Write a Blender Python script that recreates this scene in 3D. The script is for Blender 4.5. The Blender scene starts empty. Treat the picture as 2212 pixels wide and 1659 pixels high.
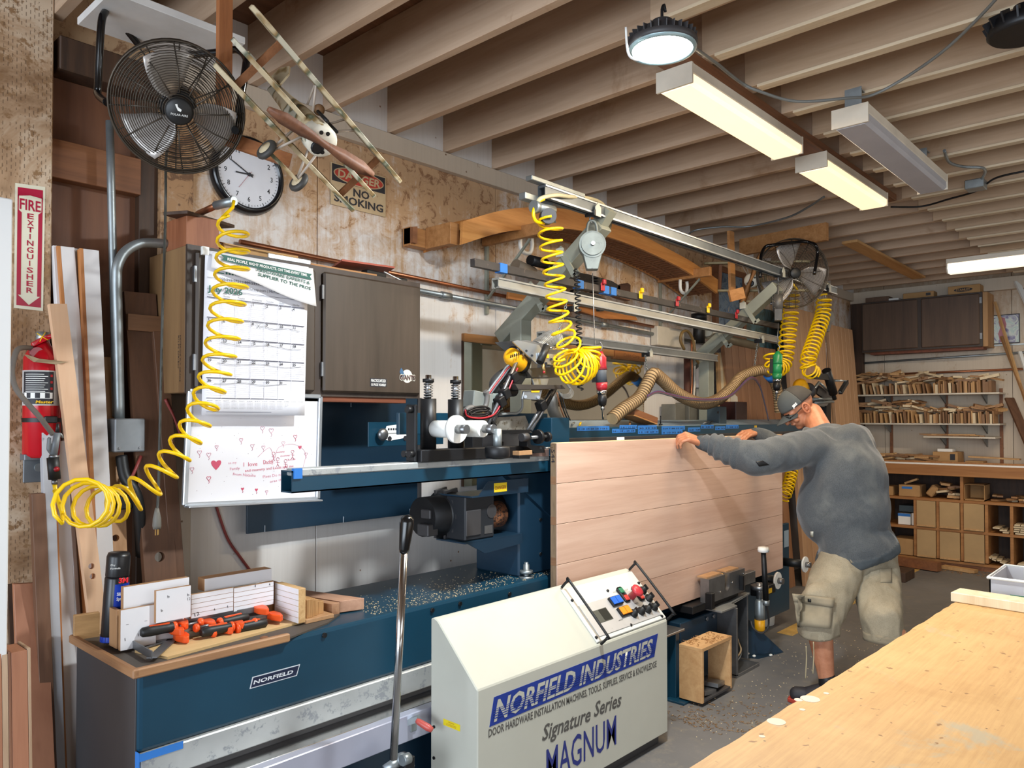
import bpy, bmesh, math, random
from mathutils import Vector as V, Matrix as M
random.seed(7)
SC = bpy.context.scene
COL = SC.collection
R = math.radians
# ---------------------------------------------------------------- camera
F_, CX_, CYP_, HOR_, EYE = 1653., 1106., 870., 902., 1.5
PITCH = math.atan((HOR_ - CYP_) / F_); YAW = R(42.5)
cf = V((math.cos(YAW) * math.cos(PITCH), math.sin(YAW) * math.cos(PITCH), math.sin(PITCH)))
cr = V((math.sin(YAW), -math.cos(YAW), 0)); cu = cr.cross(cf)
cam_d = bpy.data.cameras.new('camera'); cam = bpy.data.objects.new('camera', cam_d); COL.objects.link(cam)
cam.matrix_world = M(((cr.x, cu.x, -cf.x, 0), (cr.y, cu.y, -cf.y, 0), (cr.z, cu.z, -cf.z, EYE), (0, 0, 0, 1)))
cam_d.sensor_width = 36; cam_d.lens = 36 * F_ / 2212
cam_d.shift_y = (CYP_ - 829.5) / 2212; cam_d.clip_start = .02
SC.camera = cam
def hit(a, b, x=None, y=None, z=None):
    """the point of the plane x=, y= or z= that the camera sees at photo pixel (a, b)"""
    d = cf + cr * ((a - CX_) / F_) + cu * ((CYP_ - b) / F_)
    s = x / d.x if x is not None else y / d.y if y is not None else (z - EYE) / d.z
    return V((d.x * s, d.y * s, EYE + d.z * s))
# ---------------------------------------------------------------- world, daylight, exposure
SC.view_settings.view_transform = 'Standard'; SC.view_settings.look = 'None'
SC.view_settings.gamma = 1; SC.view_settings.use_curve_mapping = False
SC.view_settings.exposure = 0.4
w = bpy.data.worlds.new('sky'); SC.world = w; w.use_nodes = True
w.node_tree.nodes['Background'].inputs[0].default_value = (.80, .90, 1, 1)
w.node_tree.nodes['Background'].inputs[1].default_value = .8
def area(name, loc, target, sx, sy, power, col):
    l = bpy.data.lights.new(name, 'AREA'); l.shape = 'RECTANGLE'; l.size = sx; l.size_y = sy; l.energy = power; l.color = col
    o = bpy.data.objects.new(name, l); COL.objects.link(o); o.location = loc
    o.rotation_euler = (V(target) - V(loc)).to_track_quat('-Z', 'Y').to_euler(); return o
area('daylight_street_opening', (-3.8, 0, 1.5), (3, 1.6, 1.2), 5, 2.6, 270, (.78, .88, 1))
area('daylight_side_opening', (3.0, -4.3, 1.5), (3.5, 2, 1.3), 5.5, 2.6, 42, (1, .95, .88))
# ---------------------------------------------------------------- materials
def hx(h, a=1.0):
    h = h.lstrip('#'); c = [int(h[i:i + 2], 16) / 255 for i in (0, 2, 4)]
    return tuple(((v + .055) / 1.055) ** 2.4 if v > .04045 else v / 12.92 for v in c) + (a,)
MATS = {}
def _new(name):
    m = bpy.data.materials.new(name); m.use_nodes = True
    nt = m.node_tree; return m, nt, nt.nodes['Principled BSDF']
def N(nt, t, **kw):
    n = nt.nodes.new(t)
    for k, v in kw.items():
        if k in n.inputs: n.inputs[k].default_value = v
        else: setattr(n, k, v)
    return n
def coords(nt, scale=(1, 1, 1), rnd=True, rot=(0, 0, 0)):
    tc = N(nt, 'ShaderNodeTexCoord'); mp = N(nt, 'ShaderNodeMapping')
    mp.inputs['Scale'].default_value = scale; mp.inputs['Rotation'].default_value = rot
    if rnd:
        oi = N(nt, 'ShaderNodeObjectInfo'); mu = N(nt, 'ShaderNodeVectorMath', operation='MULTIPLY')
        cx = N(nt, 'ShaderNodeCombineXYZ')
        for i in range(3): nt.links.new(oi.outputs['Random'], cx.inputs[i])
        mu.inputs[1].default_value = (13.7, 7.3, 9.1); nt.links.new(cx.outputs[0], mu.inputs[0])
        ad = N(nt, 'ShaderNodeVectorMath', operation='ADD')
        nt.links.new(tc.outputs['Object'], ad.inputs[0]); nt.links.new(mu.outputs[0], ad.inputs[1])
        nt.links.new(ad.outputs[0], mp.inputs['Vector'])
    else: nt.links.new(tc.outputs['Object'], mp.inputs['Vector'])
    return mp.outputs[0]
def noise(nt, vec, scale, detail=4, rough=.6, dist=0):
    n = N(nt, 'ShaderNodeTexNoise'); n.inputs['Scale'].default_value = scale; n.inputs['Detail'].default_value = detail
    n.inputs['Roughness'].default_value = rough; n.inputs['Distortion'].default_value = dist
    nt.links.new(vec, n.inputs['Vector']); return n.outputs['Fac']
def ramp(nt, fac, stops):
    r = N(nt, 'ShaderNodeValToRGB'); el = r.color_ramp.elements
    el[0].position, el[0].color = stops[0]; el[1].position, el[1].color = stops[-1]
    for p, c in stops[1:-1]:
        e = el.new(p); e.color = c
    nt.links.new(fac, r.inputs[0]); return r.outputs[0]
def mixc(nt, fac, a, b, mode='MIX'):
    x = N(nt, 'ShaderNodeMix', data_type='RGBA', blend_type=mode)
    if isinstance(fac, (int, float)): x.inputs[0].default_value = fac
    else: nt.links.new(fac, x.inputs[0])
    for i, v in ((6, a), (7, b)):
        if isinstance(v, tuple): x.inputs[i].default_value = v
        else: nt.links.new(v, x.inputs[i])
    return x.outputs[2]
def bump(nt, b, h, strength, dist=.01):
    bn = N(nt, 'ShaderNodeBump'); bn.inputs['Strength'].default_value = strength; bn.inputs['Distance'].default_value = dist
    nt.links.new(h, bn.inputs['Height']); nt.links.new(bn.outputs[0], b.inputs['Normal'])
W1, B0 = (1, 1, 1, 1), (0, 0, 0, 1)
def paint(key, col, rough=.5, metal=0., var=.12, scale=6, wear=None, wamt=.62, spec=.5, coat=0, **k):
    """coloured surface with gentle mottling; wear = second colour showing in worn spots"""
    if key in MATS: return MATS[key]
    m, nt, b = _new(key); vec = coords(nt)
    c = hx(col); n1 = noise(nt, vec, scale)
    dk = tuple(v * (1 - var * 2) for v in c[:3]) + (1,); lt = tuple(min(1, v * (1 + var)) for v in c[:3]) + (1,)
    out = ramp(nt, n1, [(.3, dk), (.7, lt)])
    if wear:
        n2 = noise(nt, vec, scale * 5, 6, .75)
        out = mixc(nt, ramp(nt, n2, [(wamt, B0), (wamt + .05, W1)]), out, hx(wear))
    nt.links.new(out, b.inputs['Base Color']); b.inputs['Roughness'].default_value = rough; b.inputs['Metallic'].default_value = metal
    b.inputs['Specular IOR Level'].default_value = spec; b.inputs['Coat Weight'].default_value = coat
    for kk, v in k.items(): b.inputs[kk.replace('_', ' ')].default_value = v
    MATS[key] = m; return m
def wood(key, light, dark, axis='x', scale=1., rough=.6, stain=None, samt=.6, contrast=1., sscale=2.5):
    """grain that runs along axis; stain = colour of irregular blotches"""
    if key in MATS: return MATS[key]
    m, nt, b = _new(key)
    s = {'x': (.6, 9, 9), 'y': (9, .6, 9), 'z': (9, 9, .6)}[axis]
    vec = coords(nt, tuple(v * scale for v in s)); n1 = noise(nt, vec, 1.6, 5, .6, 1.2)
    n3 = noise(nt, vec, 7, 3, .7, .4)
    c1 = ramp(nt, n1, [(.5 - .17 / contrast, hx(dark)), (.5 + .15 / contrast, hx(light))])
    c2 = mixc(nt, .35, c1, ramp(nt, n3, [(.3, hx(dark)), (.6, hx(light))]))
    if stain:
        v2 = coords(nt); n4 = noise(nt, v2, sscale, 6, .65, .5)
        c2 = mixc(nt, ramp(nt, n4, [(samt, B0), (samt + .12, W1)]), c2, hx(stain))
    nt.links.new(c2, b.inputs['Base Color']); b.inputs['Roughness'].default_value = rough
    bump(nt, b, n3, .12, .004); MATS[key] = m; return m
def emit(key, col, st, base=None):
    if key in MATS: return MATS[key]
    m, nt, b = _new(key); b.inputs['Base Color'].default_value = hx(base or col)
    b.inputs['Emission Color'].default_value = hx(col); b.inputs['Emission Strength'].default_value = st
    MATS[key] = m; return m
def flat(key, col, rough=.6, **k): return paint(key, col, rough, 0, .03, 9, **k)
def stained(key, base, st1, st2, amt=.52, seed=0, streak='z'):
    """painted plywood with water stains, peeling and long drips"""
    m, nt, b = _new(key); v1 = coords(nt, (1, 1, 1), False)
    vs = coords(nt, (7, 7, .8), False)
    big = noise(nt, v1, .9, 6, .68, .8); drip = noise(nt, vs, 1.3, 6, .7, .3); fine = noise(nt, v1, 14, 8, .75, 1.)
    grain = noise(nt, coords(nt, (60, 60, 1.6), False), 1, 3, .6)
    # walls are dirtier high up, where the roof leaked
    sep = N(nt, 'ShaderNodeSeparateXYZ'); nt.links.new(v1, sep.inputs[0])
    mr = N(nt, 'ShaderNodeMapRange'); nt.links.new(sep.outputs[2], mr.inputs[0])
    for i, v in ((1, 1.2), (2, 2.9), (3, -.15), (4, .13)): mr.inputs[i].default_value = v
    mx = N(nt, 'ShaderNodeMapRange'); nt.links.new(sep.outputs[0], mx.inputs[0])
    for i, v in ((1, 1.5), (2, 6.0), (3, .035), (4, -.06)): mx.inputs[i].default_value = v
    def add(a, c):
        x = N(nt, 'ShaderNodeMath', operation='ADD'); nt.links.new(a, x.inputs[0]); nt.links.new(c, x.inputs[1]); return x.outputs[0]
    def avg(a, c, k=.5):
        x = N(nt, 'ShaderNodeMath', operation='MULTIPLY_ADD'); nt.links.new(a, x.inputs[0]); x.inputs[1].default_value = k
        y = N(nt, 'ShaderNodeMath', operation='MULTIPLY'); nt.links.new(c, y.inputs[0]); y.inputs[1].default_value = 1 - k
        nt.links.new(y.outputs[0], x.inputs[2]); return x.outputs[0]
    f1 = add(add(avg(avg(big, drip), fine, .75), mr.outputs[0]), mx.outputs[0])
    c = mixc(nt, ramp(nt, f1, [(amt, B0), (amt + .10, W1)]), hx(base), hx(st1))
    c = mixc(nt, ramp(nt, avg(fine, f1), [(amt + .075, B0), (amt + .12, W1)]), c, hx(st2))
    c = mixc(nt, .10, c, mixc(nt, 1., c, ramp(nt, grain, [(.35, (.55, .5, .45, 1)), (.55, W1)]), 'MULTIPLY'))
    vo = N(nt, 'ShaderNodeTexVoronoi'); vo.inputs['Scale'].default_value = 9; nt.links.new(v1, vo.inputs['Vector'])
    c = mixc(nt, ramp(nt, vo.outputs['Distance'], [(.03, W1), (.06, B0)]), c, hx(st2))
    nt.links.new(c, b.inputs['Base Color']); b.inputs['Roughness'].default_value = .75
    bump(nt, b, fine, .10, .004); MATS[key] = m; return m
# ---------------------------------------------------------------- mesh builder
ORG = {}
class MB:
    def __init__(s): s.bm = bmesh.new()
    def _bev(s, vs, bev, seg=1):
        if bev:
            es = {e for v in vs for e in v.link_edges}
            bmesh.ops.bevel(s.bm, geom=list(es), offset=bev, segments=seg, affect='EDGES', profile=.5)
    def mbox(s, mat, bev=0, seg=1):
        r = bmesh.ops.create_cube(s.bm, size=1, matrix=mat); s._bev(r['verts'], bev, seg); return s
    def box(s, x0, x1, y0, y1, z0, z1, bev=0, seg=1):
        return s.mbox(M.Translation(((x0 + x1) / 2, (y0 + y1) / 2, (z0 + z1) / 2)) @ M.Diagonal((abs(x1 - x0), abs(y1 - y0), abs(z1 - z0), 1)), bev, seg)
    def obox(s, c, size, rot=(0, 0, 0), bev=0, seg=1):
        from mathutils import Euler
        return s.mbox(M.Translation(c) @ Euler([R(a) for a in rot]).to_matrix().to_4x4() @ M.Diagonal((*size, 1)), bev, seg)
    def bar(s, p0, p1, w, h, up=(0, 0, 1), bev=0, seg=1):
        """beam from p0 to p1; w across, h along up"""
        p0, p1 = V(p0), V(p1); d = p1 - p0; L = d.length; d.normalize(); u = V(up)
        if abs(d.dot(u)) > .98: u = V((0, 1, 0))
        x = d; y = u.cross(x).normalized(); z = x.cross(y); c = (p0 + p1) / 2
        mt = M(((x.x * L, y.x * w, z.x * h, c.x), (x.y * L, y.y * w, z.y * h, c.y), (x.z * L, y.z * w, z.z * h, c.z), (0, 0, 0, 1)))
        return s.mbox(mt, bev, seg)
    def ring(s, c, u, v, r, n): return [s.bm.verts.new(c + u * (math.cos(2 * math.pi * i / n) * r) + v * (math.sin(2 * math.pi * i / n) * r)) for i in range(n)]
    def skin(s, rings, cap0=True, cap1=True, closed=False):
        n = len(rings[0])
        prs = list(zip(rings, rings[1:])) + ([(rings[-1], rings[0])] if closed else [])
        for a, b in prs:
            for i in range(n):
                f = s.bm.faces.new((a[i], a[(i + 1) % n], b[(i + 1) % n], b[i])); f.smooth = True
        if not closed:
            if cap0: s.bm.faces.new(rings[0][::-1])
            if cap1: s.bm.faces.new(rings[-1])
        return s
    def cyl(s, p0, p1, r0, r1=None, n=16):
        p0, p1 = V(p0), V(p1); d = (p1 - p0).normalized(); u = d.orthogonal().normalized(); v = d.cross(u)
        r1 = r0 if r1 is None else r1
        return s.skin([s.ring(p0, u, v, r0, n), s.ring(p1, u, v, max(r1, 1e-5), n)])
    def lathe(s, prof, o=(0, 0, 0), ax=(0, 0, 1), n=20, cap=True):
        """prof = [(radius, distance along ax)]"""
        o, d = V(o), V(ax).normalized(); u = d.orthogonal().normalized(); v = d.cross(u)
        return s.skin([s.ring(o + d * h, u, v, max(r, 1e-5), n) for r, h in prof], cap, cap)
    def tube(s, pts, r, n=8, closed=False, smooth=0):
        pts = [V(p) for p in pts]
        if smooth: pts = spline(pts, smooth, closed)
        m = len(pts); rs = r if isinstance(r, (list, tuple)) else None
        t = lambda i: ((pts[(i + 1) % m] - pts[i - 1]) if closed else (pts[min(i + 1, m - 1)] - pts[max(i - 1, 0)])).normalized()
        d = t(0); u = d.orthogonal().normalized(); rings = []
        for i in range(m):
            d = t(i); u = (u - d * u.dot(d)).normalized(); v = d.cross(u)
            rr = (rs[int(i * (len(rs) - 1) / (m - 1) + .5)] if rs else r)
            rings.append(s.ring(pts[i], u, v, rr, n))
        if closed:
            # untwist the seam
            a, b = rings[0], rings[-1]; k = min(range(n), key=lambda q: (a[0].co - b[q].co).length)
            rings[-1] = b[k:] + b[:k]
            prs = list(zip(rings[:-1], rings[1:]))
            if k:
                rings[-1] = b
            for A, B in zip(rings, rings[1:]):
                for i in range(n): s.bm.faces.new((A[i], A[(i + 1) % n], B[(i + 1) % n], B[i])).smooth = True
            B = b[k:] + b[:k]
            for i in range(n):
                s.bm.faces.new((B[i], B[(i + 1) % n], a[(i + 1) % n], a[i])).smooth = True
            return s
        return s.skin(rings)
    def prism(s, pts, vec, bev=0):
        vec = V(vec); a = [s.bm.verts.new(V(p)) for p in pts]; b = [s.bm.verts.new(V(p) + vec) for p in pts]; n = len(a)
        s.bm.faces.new(a); s.bm.faces.new(b[::-1])
        for i in range(n): s.bm.faces.new((a[i], b[i], b[(i + 1) % n], a[(i + 1) % n]))
        s._bev(a + b, bev); return s
    def sph(s, c, r, sc=(1, 1, 1), n=16):
        rr = bmesh.ops.create_uvsphere(s.bm, u_segments=n, v_segments=max(6, n // 2 + 1), radius=r, matrix=M.Translation(c) @ M.Diagonal((*sc, 1)))
        for v in rr['verts']:
            for f in v.link_faces: f.smooth = True
        return s
    def grid(s, fn, nu, nv, smooth=True):
        g = [[s.bm.verts.new(V(fn(i / nu, j / nv))) for j in range(nv + 1)] for i in range(nu + 1)]
        for i in range(nu):
            for j in range(nv): s.bm.faces.new((g[i][j], g[i + 1][j], g[i + 1][j + 1], g[i][j + 1])).smooth = smooth
        return s
    def build(s, name, mat, parent=None, label=None, cat=None, group=None, kind=None, org=None, recalc=True, solid=0):
        if recalc: bmesh.ops.recalc_face_normals(s.bm, faces=s.bm.faces)
        me = bpy.data.meshes.new(name)
        o = bpy.data.objects.new(name, me); COL.objects.link(o)
        if parent is not None: og = ORG[parent.name]
        elif org is not None: og = V(org)
        else:
            vs = [v.co for v in s.bm.verts]
            og = V(((min(v.x for v in vs) + max(v.x for v in vs)) / 2, (min(v.y for v in vs) + max(v.y for v in vs)) / 2, min(v.z for v in vs)))
        bmesh.ops.translate(s.bm, verts=s.bm.verts, vec=-og); s.bm.to_mesh(me); s.bm.free()
        if mat: me.materials.append(mat)
        ORG[o.name] = og
        if parent is not None: o.parent = parent
        else: o.location = og
        if solid:
            md = o.modifiers.new('solid', 'SOLIDIFY'); md.thickness = solid
        return tag(o, label, cat, group, kind)
def tag(o, label=None, cat=None, group=None, kind=None):
    for k, v in (('label', label), ('category', cat), ('group', group), ('kind', kind)):
        if v: o[k] = v
    return o
def thing(name, label, cat, loc, group=None, kind=None):
    o = bpy.data.objects.new(name, None); COL.objects.link(o); o.location = loc; o.empty_display_size = .05
    ORG[o.name] = V(loc); return tag(o, label, cat, group, kind)
def copy_tree(o, parent=None):
    c = o.copy(); COL.objects.link(c); ORG[c.name] = ORG[o.name]
    if parent is not None: c.parent = parent
    for ch in [x for x in COL.objects if x.parent == o]: copy_tree(ch, c)
    return c
def spline(pts, sub=6, closed=False):
    pts = [V(p) for p in pts]; n = len(pts); out = []
    rng = range(n if closed else n - 1)
    for i in rng:
        p0 = pts[i - 1] if (i or closed) else pts[0]; p1 = pts[i]; p2 = pts[(i + 1) % n]
        p3 = pts[(i + 2) % n] if (closed or i + 2 < n) else pts[-1]
        for k in range(sub):
            t = k / sub
            out.append(.5 * ((2 * p1) + (p2 - p0) * t + (2 * p0 - 5 * p1 + 4 * p2 - p3) * t * t + (3 * p1 - p0 - 3 * p2 + p3) * t ** 3))
    if not closed: out.append(pts[-1])
    return out
def box(name, mat, x0, x1, y0, y1, z0, z1, parent=None, bev=.002, **k): return MB().box(x0, x1, y0, y1, z0, z1, bev).build(name, mat, parent, **k)
def text(name, items, o, xd, yd, mat, parent, off=.0008, **k):
    """flat lettering; items = (string, x, y, size[, dict(shear, xs, bold, align)]) in metres in the plane o + xd, yd"""
    xd, yd = V(xd).normalized(), V(yd).normalized(); nd = xd.cross(yd); bm = bmesh.new()
    for it in items:
        s_, x, y, sz = it[:4]; op = it[4] if len(it) > 4 else {}; sz = sz / .7
        cu_ = bpy.data.curves.new('t', 'FONT'); cu_.body = s_; cu_.size = sz; cu_.resolution_u = 2
        cu_.align_x = op.get('align', 'LEFT'); cu_.offset = op.get('bold', 0) * sz; cu_.space_character = op.get('sp', 1)
        tob = bpy.data.objects.new('t', cu_); me = bpy.data.meshes.new_from_object(tob)
        nv = len(bm.verts); bm.from_mesh(me); bm.verts.ensure_lookup_table()
        rot = op.get('rot', 0); c_, s__ = math.cos(rot), math.sin(rot); xs = op.get('xs', 1); sh = op.get('shear', 0)
        if 'w' in op and len(bm.verts) > nv:
            q = [v.co.x for v in bm.verts[nv:]]; xs = op['w'] / max(1e-6, max(q) - min(q))
            if op.get('align', 'LEFT') == 'LEFT':
                for v in bm.verts[nv:]: v.co.x -= min(q)
        for v in bm.verts[nv:]:
            px = v.co.x * xs + v.co.y * sh; py = v.co.y; px, py = px * c_ - py * s__, px * s__ + py * c_
            v.co = V(o) + xd * (x + px) + yd * (y + py) + nd * off
        bpy.data.objects.remove(tob); bpy.data.curves.remove(cu_); bpy.data.meshes.remove(me)
    mb = MB(); mb.bm.free(); mb.bm = bm
    return mb.build(name, mat, parent, recalc=False, **k)
def wtext(name, items, Y, mat, parent, off=.0008, **k):
    """lettering on a plane y=Y that faces -y; items = (string, (u0, v0) and (u1, v1) ends of the baseline, cap height px[, opts])"""
    out = []
    for it in items:
        p, q = hit(*it[1], y=Y), hit(*it[2], y=Y); t = hit(it[1][0], it[1][1] - it[3], y=Y)
        op = dict(it[4]) if len(it) > 4 else {}; d = q - p
        op['w'] = d.length; op['rot'] = math.atan2(d.z, d.x); out.append((it[0], p.x, p.z, (t - p).length, op))
    return text(name, out, (0, Y, 0), (1, 0, 0), (0, 0, 1), mat, parent, off, **k)
def helix(pts, r, turns, sub=14, ph=0):
    """coil round a smooth path; r number or function of 0..1"""
    path = spline(pts, 12); L = [0]
    for a, b in zip(path, path[1:]): L.append(L[-1] + (b - a).length)
    out = []; n = int(turns * sub); j = 0; u = None
    for i in range(n + 1):
        t = i / n; s_ = t * L[-1]
        while j < len(L) - 2 and L[j + 1] < s_: j += 1
        k = (s_ - L[j]) / max(1e-9, L[j + 1] - L[j]); p = path[j].lerp(path[j + 1], k); d = (path[j + 1] - path[j]).normalized()
        if u is None: u = d.orthogonal().normalized()
        u = (u - d * u.dot(d)).normalized(); v = d.cross(u); a = 2 * math.pi * turns * t + ph; rr = r(t) if callable(r) else r
        out.append(p + u * (math.cos(a) * rr) + v * (math.sin(a) * rr))
    return out
# shared materials
m_blue = paint('blue_machine_enamel', '#143c50', .32, 0, .08, 3, '#57707c', .76)
m_dblue = paint('dark_blue_panel', '#1a3346', .35, 0, .1, 2)
m_black = paint('black_steel', '#1b1b1d', .45, .3, .2)
m_blackp = paint('black_plastic', '#161616', .5)
m_steel = paint('worn_steel', '#8f9092', .35, .85, .15, 8, '#5d5a55', .66)
m_chrome = paint('chrome', '#c9c9c9', .15, 1, .03)
m_galv = paint('galvanised', '#9aa1a3', .42, .75, .12, 10, '#c7cccd', .66)
m_alu = paint('aluminium', '#c3c8cd', .33, .8, .05)
m_green = paint('grey_green_enamel', '#8f9184', .5, 0, .08, 4)
m_cream = paint('cream_enamel', '#bfbeb1', .42, 0, .03, 3, '#8a7f6c', .79)
m_yel = paint('yellow_hose', '#f2c500', .35, 0, .04)
m_whitep = paint('white_plastic', '#e9e9e4', .4, 0, .03)
m_red = paint('red_plastic', '#a51f2a', .35, 0, .05)
m_ora = paint('orange_plastic', '#e8551c', .4, 0, .08)
m_fir = wood('fir_board', '#b98552', '#93602f', 'x')
m_oak = wood('oak_veneer_x', '#d6b6a2', '#bf9a86', 'x', .55, .5)
m_text = flat('black_print', '#23232a'); m_bluetape = paint('blue_tape', '#2c74c4', .6, 0, .06)
m_gtape = flat('white_print', '#eeeeea')
# ================================================================ SETTING
CZ = 2.93   # underside of the joists
m_wall = stained('wall_paint', '#dcd7d3', '#bd9a75', '#8d6748', .52)
m_wallb = stained('back_wall_paint', '#c9bba8', '#b39a80', '#8d7355', .56)
def floor_mat():
    m, nt, b = _new('concrete_floor'); v = coords(nt, (1, 1, 1), False)
    a = noise(nt, v, .7, 6, .6, .4); c = noise(nt, v, 9, 8, .75); d = noise(nt, v, 60, 3, .8)
    col = ramp(nt, a, [(.3, hx('#5c5b5b')), (.7, hx('#7b7978'))])
    col = mixc(nt, ramp(nt, c, [(.52, B0), (.72, W1)]), col, hx('#7f796f'))
    col = mixc(nt, ramp(nt, d, [(.66, B0), (.76, W1)]), col, hx('#948a78'))
    nt.links.new(col, b.inputs['Base Color']); b.inputs['Roughness'].default_value = .6; bump(nt, b, c, .1); return m
MB().box(-5, 9.4, -5.5, 3.4, -.1, 0).build('floor', floor_mat(), kind='structure')
m_tape = paint('floor_line', '#c9a45c', .6, 0, .12, 8, '#8c8272', .58)
a, b_ = hit(1690, 1372, z=0), hit(1975, 1250, z=0)
MB().box(5.2, 8.3, a.y - .06, a.y + .05, 0, .003).build('floor_line', m_tape, kind='structure')
# main wall (left), of plywood sheets
wl = MB().box(.2, 9.3, 3.12, 3.3, 0, 3.2).build('wall_left', m_wall, kind='structure')
m_recess = wood('brown_plywood', '#7a4f35', '#5a3725', 'z', .4, .6, '#3e2819', .62)
x = 1.40; seams = [1.40, 2.0, 3.2, 4.42, 5.64, 6.86, 8.08, 9.2]
for x0, x1 in zip(seams, seams[1:]): MB().box(x0 + .002, x1 - .002, 3.06, 3.12, 0, 2.98, .0015).build('sheet', m_wall, wl)
MB().box(.86, 1.27, 3.10, 3.12, 0, 2.74, 0).build('brown_sheet', m_recess, wl)
MB().box(-.3, .86, 3.09, 3.12, 0, 3.1, 0).build('brown_sheet', m_recess, wl)
m_rough = stained('rough_post', '#c4b5a2', '#a07a55', '#6b4c33', .47)
MB().box(1.27, 1.40, 3.03, 3.12, 0, 2.98, .003).build('trim_1', m_rough, kind='structure')
m_dk = wood('dark_old_wood', '#4d3524', '#2e2018', 'z')
MB().box(1.20, 1.27, 3.06, 3.11, 0, 2.74, .002).build('trim_2', m_dk, kind='structure')
m_brw = wood('brown_board_x', '#8b5a38', '#6d4329', 'x')
MB().box(.87, 1.2, 3.045, 3.10, 2.36, 2.50, .002).build('trim_3', m_brw, kind='structure')
MB().box(.90, 1.30, 3.0, 3.10, 2.74, 2.86, .004).build('trim_4', m_dk, kind='structure')
# treated post with incision marks
def post_mat():
    m, nt, b = _new('incised_post'); v = coords(nt, (1, 1, 1), False)
    a = noise(nt, v, 2.2, 6, .7, .6)
    col = ramp(nt, a, [(.42, hx('#c9b298')), (.5, hx('#b09070')), (.62, hx('#7a5838'))])
    br = N(nt, 'ShaderNodeTexBrick'); br.inputs['Scale'].default_value = 1
    br.inputs['Brick Width'].default_value = .017; br.inputs['Row Height'].default_value = .022; br.inputs['Mortar Size'].default_value = 0
    # short vertical slits
    mp = N(nt, 'ShaderNodeSeparateXYZ'); nt.links.new(v, mp.inputs[0])
    def ma(op, a_, b2=None):
        n = N(nt, 'ShaderNodeMath', operation=op)
        for i, q in enumerate((a_, b2)):
            if q is None: continue
            if isinstance(q, (int, float)): n.inputs[i].default_value = q
            else: nt.links.new(q, n.inputs[i])
        return n.outputs[0]
    cx = ma('DIVIDE', mp.outputs[0], .013); col_i = ma('FLOOR', cx); fx = ma('FRACT', cx)
    zz = ma('ADD', ma('DIVIDE', mp.outputs[2], .024), ma('MULTIPLY', ma('MODULO', col_i, 2), .5)); fz = ma('FRACT', zz)
    slit = ma('MULTIPLY', ma('LESS_THAN', ma('ABSOLUTE', ma('SUBTRACT', fx, .5)), .11), ma('LESS_THAN', ma('ABSOLUTE', ma('SUBTRACT', fz, .5)), .28))
    col = mixc(nt, ramp(nt, noise(nt, v, 24, 6, .7), [(.54, B0), (.60, W1)]), col, hx('#8c6a48'))
    gap = ma('LESS_THAN', noise(nt, v, 30, 2, .5), .54)
    col = mixc(nt, ma('MULTIPLY', ma('MULTIPLY', slit, gap), .7), col, hx('#5b4330'))
    nt.nodes.remove(br); nt.links.new(col, b.inputs['Base Color']); b.inputs['Roughness'].default_value = .8; return m
MB().box(.695, .881, 3.0, 3.1, 0, 3.1, .004).build('trim_5', post_mat(), kind='structure')
MB().box(.45, .69, 3.01, 3.1, 0, 3.1, .004).build('trim_6', wood('new_stud', '#d3a878', '#b88852', 'z', 1, .6, '#8a5c34', .66), kind='structure')
# plate that carries the joists and blocking between them
MB().box(1.27, 9.2, 3.02, 3.06, 2.83, 2.925, .003).build('trim_7', m_rough, kind='structure')
# ceiling: deck and joists
m_deck = wood('deck_boards', '#7b5338', '#56361f', 'x', .6)
m_joist = wood('joist_wood', '#c0a48a', '#a2856a', 'y', .45, .7, '#8d6a4a', .60, 1, 1.6)
m_joist2 = wood('joist_wood_pale', '#c2a68a', '#a68a6c', 'y', .45, .7, '#93714e', .62, 1, 1.2)
cl = MB().box(-5, 9.4, -5.5, 3.3, 3.19, 3.26).build('ceiling', m_deck, kind='structure')
m_edge = wood('pale_strip', '#d2bfa2', '#b79f7f', 'y')
xs = []; k = -14
while True:
    xj = 2.394 + .378 * k; k += 1
    if xj > 9.05: break
    if xj < -3.2: continue
    xs.append(xj)
    MB().box(xj, xj + .04, 1.15, 3.05, CZ, 3.19, .002).build('joist', m_joist, cl)
    MB().box(xj - .042, xj - .002, -5.4, 1.48, CZ - .004, 3.185, .002).build('joist', m_joist2, cl)
    if xj > -.5: MB().box(xj - .052, xj - .001, -5.4, 1.42, CZ - .018, CZ - .005, .001).build('ledge_strip', m_edge, cl)
    if xj > 1.2: MB().box(xj + .04, xj + .378, 3.045, 3.11, CZ, 3.19, 0).build('blocking', m_wall, cl)
# back wall, and the walls behind the camera that the mirror sees
wb = MB().box(9.2, 9.35, -5.5, 3.3, 0, 3.2).build('wall_back', m_wallb, kind='structure')
for y0, y1 in ((1.5, 2.72), (.28, 1.5), (-.94, .28), (-2.16, -.94), (-3.4, -2.16), (2.72, 3.06)):
    MB().box(9.17, 9.2, y0 + .002, y1 - .002, 0, 3.15, .001).build('sheet', m_wallb, wb)
MB().box(9.10, 9.17, 2.93, 3.06, 0, 2.9, .003).build('trim_8', m_dk, kind='structure')
MB().box(9.09, 9.17, -4, 3.06, 2.80, 2.93, .003).build('trim_9', m_rough, kind='structure')
mr_ = flat('right_wall_paint', '#cbbfa9')
wr = MB(); wr.box(-5, .2, -5.5, -5.35, 0, 3.2); wr.box(5.8, 9.4, -5.5, -5.35, 0, 3.2); wr.box(.2, 5.8, -5.5, -5.35, 2.8, 3.2)
wr.build('wall_right', mr_, kind='structure')
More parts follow.
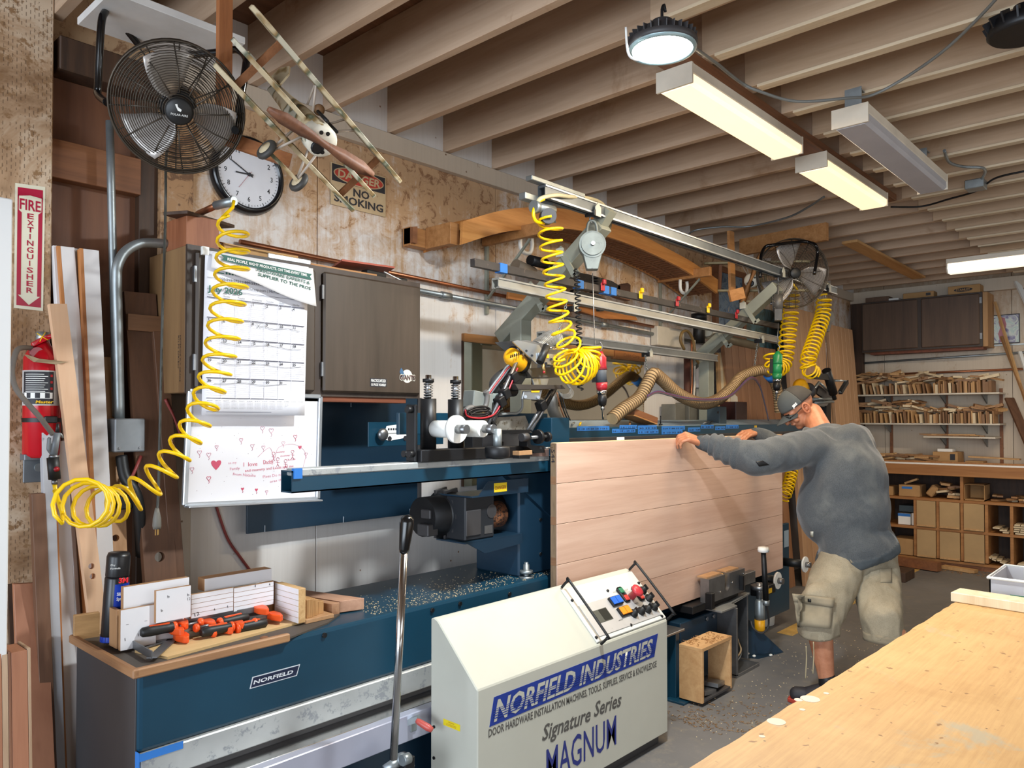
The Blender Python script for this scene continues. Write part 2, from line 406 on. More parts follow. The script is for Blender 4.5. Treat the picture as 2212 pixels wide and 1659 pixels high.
# ================================================================ DOOR MACHINE
Y0 = 2.26
dm = thing('door_machine', 'long dark blue door-working machine with low cabinet, upper square beam and upright', 'machine', (1.8, 2.5, 0))
o = MB().box(.897, 3.9, Y0, 2.75, .545, .772, .012, 2).build('cabinet', m_blue, dm)
m_side = paint('grey_black_side', '#3c3a3b', .5, 0, .08, 3, '#8b857c', .78)
MB().box(.893, .899, Y0 + .012, 2.745, .0, .762, .001).build('side_panel', m_side, dm)
sb = MB()
for zz in (.31, .295): sb.cyl((.885, 2.34 - (.31 - zz) * 2.2, zz), (.894, 2.34 - (.31 - zz) * 2.2, zz), .008, n=8)
sb.build('bolt', m_black, dm)
MB().box(.899, 5.2, 2.36, 2.74, .0, .545, .004).build('base_frame', m_dblue, dm)
m_wstrip = paint('scuffed_galvanised', '#b7bab9', .5, .35, .12, 3, '#93979b', .55)
MB().box(.899, 3.0, Y0 - .012, Y0 + .04, .46, .545, .004).build('front_rail', m_wstrip, dm)
MB().box(.896, 1.02, Y0 - .0135, Y0 - .012, .527, .549, 0).box(.894, .8965, Y0 - .013, Y0 + .03, .49, .551, 0).build('blue_tape', m_bluetape, dm)
MB().box(1.0, 2.6, Y0 + .0, 2.36, .425, .46, .002).build('gap_shade_strip', m_side, dm, label='dark strip standing in for the shaded gap under the front rail')  # no real rail: dark colour gives the shade in the gap below front_rail
MB().box(.96, 2.3, 2.13, 2.17, .345, .44, .003).build('channel', paint('anodised_channel', '#b9bbcc', .3, .35, .03), dm, label='pale anodised channel')
MB().box(.96, 2.3, 2.17, 2.26, .425, .44, .002).build('channel_lip', m_chrome, dm)
MB().box(1.2, 2.3, 2.2, 2.36, .05, .33, .006).build('lower_frame', m_dblue, dm)
MB().tube([(1.25, 2.11, .16), (1.50, 2.09, .275), (1.63, 2.05, .335)], .009, 10).build('chrome_link_rod', m_chrome, dm)
MB().cyl((1.61, 2.05, .325), (1.66, 2.035, .345), .018, n=12).sph((1.665, 2.03, .35), .022).build('rod_end', m_galv, dm)
# long lever with black grip
lb = MB().box(1.655, 1.70, 2.0, 2.06, .0, .36, .004).build('lever_bracket', m_black, dm)
MB().cyl((1.70, 2.03, .315), (1.712, 2.03, .315), .014, n=6).build('nut', m_galv, lb)
MB().cyl((1.63, 1.985, .37), (1.66, 1.985, .37), .018, n=14).build('pivot', m_galv, lb)
l0, l1 = hit(850, 1640, y=1.95), hit(880, 1121, y=1.95); gm = hit(873, 1187, y=1.95)
lv = MB().cyl(l0, gm, .013, n=14).build('lever', m_chrome, dm)
dd = (l1 - gm).normalized()
MB().lathe([(.014, -.01), (.017, .0), (.024, .085), (.022, .10), (.012, .11), (.0, .112)], gm, dd, 16).build('lever_grip', paint('black_knob', '#0f0f10', .2), lv)
# levelling bolt and cap screws on the cabinet
sx = MB()
for u_, v_ in ((993, 1304), (933, 1318), (1100, 1283), (700, 1372)):
    p = hit(u_, v_, y=Y0); sx.cyl((p.x, Y0 - .006, p.z), (p.x, Y0 + .002, p.z), .009, n=10)
sx.build('cap_screw', m_black, dm, kind='stuff')
p = hit(1137, 1248, z=.772)
lvb = MB().lathe([(.035, 0), (.035, .006), (.012, .007), (.012, .02), (.03, .021), (.03, .034), (.014, .035), (.014, .06), (.009, .062), (.009, .07)], p, (0, 0, 1), 8).build('levelling_bolt', m_galv, dm)
# cutting chips lie on the top
ch = MB()
for i in range(700):
    x = 1.75 + random.random() * 1.05; y = Y0 + .02 + abs(random.gauss(0, .13)); 
    if y > 2.72: continue
    s_ = random.uniform(.0012, .0032); ch.obox((x, y, .7725 + s_ * .3), (s_ * 1.6, s_, s_ * .5), (0, 0, random.random() * 180))
m_chip = flat('wood_chip', '#d8c39a')
ch.build('wood_chips', m_chip, dm, kind='stuff')
# wooden edged tray top at the left end
m_trayw = wood('tray_edge', '#a67c55', '#7e573a', 'x'); m_trayy = wood('tray_edge_y', '#a67c55', '#7e573a', 'y')
tr = thing('wooden_tray', 'shallow wooden-edged tray covering the left end of the blue machine', 'tray', (1.1, 2.5, .772))
MB().prism([(.885, Y0 - .012, .772), (1.37, Y0 - .012, .772), (1.56, Y0 + .05, .772), (1.66, 2.38, .772), (1.5, 2.75, .772), (.885, 2.75, .772)], (0, 0, .006)).build('tray_mat', paint('brown_black_mat', '#4b433c', .6, 0, .1), tr)
MB().box(.885, 1.37, Y0 - .02, Y0 + .0, .765, .792, .004).build('edge_strip', m_trayw, tr)
MB().box(.873, .893, Y0 - .02, 2.76, .765, .792, .004).build('edge_strip', m_trayy, tr)
MB().obox((.918, 2.735, .815), (.075, .02, .085), (0, 0, -10), .002).build('end_board', wood('tray_end', '#b58d5e', '#8e6a42', 'x'), tr)
MB().prism([(1.0, Y0 + .05, .778), (1.58, Y0 + .12, .778), (1.60, 2.50, .778), (.96, 2.45, .778)], (0, 0, .008)).build('inner_board', wood('maple_panel', '#d8b885', '#c7a36f', 'x', .5), tr)
# upper square beam
BX0 = 1.385
bm_ = MB(); L_ = 5.45
for a_ in ((BX0, L_, Y0, Y0 + .005, 1.248, 1.322), (BX0, L_, Y0 + .065, Y0 + .07, 1.248, 1.322), (BX0, L_, Y0, Y0 + .07, 1.317, 1.322), (BX0, L_, Y0, Y0 + .07, 1.248, 1.253)): bm_.box(*a_)
bm_.build('beam', m_blue, dm)
MB().box(BX0 + .02, 2.72, Y0 - .004, Y0 + .072, 1.302, 1.328, .004).build('beam_strip', m_wstrip, dm)
MB().box(BX0 + .004, BX0 + .035, Y0 - .006, Y0 + .01, 1.296, 1.330, 0).build('blue_tape', m_bluetape, dm)
# upright with flare and back plate
u_ = MB().box(2.60, 2.86, 2.34, 2.62, .772, 1.25, .008); u_.prism([(2.50, 2.33, 1.25), (2.86, 2.33, 1.25), (2.86, 2.33, 1.0)], (0, .04, 0)); u_.build('upright', m_dblue, dm)
MB().box(2.86, 3.0, 2.36, 2.60, .772, 1.5, .004).build('upright', m_blue, dm)
MB().box(2.98, 5.4, 2.34, 2.5, .3, 1.24, .01).build('rear_frame', m_dblue, dm)
sm_ = MB()
for z_ in (.86, 1.02, 1.16): sm_.cyl((2.75, 2.335, z_), (2.75, 2.342, z_), .008, n=8)
sm_.build('cap_screw', m_black, dm)
# drive motor hanging left of the upright
mo = thing('drive_motor', 'dark blue gear motor with terminal box mounted left of the machine upright', 'motor', (2.4, 2.5, 1.0))
MOY = 2.42
MB().cyl((2.16, 2.5, 1.075), (2.62, 2.5, 1.075), .085, n=24).build('motor_body', m_black, mo)
MB().lathe([(.05, 0), (.075, .01), (.105, .03), (.11, .06), (.10, .09), (.08, .10)], (2.24, 2.5, 1.075), (1, 0, 0), 24).build('end_bell', m_black, mo)
fl = MB()
for k in range(10):
    a_ = k * math.pi / 5; fl.bar((2.26, 2.5 + math.cos(a_) * .1, 1.075 + math.sin(a_) * .1), (2.33, 2.5 + math.cos(a_) * .112, 1.075 + math.sin(a_) * .112), .012, .02)
fl.build('cooling_fins', m_side, mo, kind='stuff')
MB().box(2.13, 2.19, 2.43, 2.50, 1.0, 1.05, .004).box(2.15, 2.20, 2.44, 2.50, 1.07, 1.11, .004).build('gear_block', m_side, mo)
tb = MB().box(2.26, 2.44, 2.34, 2.46, .975, 1.165, .006).build('terminal_box', paint('motor_dark', '#23262b', .5, .1), mo)
MB().box(2.262, 2.352, 2.334, 2.340, .995, 1.105, .003).build('cover', m_side, tb)
MB().lathe([(.03, 0), (.03, .003)], (2.42, 2.34, 1.09), (0, -1, 0), 20).build('knockout', m_side, tb)
MB().box(2.375, 2.425, 2.3375, 2.3385, .995, 1.03, 0).build('rating_plate', m_steel, tb)
MB().cyl((2.45, 2.42, 1.06), (2.55, 2.42, 1.06), .06, n=20).build('rusty_sleeve', paint('rust', '#8d5b3c', .6, .3, .2, 12, '#3a2d26', .5), mo)
gd = MB(); gd.prism([(2.30, 2.30, 1.165), (2.62, 2.30, 1.165), (2.62, 2.30, 1.225), (2.36, 2.30, 1.225)], (0, .005, 0)); gd.box(2.26, 2.62, 2.30, 2.5, 1.162, 1.168)
gd.build('guard_plate', m_dblue, mo)
gd = MB(); gd.prism([(2.25, 2.32, .972), (2.6, 2.32, .972), (2.6, 2.32, .93), (2.36, 2.32, .915)], (0, .005, 0)); gd.box(2.24, 2.6, 2.32, 2.5, .968, .974); gd.build('lower_guard', m_dblue, mo)
dl = MB().box(2.395, 2.475, 2.2985, 2.3, 1.176, 1.215, 0).build('danger_label', flat('yellow_label', '#e3c21b'), mo)
text('lettering', [('DANGER', 2.401, 1.187, .016, dict(w=.068))], (0, 2.2985, 0), (1, 0, 0), (0, 0, 1), flat('label_red', '#8c1c1c'), dl)
# ---- side panel, foot and outfeed rollers on the right
MB().box(4.75, 5.51, 2.30, 2.325, .10, .73, .003).build('end_panel', m_blue, dm)
MB().box(5.42, 5.50, 2.2985, 2.2995, .56, .68, 0).build('data_plate', flat('plate_grey', '#8ea0ae'), dm)
MB().prism([(4.56, 2.10, .0), (4.80, 2.04, .0), (4.60, 2.25, .27), (4.46, 2.30, .27), (4.46, 2.30, 0)], (.05, .09, 0), .003).build('stand_foot', m_dblue, dm)
def roller(nm, base, wheel, par):
    MB().cyl(base, V(base) + V((0, -.16, 0)), .03, n=18).build(nm, m_black, par)
    MB().cyl(V(base) + V((0, -.17, 0)), V(base) + V((0, -.182, 0)), .055, n=28).build('roller_flange', m_whitep, par)
    MB().cyl(V(base) + V((0, -.18, 0)), V(base) + V((0, -.215, 0)), .02, n=12).build('roller_nut', m_steel, par)
roller('roller', (5.36, 2.30, .47), 1, dm); roller('roller', (4.9, 2.30, .43), 1, dm)
# ---- rear rail with blue masking tape, tray behind it
RY = 2.50
rr = MB().box(2.95, 6.75, RY, RY + .05, 1.385, 1.447, .004).build('rear_rail', m_blue, dm)
MB().box(2.95, 6.75, RY - .012, RY + .0, 1.372, 1.392, .002).build('rail_lip', m_side, dm)
MB().box(2.95, 6.6, RY + .05, 2.74, 1.43, 1.44, .001).build('tray_floor', m_blue, dm)
MB().prism([(2.97, RY + .055, 1.44), (6.4, RY + .055, 1.44), (6.4, 2.72, 1.478), (2.97, 2.72, 1.478)], (0, 0, .006)).build('tray_slope', paint('pale_blue_steel', '#8fa3b3', .4, .3, .1, 6, '#c4ccd2', .6), dm)
for u0, u1, v_, h_, t_ in ((1246, 1316, 926, 10, '2 18 34 58 58 718 5'), (1322, 1372, 931, 9, '16 - 18 - 25 38'), (1338, 1376, 923, 9, '2 8 1 12 10 1'), (1378, 1418, 924, 10, '30 32 38'), (1378, 1422, 933, 9, '12 18 28 4'), (1429, 1479, 925, 9, '5x4 7 88 55 50'), (1429, 1474, 934, 9, '4 10 32 88'), (1486, 1512, 928, 9, '28 48'), (1514, 1541, 922, 8, 'B 38 8'), (1545, 1566, 925, 8, '18 32'), (1568, 1595, 922, 8, '1 38 22')):
    p, q = hit(u0, v_ + h_ / 2, y=RY), hit(u1, v_ - h_ / 2, y=RY); zz = hit(u0, v_ - h_ / 2, y=RY).z
    tp = MB().box(p.x, q.x, RY - .0015, RY - .0003, p.z, zz, 0).build('tape_label', m_bluetape, rr)
    text('lettering', [(t_, p.x + .01, p.z + .006, .009, dict(w=(q.x - p.x) * .9))], (0, RY - .0015, 0), (1, 0, 0), (0, 0, 1), m_text, rr)
p = hit(1632, 924, y=RY); MB().box(p.x - .02, p.x + .02, RY - .0015, RY - .0003, p.z - .017, p.z + .017, 0).build('yellow_label', flat('yellow_label2', '#d8ac2a'), rr)
MB().box(2.0, 2.95, 2.46, 2.48, 1.43, 1.52, .002).build('slide_plate', m_blue, dm)
MB().cyl((3.55, 2.46, 1.30), (3.55, 2.40, 1.30), .01, n=8).build('stop_pin', m_steel, dm)
# ---- two sprung hold-down posts with white rollers on the beam
hd = thing('roller_clamp', 'black clamp carriage with two sprung posts and white rollers on the upper beam', 'clamp', (2.15, 2.3, 1.33))
MB().box(1.93, 2.53, 2.24, 2.32, 1.328, 1.375, .003).build('carriage_bar', m_black, hd)
MB().box(1.915, 1.93, 2.26, 2.315, 1.33, 1.55, .003).build('end_plate', m_black, hd)
for zz, yy in ((1.36, 2.27), (1.36, 2.30), (1.53, 2.28)): MB().cyl((1.915, yy, zz), (1.89, yy, zz), .013, n=12).build('bolt', m_black, hd)
PCX = (hit(925, 980, y=2.31).x, hit(984, 980, y=2.31).x)
for i, cx_ in enumerate(PCX):
    zt = 1.575
    MB().cyl((cx_, 2.31, 1.375), (cx_, 2.31, zt), .032, n=24).build('post', m_black, hd)
    sp = MB().cyl((cx_, 2.31, zt), (cx_, 2.31, zt + .095), .012, n=14).build('spring_rod', m_chrome, hd)
    MB().tube(helix([(cx_, 2.31, zt + .002), (cx_, 2.31, zt + .03), (cx_, 2.31, zt + .066)], .017, 6), .0025, 6).build('spring', m_steel, sp)
    MB().cyl((cx_, 2.31, zt + .066), (cx_, 2.31, zt + .08), .023, n=18).build('collar', m_black, sp)
    yr = 2.26; zr = 1.455
    MB().cyl((cx_ + .01, 2.28, zr), (cx_ + .01, 2.16, zr), .034, n=24).build('white_roller', m_whitep, hd)
    if i == 0:
        MB().cyl((cx_ + .01, 2.165, zr), (cx_ + .01, 2.15, zr), .054, n=32).build('roller_flange', m_whitep, hd)
    MB().cyl((cx_ + .01, 2.152, zr), (cx_ + .01, 2.10, zr), .018, n=14).build('roller_bolt', m_steel, hd)
MB().cyl((PCX[1] + .03, 2.10, 1.37), (PCX[1] + .03, 2.10, 1.455), .018, n=14).build('knob_stem', m_galv, hd)
MB().lathe([(.02, -.025), (.045, -.02), (.05, -.015), (.05, .02), (.046, .026), (.0, .027)], (PCX[1] + .03, 2.10, 1.36), (0, 0, 1), 24).build('knob', m_black, hd)
# ---- blue strip with van sticker and round magnet on the wall panel
st = MB().box(2.055, 2.50, 2.74, 2.746, 1.372, 1.48, .001).build('blue_strip', m_blue, label='blue steel strip bearing a van sticker and a round knob', cat='strip')
MB().sph((2.12, 2.72, 1.425), .028, (1, .6, 1)).build('knob', m_steel, st)
vs = MB(); vs.prism([(2.15, 0, 1.40), (2.145, 0, 1.435), (2.155, 0, 1.462), (2.235, 0, 1.47), (2.26, 0, 1.452), (2.285, 0, 1.445), (2.29, 0, 1.42), (2.285, 0, 1.41), (2.17, 0, 1.395)], (0, .0008, 0))
for v in vs.bm.verts: v.co.y += 2.7385
vn = vs.build('van_sticker', flat('sticker_white', '#f0f0ee'), st)
vd = MB()
for i in range(4): vd.box(2.162 + i * .014, 2.171 + i * .014, 2.7375, 2.738, 1.443, 1.452)
vd.prism([(2.228, 2.7375, 1.44), (2.235, 2.7375, 1.458), (2.25, 2.7375, 1.452), (2.258, 2.7375, 1.44)], (0, .0005, 0))
vd.box(2.15, 2.28, 2.7375, 2.738, 1.428, 1.43)
for x_ in (2.172, 2.262): vd.cyl((x_, 2.737, 1.405), (x_, 2.7381, 1.405), .011, n=14)
vd.build('van_details', m_text, st, kind='stuff')
# ================================================================ DOOR SLAB
ds = thing('door_slab', 'pale oak door slab standing on its long edge in the machine, its face in six boards', 'door', (3.9, 2.21, .47))
DT, DB, DX0, DX1 = 1.385, .466, 2.692, 5.14
MB().box(DX0 + .0, DX1, 2.195, 2.230, DB + .002, DT - .002, .001).build('core', wood('door_core', '#8a7056', '#6a5240', 'z', 1.2), ds)
seam = [DT] + [hit(1204, v_, y=2.19).z for v_ in (1045, 1133, 1221, 1309)] 
seam = [DT, 1.203, 1.019, .835, .651, DB]; bh = (DT - DB) / 6
ends = [1045, 1133, 1221, 1309]
zs = [DT] + [hit(1204, v_, y=2.19).z for v_ in ends]; st_ = zs[1] - zs[2]
m_plank = m_oak
while zs[-1] - st_ > DB + .03: zs.append(zs[-1] - st_)
zs.append(DB)
for a_, b2 in zip(zs, zs[1:]):
    MB().box(DX0, DX1, 2.19, 2.196, b2 + .0012, a_ - .0012, .0008).build('plank', m_plank, ds)
MB().box(DX0 - .0008, DX0, 2.2, 2.226, DB + .01, DT - .01, 0).build('core_end', wood('core_end', '#93795d', '#63503c', 'z', 3), ds)
for z_ in zs[1:-1]: MB().box(DX0 - .0014, DX0, 2.197, 2.228, z_ - .004, z_ + .032, 0).build('end_batten', wood('end_batten', '#8d6748', '#6f4d35', 'y'), ds)
MB().box(DX0, DX1, 2.2, 2.226, DT - .002, DT + .0005).build('edge_band', wood('edge_band', '#ead6ad', '#dcc496', 'x'), ds)
text('lettering', [('S44', 0, 0, .02, dict(w=.06))], (DX0 - .0012, 2.222, DT - .03), (0, 0, -1), (0, -1, 0), m_text, ds)
# ================================================================ CONTROL CONSOLE
cc = thing('control_console', 'cream sloping control console with printed front standing before the blue machine', 'console', (2.5, 1.98, 0))
CX0, CX1, CY = 1.872, 3.112, 1.876
prof = [(CY, .05), (CY, .562), (CY + .205, .765), (CY + .225, .772), (2.118, .766), (2.118, .05)]
MB().prism([(CX0, y, z) for y, z in prof], (CX1 - CX0, 0, 0), .004).build('housing', m_cream, cc)
MB().box(CX0 + .03, CX1 - .03, CY + .03, 2.1, .0, .05, .002).build('plinth', m_side, cc)
sl = V((0, .205, .203)).normalized(); nr = V((0, -sl.z, sl.y))
P0 = V((0, CY, .562))
def onslope(u, v):   # x along the console, v up the slope
    return V((u, 0, 0)) + P0 + sl * v
def slopehit(a, b):
    d = cf + cr * ((a - CX_) / F_) + cu * ((CYP_ - b) / F_); e = V((0, 0, EYE)); t = (P0 - e).dot(nr) / d.dot(nr); p = e + d * t
    return p.x, (p - P0).dot(sl)
def sbox(u0, u1, v0, v1, h0, h1, bev=.001):
    m = MB(); c = onslope((u0 + u1) / 2, (v0 + v1) / 2) + nr * ((h0 + h1) / 2)
    m.mbox(M(((u1 - u0, 0, 0, c.x), (0, sl.y * (v1 - v0), nr.y * (h1 - h0), c.y), (0, sl.z * (v1 - v0), nr.z * (h1 - h0), c.z), (0, 0, 0, 1))), bev); return m
SL = (sl.length * math.hypot(.205, .203))
xl = slopehit(1290, 1392)[0]
sbox(xl, CX1 - .005, .012, SL - .01, 0, .008, .002).build('panel_plate', paint('panel_cream', '#d6d6cf', .4, 0, .04, 5, '#9a927f', .7), cc)
pu0, pv0 = slopehit(1290, 1380); pl = sbox(xl + .03, CX1 - .03, .03, .185, .008, .012, .001).build('control_plate', paint('control_plate', '#c3c1bf', .42, .3, .06, 6, '#8f8a80', .68), cc)
def sp(u, v): return slopehit(u, v)
x_, v_ = sp(1297, 1333); sbox(x_ - .055, x_ + .055, v_ - .03, v_ + .03, .012, .014).build('display', paint('display', '#5a5a52', .25, 0, .02), pl)
sbox(x_ - .005, x_ + .05, v_ - .027, v_ + .027, .014, .0145, 0).build('display_pane', flat('display_dark', '#33332e', rough=.2), pl)
for (u_, w_), c_, n_ in (((1325, 1303), '#1160c8', 'blue_button'), ((1344, 1325), '#f08a10', 'orange_button')):
    x_, v_ = sp(u_, w_); b_ = sbox(x_ - .038, x_ + .038, v_ - .022, v_ + .022, .012, .024).build('button_base', m_black, pl)
    for s_ in (-1, 1): sbox(x_ + s_ * .018 - .016, x_ + s_ * .018 + .016, v_ - .018, v_ + .018, .024, .03).build(n_, flat(n_, c_), pl)
for u_, w_ in ((1342, 1289), (1374, 1286)):
    x_, v_ = sp(u_, w_); q = onslope(x_, v_) + nr * .012
    a_ = sbox(x_ - .02, x_ + .02, v_ - .04, v_ + .04, .012, .02, .008).build('button_base', m_black, pl)
    sbox(x_ - .014, x_ + .014, v_ + .006, v_ + .034, .02, .025, .004).build('green_button', flat('btn_green', '#2a7a55'), pl)
    sbox(x_ - .014, x_ + .014, v_ - .034, v_ - .006, .02, .025, .004).build('red_button', flat('btn_red', '#c0392f'), pl)
x_, v_ = sp(1360, 1293); q = onslope(x_, v_)
MB().lathe([(.018, .012), (.016, .045), (.022, .05), (.03, .056), (.03, .066), (.02, .072), (.0, .073)], q, nr, 24).build('stop_button', flat('stop_red', '#b5303a', rough=.35), pl)
for u_, w_ in ((1384, 1280), (1397, 1297), (1364, 1330), (1380, 1325), (1394, 1321), (1408, 1316)):
    x_, v_ = sp(u_, w_); q = onslope(x_, v_)
    k_ = MB().lathe([(.02, .012), (.02, .022), (.013, .026), (.013, .04), (0, .041)], q, nr, 16).build('selector_knob', m_blackp, pl)
    MB().bar(q + nr * .043 - sl * .013, q + nr * .043 + sl * .013, .006, .012, nr).build('knob_pointer', m_black, pl)
for u_, w_ in ((1310, 1279), (1360, 1353), (1377, 1262), (1427, 1334), (1233, 1300), (1285, 1380)):
    x_, v_ = sp(u_, w_); q = onslope(x_, v_); MB().lathe([(.007, .008), (.006, .014), (0, .0145)], q, nr, 10).build('screw', m_black, pl)
for i, (u_, w_) in enumerate(((1326, 1283), (1350, 1279), (1372, 1308), (1388, 1304), (1402, 1300), (1338, 1344))):
    x_, v_ = sp(u_, w_)
    text('lettering', [(('BACK', 'EMERG. STOP', 'FEED', 'JOG', 'LOCK', 'HINGE')[i], 0, 0, .006, dict(w=.03))], onslope(x_ - .015, v_) + nr * .012, (1, 0, 0), sl, m_text, pl)
for ux, vx in ((1236, 1290), (1385, 1250)):
    x_, v_ = sp(ux, vx); x_ = xl + .012 if ux < 1300 else CX1 - .012
    MB().tube([onslope(x_, .0) + nr * .008, onslope(x_, .0) + nr * .05, onslope(x_, .012) + nr * .06, onslope(x_, SL - .012) + nr * .06, onslope(x_, SL) + nr * .05, onslope(x_, SL) + nr * .006], .006, 10, smooth=3).build('guard_handle', m_black, cc)
# printed front
m_navy = flat('navy_print', '#17348c'); m_navy2 = flat('navy_text', '#26307a'); m_grey = flat('grey_text', '#55534f')
bl, tl, trr, br = (hit(*q, y=CY) for q in ((1057, 1566), (1067, 1503), (1421, 1371), (1413, 1422)))
zb, zt = (bl.z + br.z) / 2, (tl.z + trr.z) / 2
MB().prism([(bl.x, CY - .001, zb), (br.x, CY - .001, zb), (trr.x, CY - .001, zt), (tl.x, CY - .001, zt)], (0, .0012, 0)).build('banner', m_navy, cc)
hb = zt - zb; W_ = br.x - bl.x
lt_z = zb + hb * .14; lh = hb * .72
text('banner_lettering', [('NORFIELD INDUSTRIES', bl.x + .022, lt_z, lh, dict(w=W_ - .05, shear=.28, bold=.028))], (0, CY - .001, 0), (1, 0, 0), (0, 0, 1), m_cream, cc)
sb = MB()
for k, (f_, t_) in enumerate(((.12, .05), (.24, .042), (.36, .034), (.48, .026), (.58, .018))):
    z_ = lt_z + lh * f_; sb.box(bl.x + .018, br.x + .005, CY - .0024, CY - .0019, z_, z_ + lh * t_)
sb.build('banner_stripes', m_navy, cc, kind='stuff')
wtext('lettering', [('DOOR HARDWARE INSTALLATION MACHINES, TOOLS, SUPPLIES, SERVICE & KNOWLEDGE', (1055, 1593), (1418, 1440), 17, dict(bold=.02))], CY, m_grey, cc)
wtext('lettering', [('Signature', (1170, 1601), (1274, 1557), 33, dict(shear=.25, bold=.02)), ('Series', (1282, 1549), (1340, 1525), 31, dict(shear=.25, bold=.02))], CY, m_grey, cc)
p, q = hit(1180, 1683, y=CY), hit(1331, 1612, y=CY)
text('lettering', [('MAGNUM', p.x, (p.z + q.z) / 2, .122, dict(w=q.x - p.x, bold=.007))], (0, CY, 0), (1, 0, 0), (0, 0, 1), m_navy2, cc)
yl = MB().box(CX0 - .001, CX0, 1.945, 2.015, .475, .505, 0)
c0, c1 = hit(958, 1552, x=CX0), hit(994, 1580, x=CX0)
yl = MB().box(CX0 - .001, CX0, c1.y, c0.y, c1.z, c0.z, 0).build('caution_label', flat('caution_yellow', '#e8d21a'), cc)
h_ = c0.z - c1.z
text('lettering', [('CAUTION', 0, h_ * .68, h_ * .15, dict(w=.03)), ('DO NOT OPERATE WITHOUT', -.01, h_ * .4, h_ * .1, dict(w=.052)), ('GUARDS IN PLACE', -.01, h_ * .2, h_ * .1, dict(w=.05))], (CX0 - .001, c0.y - (c0.y - c1.y) * .3, c1.z), (0, -1, 0), (0, 0, 1), flat('label_red2', '#aa3333'), yl)
for v_ in (1570, 1637):
    p = hit(938, v_, x=CX0); MB().cyl((CX0 - .004, p.y, p.z), (CX0, p.y, p.z), .006, n=8).build('side_screw', m_black, cc)
# logo on the blue cabinet
a_, b2, c_, d_ = (hit(*q, y=Y0) for q in ((539, 1487), (545, 1462), (648, 1435), (641, 1461)))
zb, zt = (a_.z + d_.z) / 2, (b2.z + c_.z) / 2
lg = MB().prism([(a_.x, Y0 - .001, zb), (d_.x, Y0 - .001, zb), (c_.x, Y0 - .001, zt), (b2.x, Y0 - .001, zt)], (0, .0012, 0)).build('logo_rim', flat('logo_rim', '#c5cad0'), dm)
e_ = .003
MB().prism([(a_.x + e_ * 1.4, Y0 - .0014, zb + e_), (d_.x - e_, Y0 - .0014, zb + e_), (c_.x - e_ * 1.4, Y0 - .0014, zt - e_), (b2.x + e_, Y0 - .0014, zt - e_)], (0, .0003, 0)).build('logo_plate', flat('logo_navy', '#101c3a'), lg)
text('lettering', [('NORFIELD', a_.x + .012, zb + .012, zt - zb - .024, dict(w=d_.x - a_.x - .028, shear=.25, bold=.03))], (0, Y0 - .0014, 0), (1, 0, 0), (0, 0, 1), flat('logo_text', '#dfe3e8'), lg)
sb = MB()
for k, t_ in enumerate((.0012, .001, .0008)): sb.box(a_.x + .01, d_.x - .006, Y0 - .0029, Y0 - .0024, zb + .017 + k * .006, zb + .016 + k * .006 + t_)
sb.build('logo_stripes', flat('logo_navy', '#101c3a'), lg, kind='stuff')
# toggle clamp with red grip beside the console
tc = MB().obox((1.80, 2.14, .40), (.03, .03, .05), (0, 0, 0), .003).bar((1.78, 2.14, .41), (1.80, 2.10, .43), .02, .02).build('toggle_clamp', m_galv, dm)
p0, p1 = hit(915, 1585, x=1.80), hit(940, 1602, x=1.81)
MB().lathe([(.008, 0), (.011, .01), (.013, .05), (.009, .068), (0, .07)], (1.79, 2.10, .425), (.3, -.9, -.35), 12).build('red_grip', paint('red_grip', '#c4574d', .4), tc)
# ================================================================ CEILING LIGHTS
m_fix = paint('fixture_white', '#d8cdbb', .5, 0, .06)
m_diff = emit('lit_diffuser', '#ffd9a0', .95, '#ffffff')
def lamp_light(name, loc, sx, sy, power, col, par=None, rot=(0, 0, 0)):
    l = bpy.data.lights.new(name, 'AREA'); l.shape = 'RECTANGLE'; l.size = sx; l.size_y = sy; l.energy = power; l.color = col
    o = bpy.data.objects.new(name, l); COL.objects.link(o); o.rotation_euler = rot
    o.location = V(loc) - (ORG[par.name] if par else V((0, 0, 0))); o.parent = par; return o
def tray_lamp(label, x0, x1, y0, y1, z0, z1, lit=True, power=20):
    t = thing('ceiling_light', label, 'lamp', ((x0 + x1) / 2, (y0 + y1) / 2, z0))
    MB().box(x0, x1, y0, y1, (z0 + z1) / 2, z1, .003).build('housing', m_fix, t)
    prof = [(y0 + .004, (z0 + z1) / 2), (y0 + .004, z0 + .012), (y0 + .018, z0), (y1 - .018, z0), (y1 - .004, z0 + .012), (y1 - .004, (z0 + z1) / 2)]
    MB().prism([(x0 + .012, y, z) for y, z in prof], (x1 - x0 - .024, 0, 0)).build('diffuser', m_diff if lit else paint('dead_diffuser', '#b4b3b8', .4, 0, .04), t)
    for xx in (x0 - .003, x1 - .009): MB().box(xx, xx + .012, y0 - .001, y1 + .001, z0 + .002, z1 + .001, .001).build('end_cap', m_fix, t)
    if lit:
        lamp_light('tube_light', ((x0 + x1) / 2, (y0 + y1) / 2, z0 - .02), x1 - x0 - .1, y1 - y0 - .04, power, (1, .80, .55), t)
    return t
rb = MB().box(2.45, 5.25, 1.475, 1.60, 2.885, 2.928, .003).build('mounting_board', wood('rusty_board', '#7d4d2c', '#56351e', 'x'), label='long brown mounting board above the two lit strip lights', cat='board')
tray_lamp('lit warm strip light nearest the round bay light', 2.645, 3.735, 1.475, 1.635, 2.80, 2.884)
tray_lamp('lit warm strip light, the shorter-looking one beyond the first in line', 4.01, 5.02, 1.46, 1.625, 2.80, 2.884)
t3 = tray_lamp('unlit grey strip light hanging on metal brackets under the joists', 3.37, 4.68, 1.055, 1.205, 2.745, 2.83, False)
for x_ in (3.43, 4.45): MB().box(x_, x_ + .004, 1.10, 1.17, 2.83, 2.93, 0).box(x_, x_ + .06, 1.10, 1.17, 2.915, 2.92).build('bracket', m_galv, t3)
